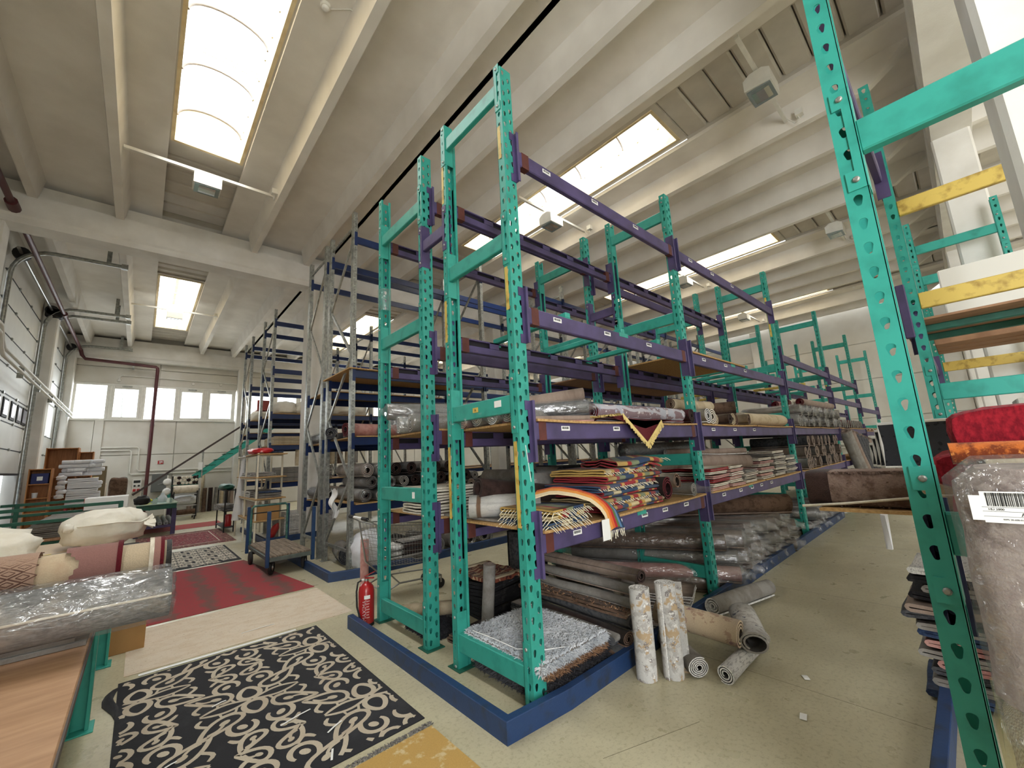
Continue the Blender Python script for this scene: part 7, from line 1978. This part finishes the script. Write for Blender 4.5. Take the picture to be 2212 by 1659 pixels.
for k in range(4):
    t = thing('black_mat', 'black mat with white bound edge, %s of four in the right rack' % ('nearest', 'second', 'third', 'farthest')[k], 'mat', (4.1 + 0.1 * k, 0.455 + 0.035 * k, 1.42), 0.0, 'black mats with white edges')
    L_ = 1.2
    z1 = 0.32 - 0.05 * k
    part('sheet', MB().grid(4, 6, lambda u, v: (0.03 * math.sin(v * PI), -L_ * u, z1 * v), True, 0.0).grid(4, 6, lambda u, v: (0.03 * math.sin(v * PI) + 0.012, -L_ * u, z1 * v), True, 0.0), R_BLKFIG, t)
    part('binding', MB().tube([(0.006, -L_, 0.0), (0.006, 0, 0.0), (0.036, 0, z1 / 2), (0.006, 0, z1), (0.006, -L_, z1)], 0.011, 6), M_WHITE, t)
# red quilted rug stack and orange roll
M_QUILT = rugmat('red_quilted_pile', srgb(150, 30, 42), [('noise', 60, 0.4, 0.6, srgb(112, 18, 30), (1, 1, 0.5))], bump=1.0, bscale=50)
t = thing('folded_blanket', 'thick red quilted blanket folded in soft loops on the right rack', 'blanket', (2.3, 0.12, 1.28))
for k, (z, H, y1, L_) in enumerate(((0.0, 0.16, -0.03, 0.9), (0.15, 0.15, 0.01, 0.95), (0.29, 0.17, -0.06, 0.85))):
    mb = MB()
    n, m_ = 26, 24
    vs, fs = [], []
    for i in range(n + 1):
        x = 0.62 * i / n
        for j in range(m_):
            a = 2 * PI * j / m_
            r_ = 1 + 0.035 * math.sin(14 * a) * math.sin(i * 1.9) + 0.05 * noise.noise(Vector((x * 6, a, k)))
            vs.append((x, y1 - L_ / 2 + L_ / 2 * sp_(math.cos(a)) * (1 - 0.04 * (i in (0, n))), z + H / 2 + H / 2 * r_ * sp_(math.sin(a)) * (0.9 if i in (0, n) else 1)))
    for i in range(n):
        for j in range(m_): fs.append((i * m_ + j, i * m_ + (j + 1) % m_, (i + 1) * m_ + (j + 1) % m_, (i + 1) * m_ + j))
    mb.add(vs, fs, True)
    mb.add(vs, [tuple(range(m_)), tuple(range(n * m_, n * m_ + m_))])
    part('fold', mb, M_QUILT, t)
rolled('orange mottled rug roll in front of the red blanket on the right rack', (2.2, 0.06, 1.535), (2.2, -0.95, 1.535), 0.048, R_ORANGE, R_DKBROWN, 3, squash=0.85)
# stand under the orange roll
for k in range(3): folded('dark rug folded under the orange roll, %s layer' % ORD[k], 2.14, -0.9, 1.28 + 0.085 * k, 0.14, 0.9, 3, (R_DKBROWN, R_BEIGE, R_BROWN)[k], R_BEIGE, 0.03, 0, 'rugs under the orange roll', 0.035)
# upright bale wrapped in film right beside the camera
R_BALE = rugmat('mauve_brown_bale_rug', srgb(142, 126, 120), [('noise', 2.4, 0.5, 0.56, srgb(104, 86, 80), None), ('noise', 30, 0.45, 0.6, srgb(158, 144, 136), None)], bump=0.6)
R_MESH = rugmat('woven_back_net', srgb(150, 138, 126), [('check', 160, 0.4, 0.6, srgb(186, 178, 166), (1, 1, 1))], bump=0.5)
t = thing('wrapped_bale', 'tall film wrapped rug bale with white barcode label, right edge', 'bale', (1.8, -0.14, 0))
def bale_prof(rx, ry_): return [(rx * sp_(math.cos(a)), ry_ * sp_(math.sin(a))) for a in [2 * PI * i / 28 for i in range(28)]]
def bale_body(rx, ry_, z0, z1, mt, nm, r0=0.04, lumpy=0.012, sd=1):
    mb = MB()
    n = 14
    vs, fs = [], []
    P_ = bale_prof(1, 1)
    for i in range(n + 1):
        u = i / n
        z = z0 + (z1 - z0) * u
        s = 1.0
        if z1 - z < r0: s = 1 - 0.25 * (1 - (z1 - z) / r0) ** 2
        for (a, b) in P_:
            d = noise.noise(Vector((a * 3 + sd, b * 3, z * 5))) * lumpy
            vs.append((a * rx * s + a * d, b * ry_ * s + b * d, z))
    m = len(P_)
    for i in range(n):
        for j in range(m): fs.append((i * m + j, i * m + (j + 1) % m, (i + 1) * m + (j + 1) % m, (i + 1) * m + j))
    mb.add(vs, fs, True)
    mb.add(vs[-m:], [tuple(range(m))])
    return part(nm, mb, mt, t)
bale_body(0.2, 0.2, 0.0, 0.98, R_MESH, 'rolled_rug', sd=2)
bale_body(0.2, 0.2, 0.98, 1.55, R_BALE, 'rolled_rug', 0.05, sd=2)
bale_body(0.212, 0.212, 0.9, 1.575, M_FILM, 'packing_film', 0.05, 0.014, 3)
bale_body(0.216, 0.216, 0.0, 1.0, M_FILMY, 'yellow_film', 0.02, 0.014, 4)
lb = part('address_label', MB().box(-0.2185, -0.2175, -0.03, 0.15, 1.425, 1.5), M_WHITE, t)
part('address_label', MB().box(-0.2195, -0.2186, -0.05, 0.17, 1.43, 1.49), M_WHITE, t)
bc = MB()
u = 0.06
rs = random.Random(8)
while u < 0.14:
    w_ = rs.uniform(0.0008, 0.003)
    bc.box(-0.2202, -0.2196, u, u + w_, 1.465, 1.497)
    u += w_ + rs.uniform(0.0008, 0.002)
part('barcode', bc, M_BLACK, lb)
for body, sz, y, z in (('A 28 X', 0.012, 0.09, 1.442), ('HU 2800', 0.007, 0.14, 1.455), ('28', 0.008, 0.03, 1.47), ('Pcs', 0.007, 0.04, 1.482), ('28/80/00', 0.007, 0.03, 1.442), ('WPS 28-608-01', 0.005, 0.12, 1.432)):
    l = link('lettering', text_mesh(body, sz, 0.0003), lb, (-0.2198, y, z), (PI / 2, 0, -PI / 2))
    l.data.materials.append(M_BLACK)
ln = MB()
for z in (1.462, 1.452, 1.44): ln.box(-0.2202, -0.2197, -0.05, 0.15, z, z + 0.0007)
for y in (0.05, 0.0): ln.box(-0.2202, -0.2197, y, y + 0.0007, 1.44, 1.462)
part('ruled_line', ln, M_BLACK, lb)
# folded rugs under the shelf by the near right post
zz = 0.02
for k in range(14):
    m_ = (R_BLUE, R_GREY, R_DKGREY, R_PINK, R_GREY, R_PINK, R_BLUE, R_GREY, R_DKGREY, R_TAUPE, R_BLACK, R_GREY, R_BLACK, R_WHITE)[k]
    folded('%s folded rug, layer %s of the heap near the right post' % (('denim blue', 'grey', 'charcoal', 'dusty pink', 'pale grey', 'pink', 'blue', 'silver', 'dark grey', 'taupe', 'black', 'light grey', 'jet black', 'white')[k], ('one', 'two', 'three', 'four', 'five', 'six', 'seven', 'eight', 'nine', 'ten', 'eleven', 'twelve', 'thirteen', 'fourteen')[k]), 3.85 + 0.02 * (k % 3), -0.45, zz, 0.5, 0.88 - 0.02 * (k % 4) + (0.05 if 5 < k < 11 else 0), 2, m_, m_, 0.02, rs.uniform(-0.05, 0.05), 'heap at the near right post', 0.024, 0.015)
    zz += 0.055
solo('white_box', MB().bbox(-0.3, 0.3, -0.45, 0.45, 0, 0.75, 0.01), mat('white_foam', srgb(224, 222, 214), 0.8), 'white foam block standing high in the right rack, second bay', 'block', (6.9, -0.5, 2.72))
solo('white_box', MB().bbox(-0.25, 0.25, -0.3, 0.2, 0, 0.7, 0.01), mat('white_foam', srgb(224, 222, 214), 0.8), 'white foam block on the lower board of the right rack', 'block', (5.6, -0.5, 1.2))
for k in range(6): rolled('%s grey roll end in the second bay of the right rack' % NTH[k], (5.1 + 0.3 * k, 0.15, 1.18), (5.1 + 0.3 * k, -0.7, 1.18), 0.12, rs.choice([R_GREY, R_DKGREY, R_TAUPE]), R_GREY, 3, 'rolls in the right rack second bay')
board(r3, 4.95, 8.6, -0.8, 0.2, 1.17)
solo('white_pouch', MB().grid(4, 4, lambda u, v: (0.12 * (u - 0.5) * (1 - v * 0.8), 0.03 * math.sin(PI * u), -0.2 * v), True, 0.004), M_PAPER, 'white pointed cloth corner hanging under the right rack shelf', 'cloth', (3.4, 0.42, 1.18))
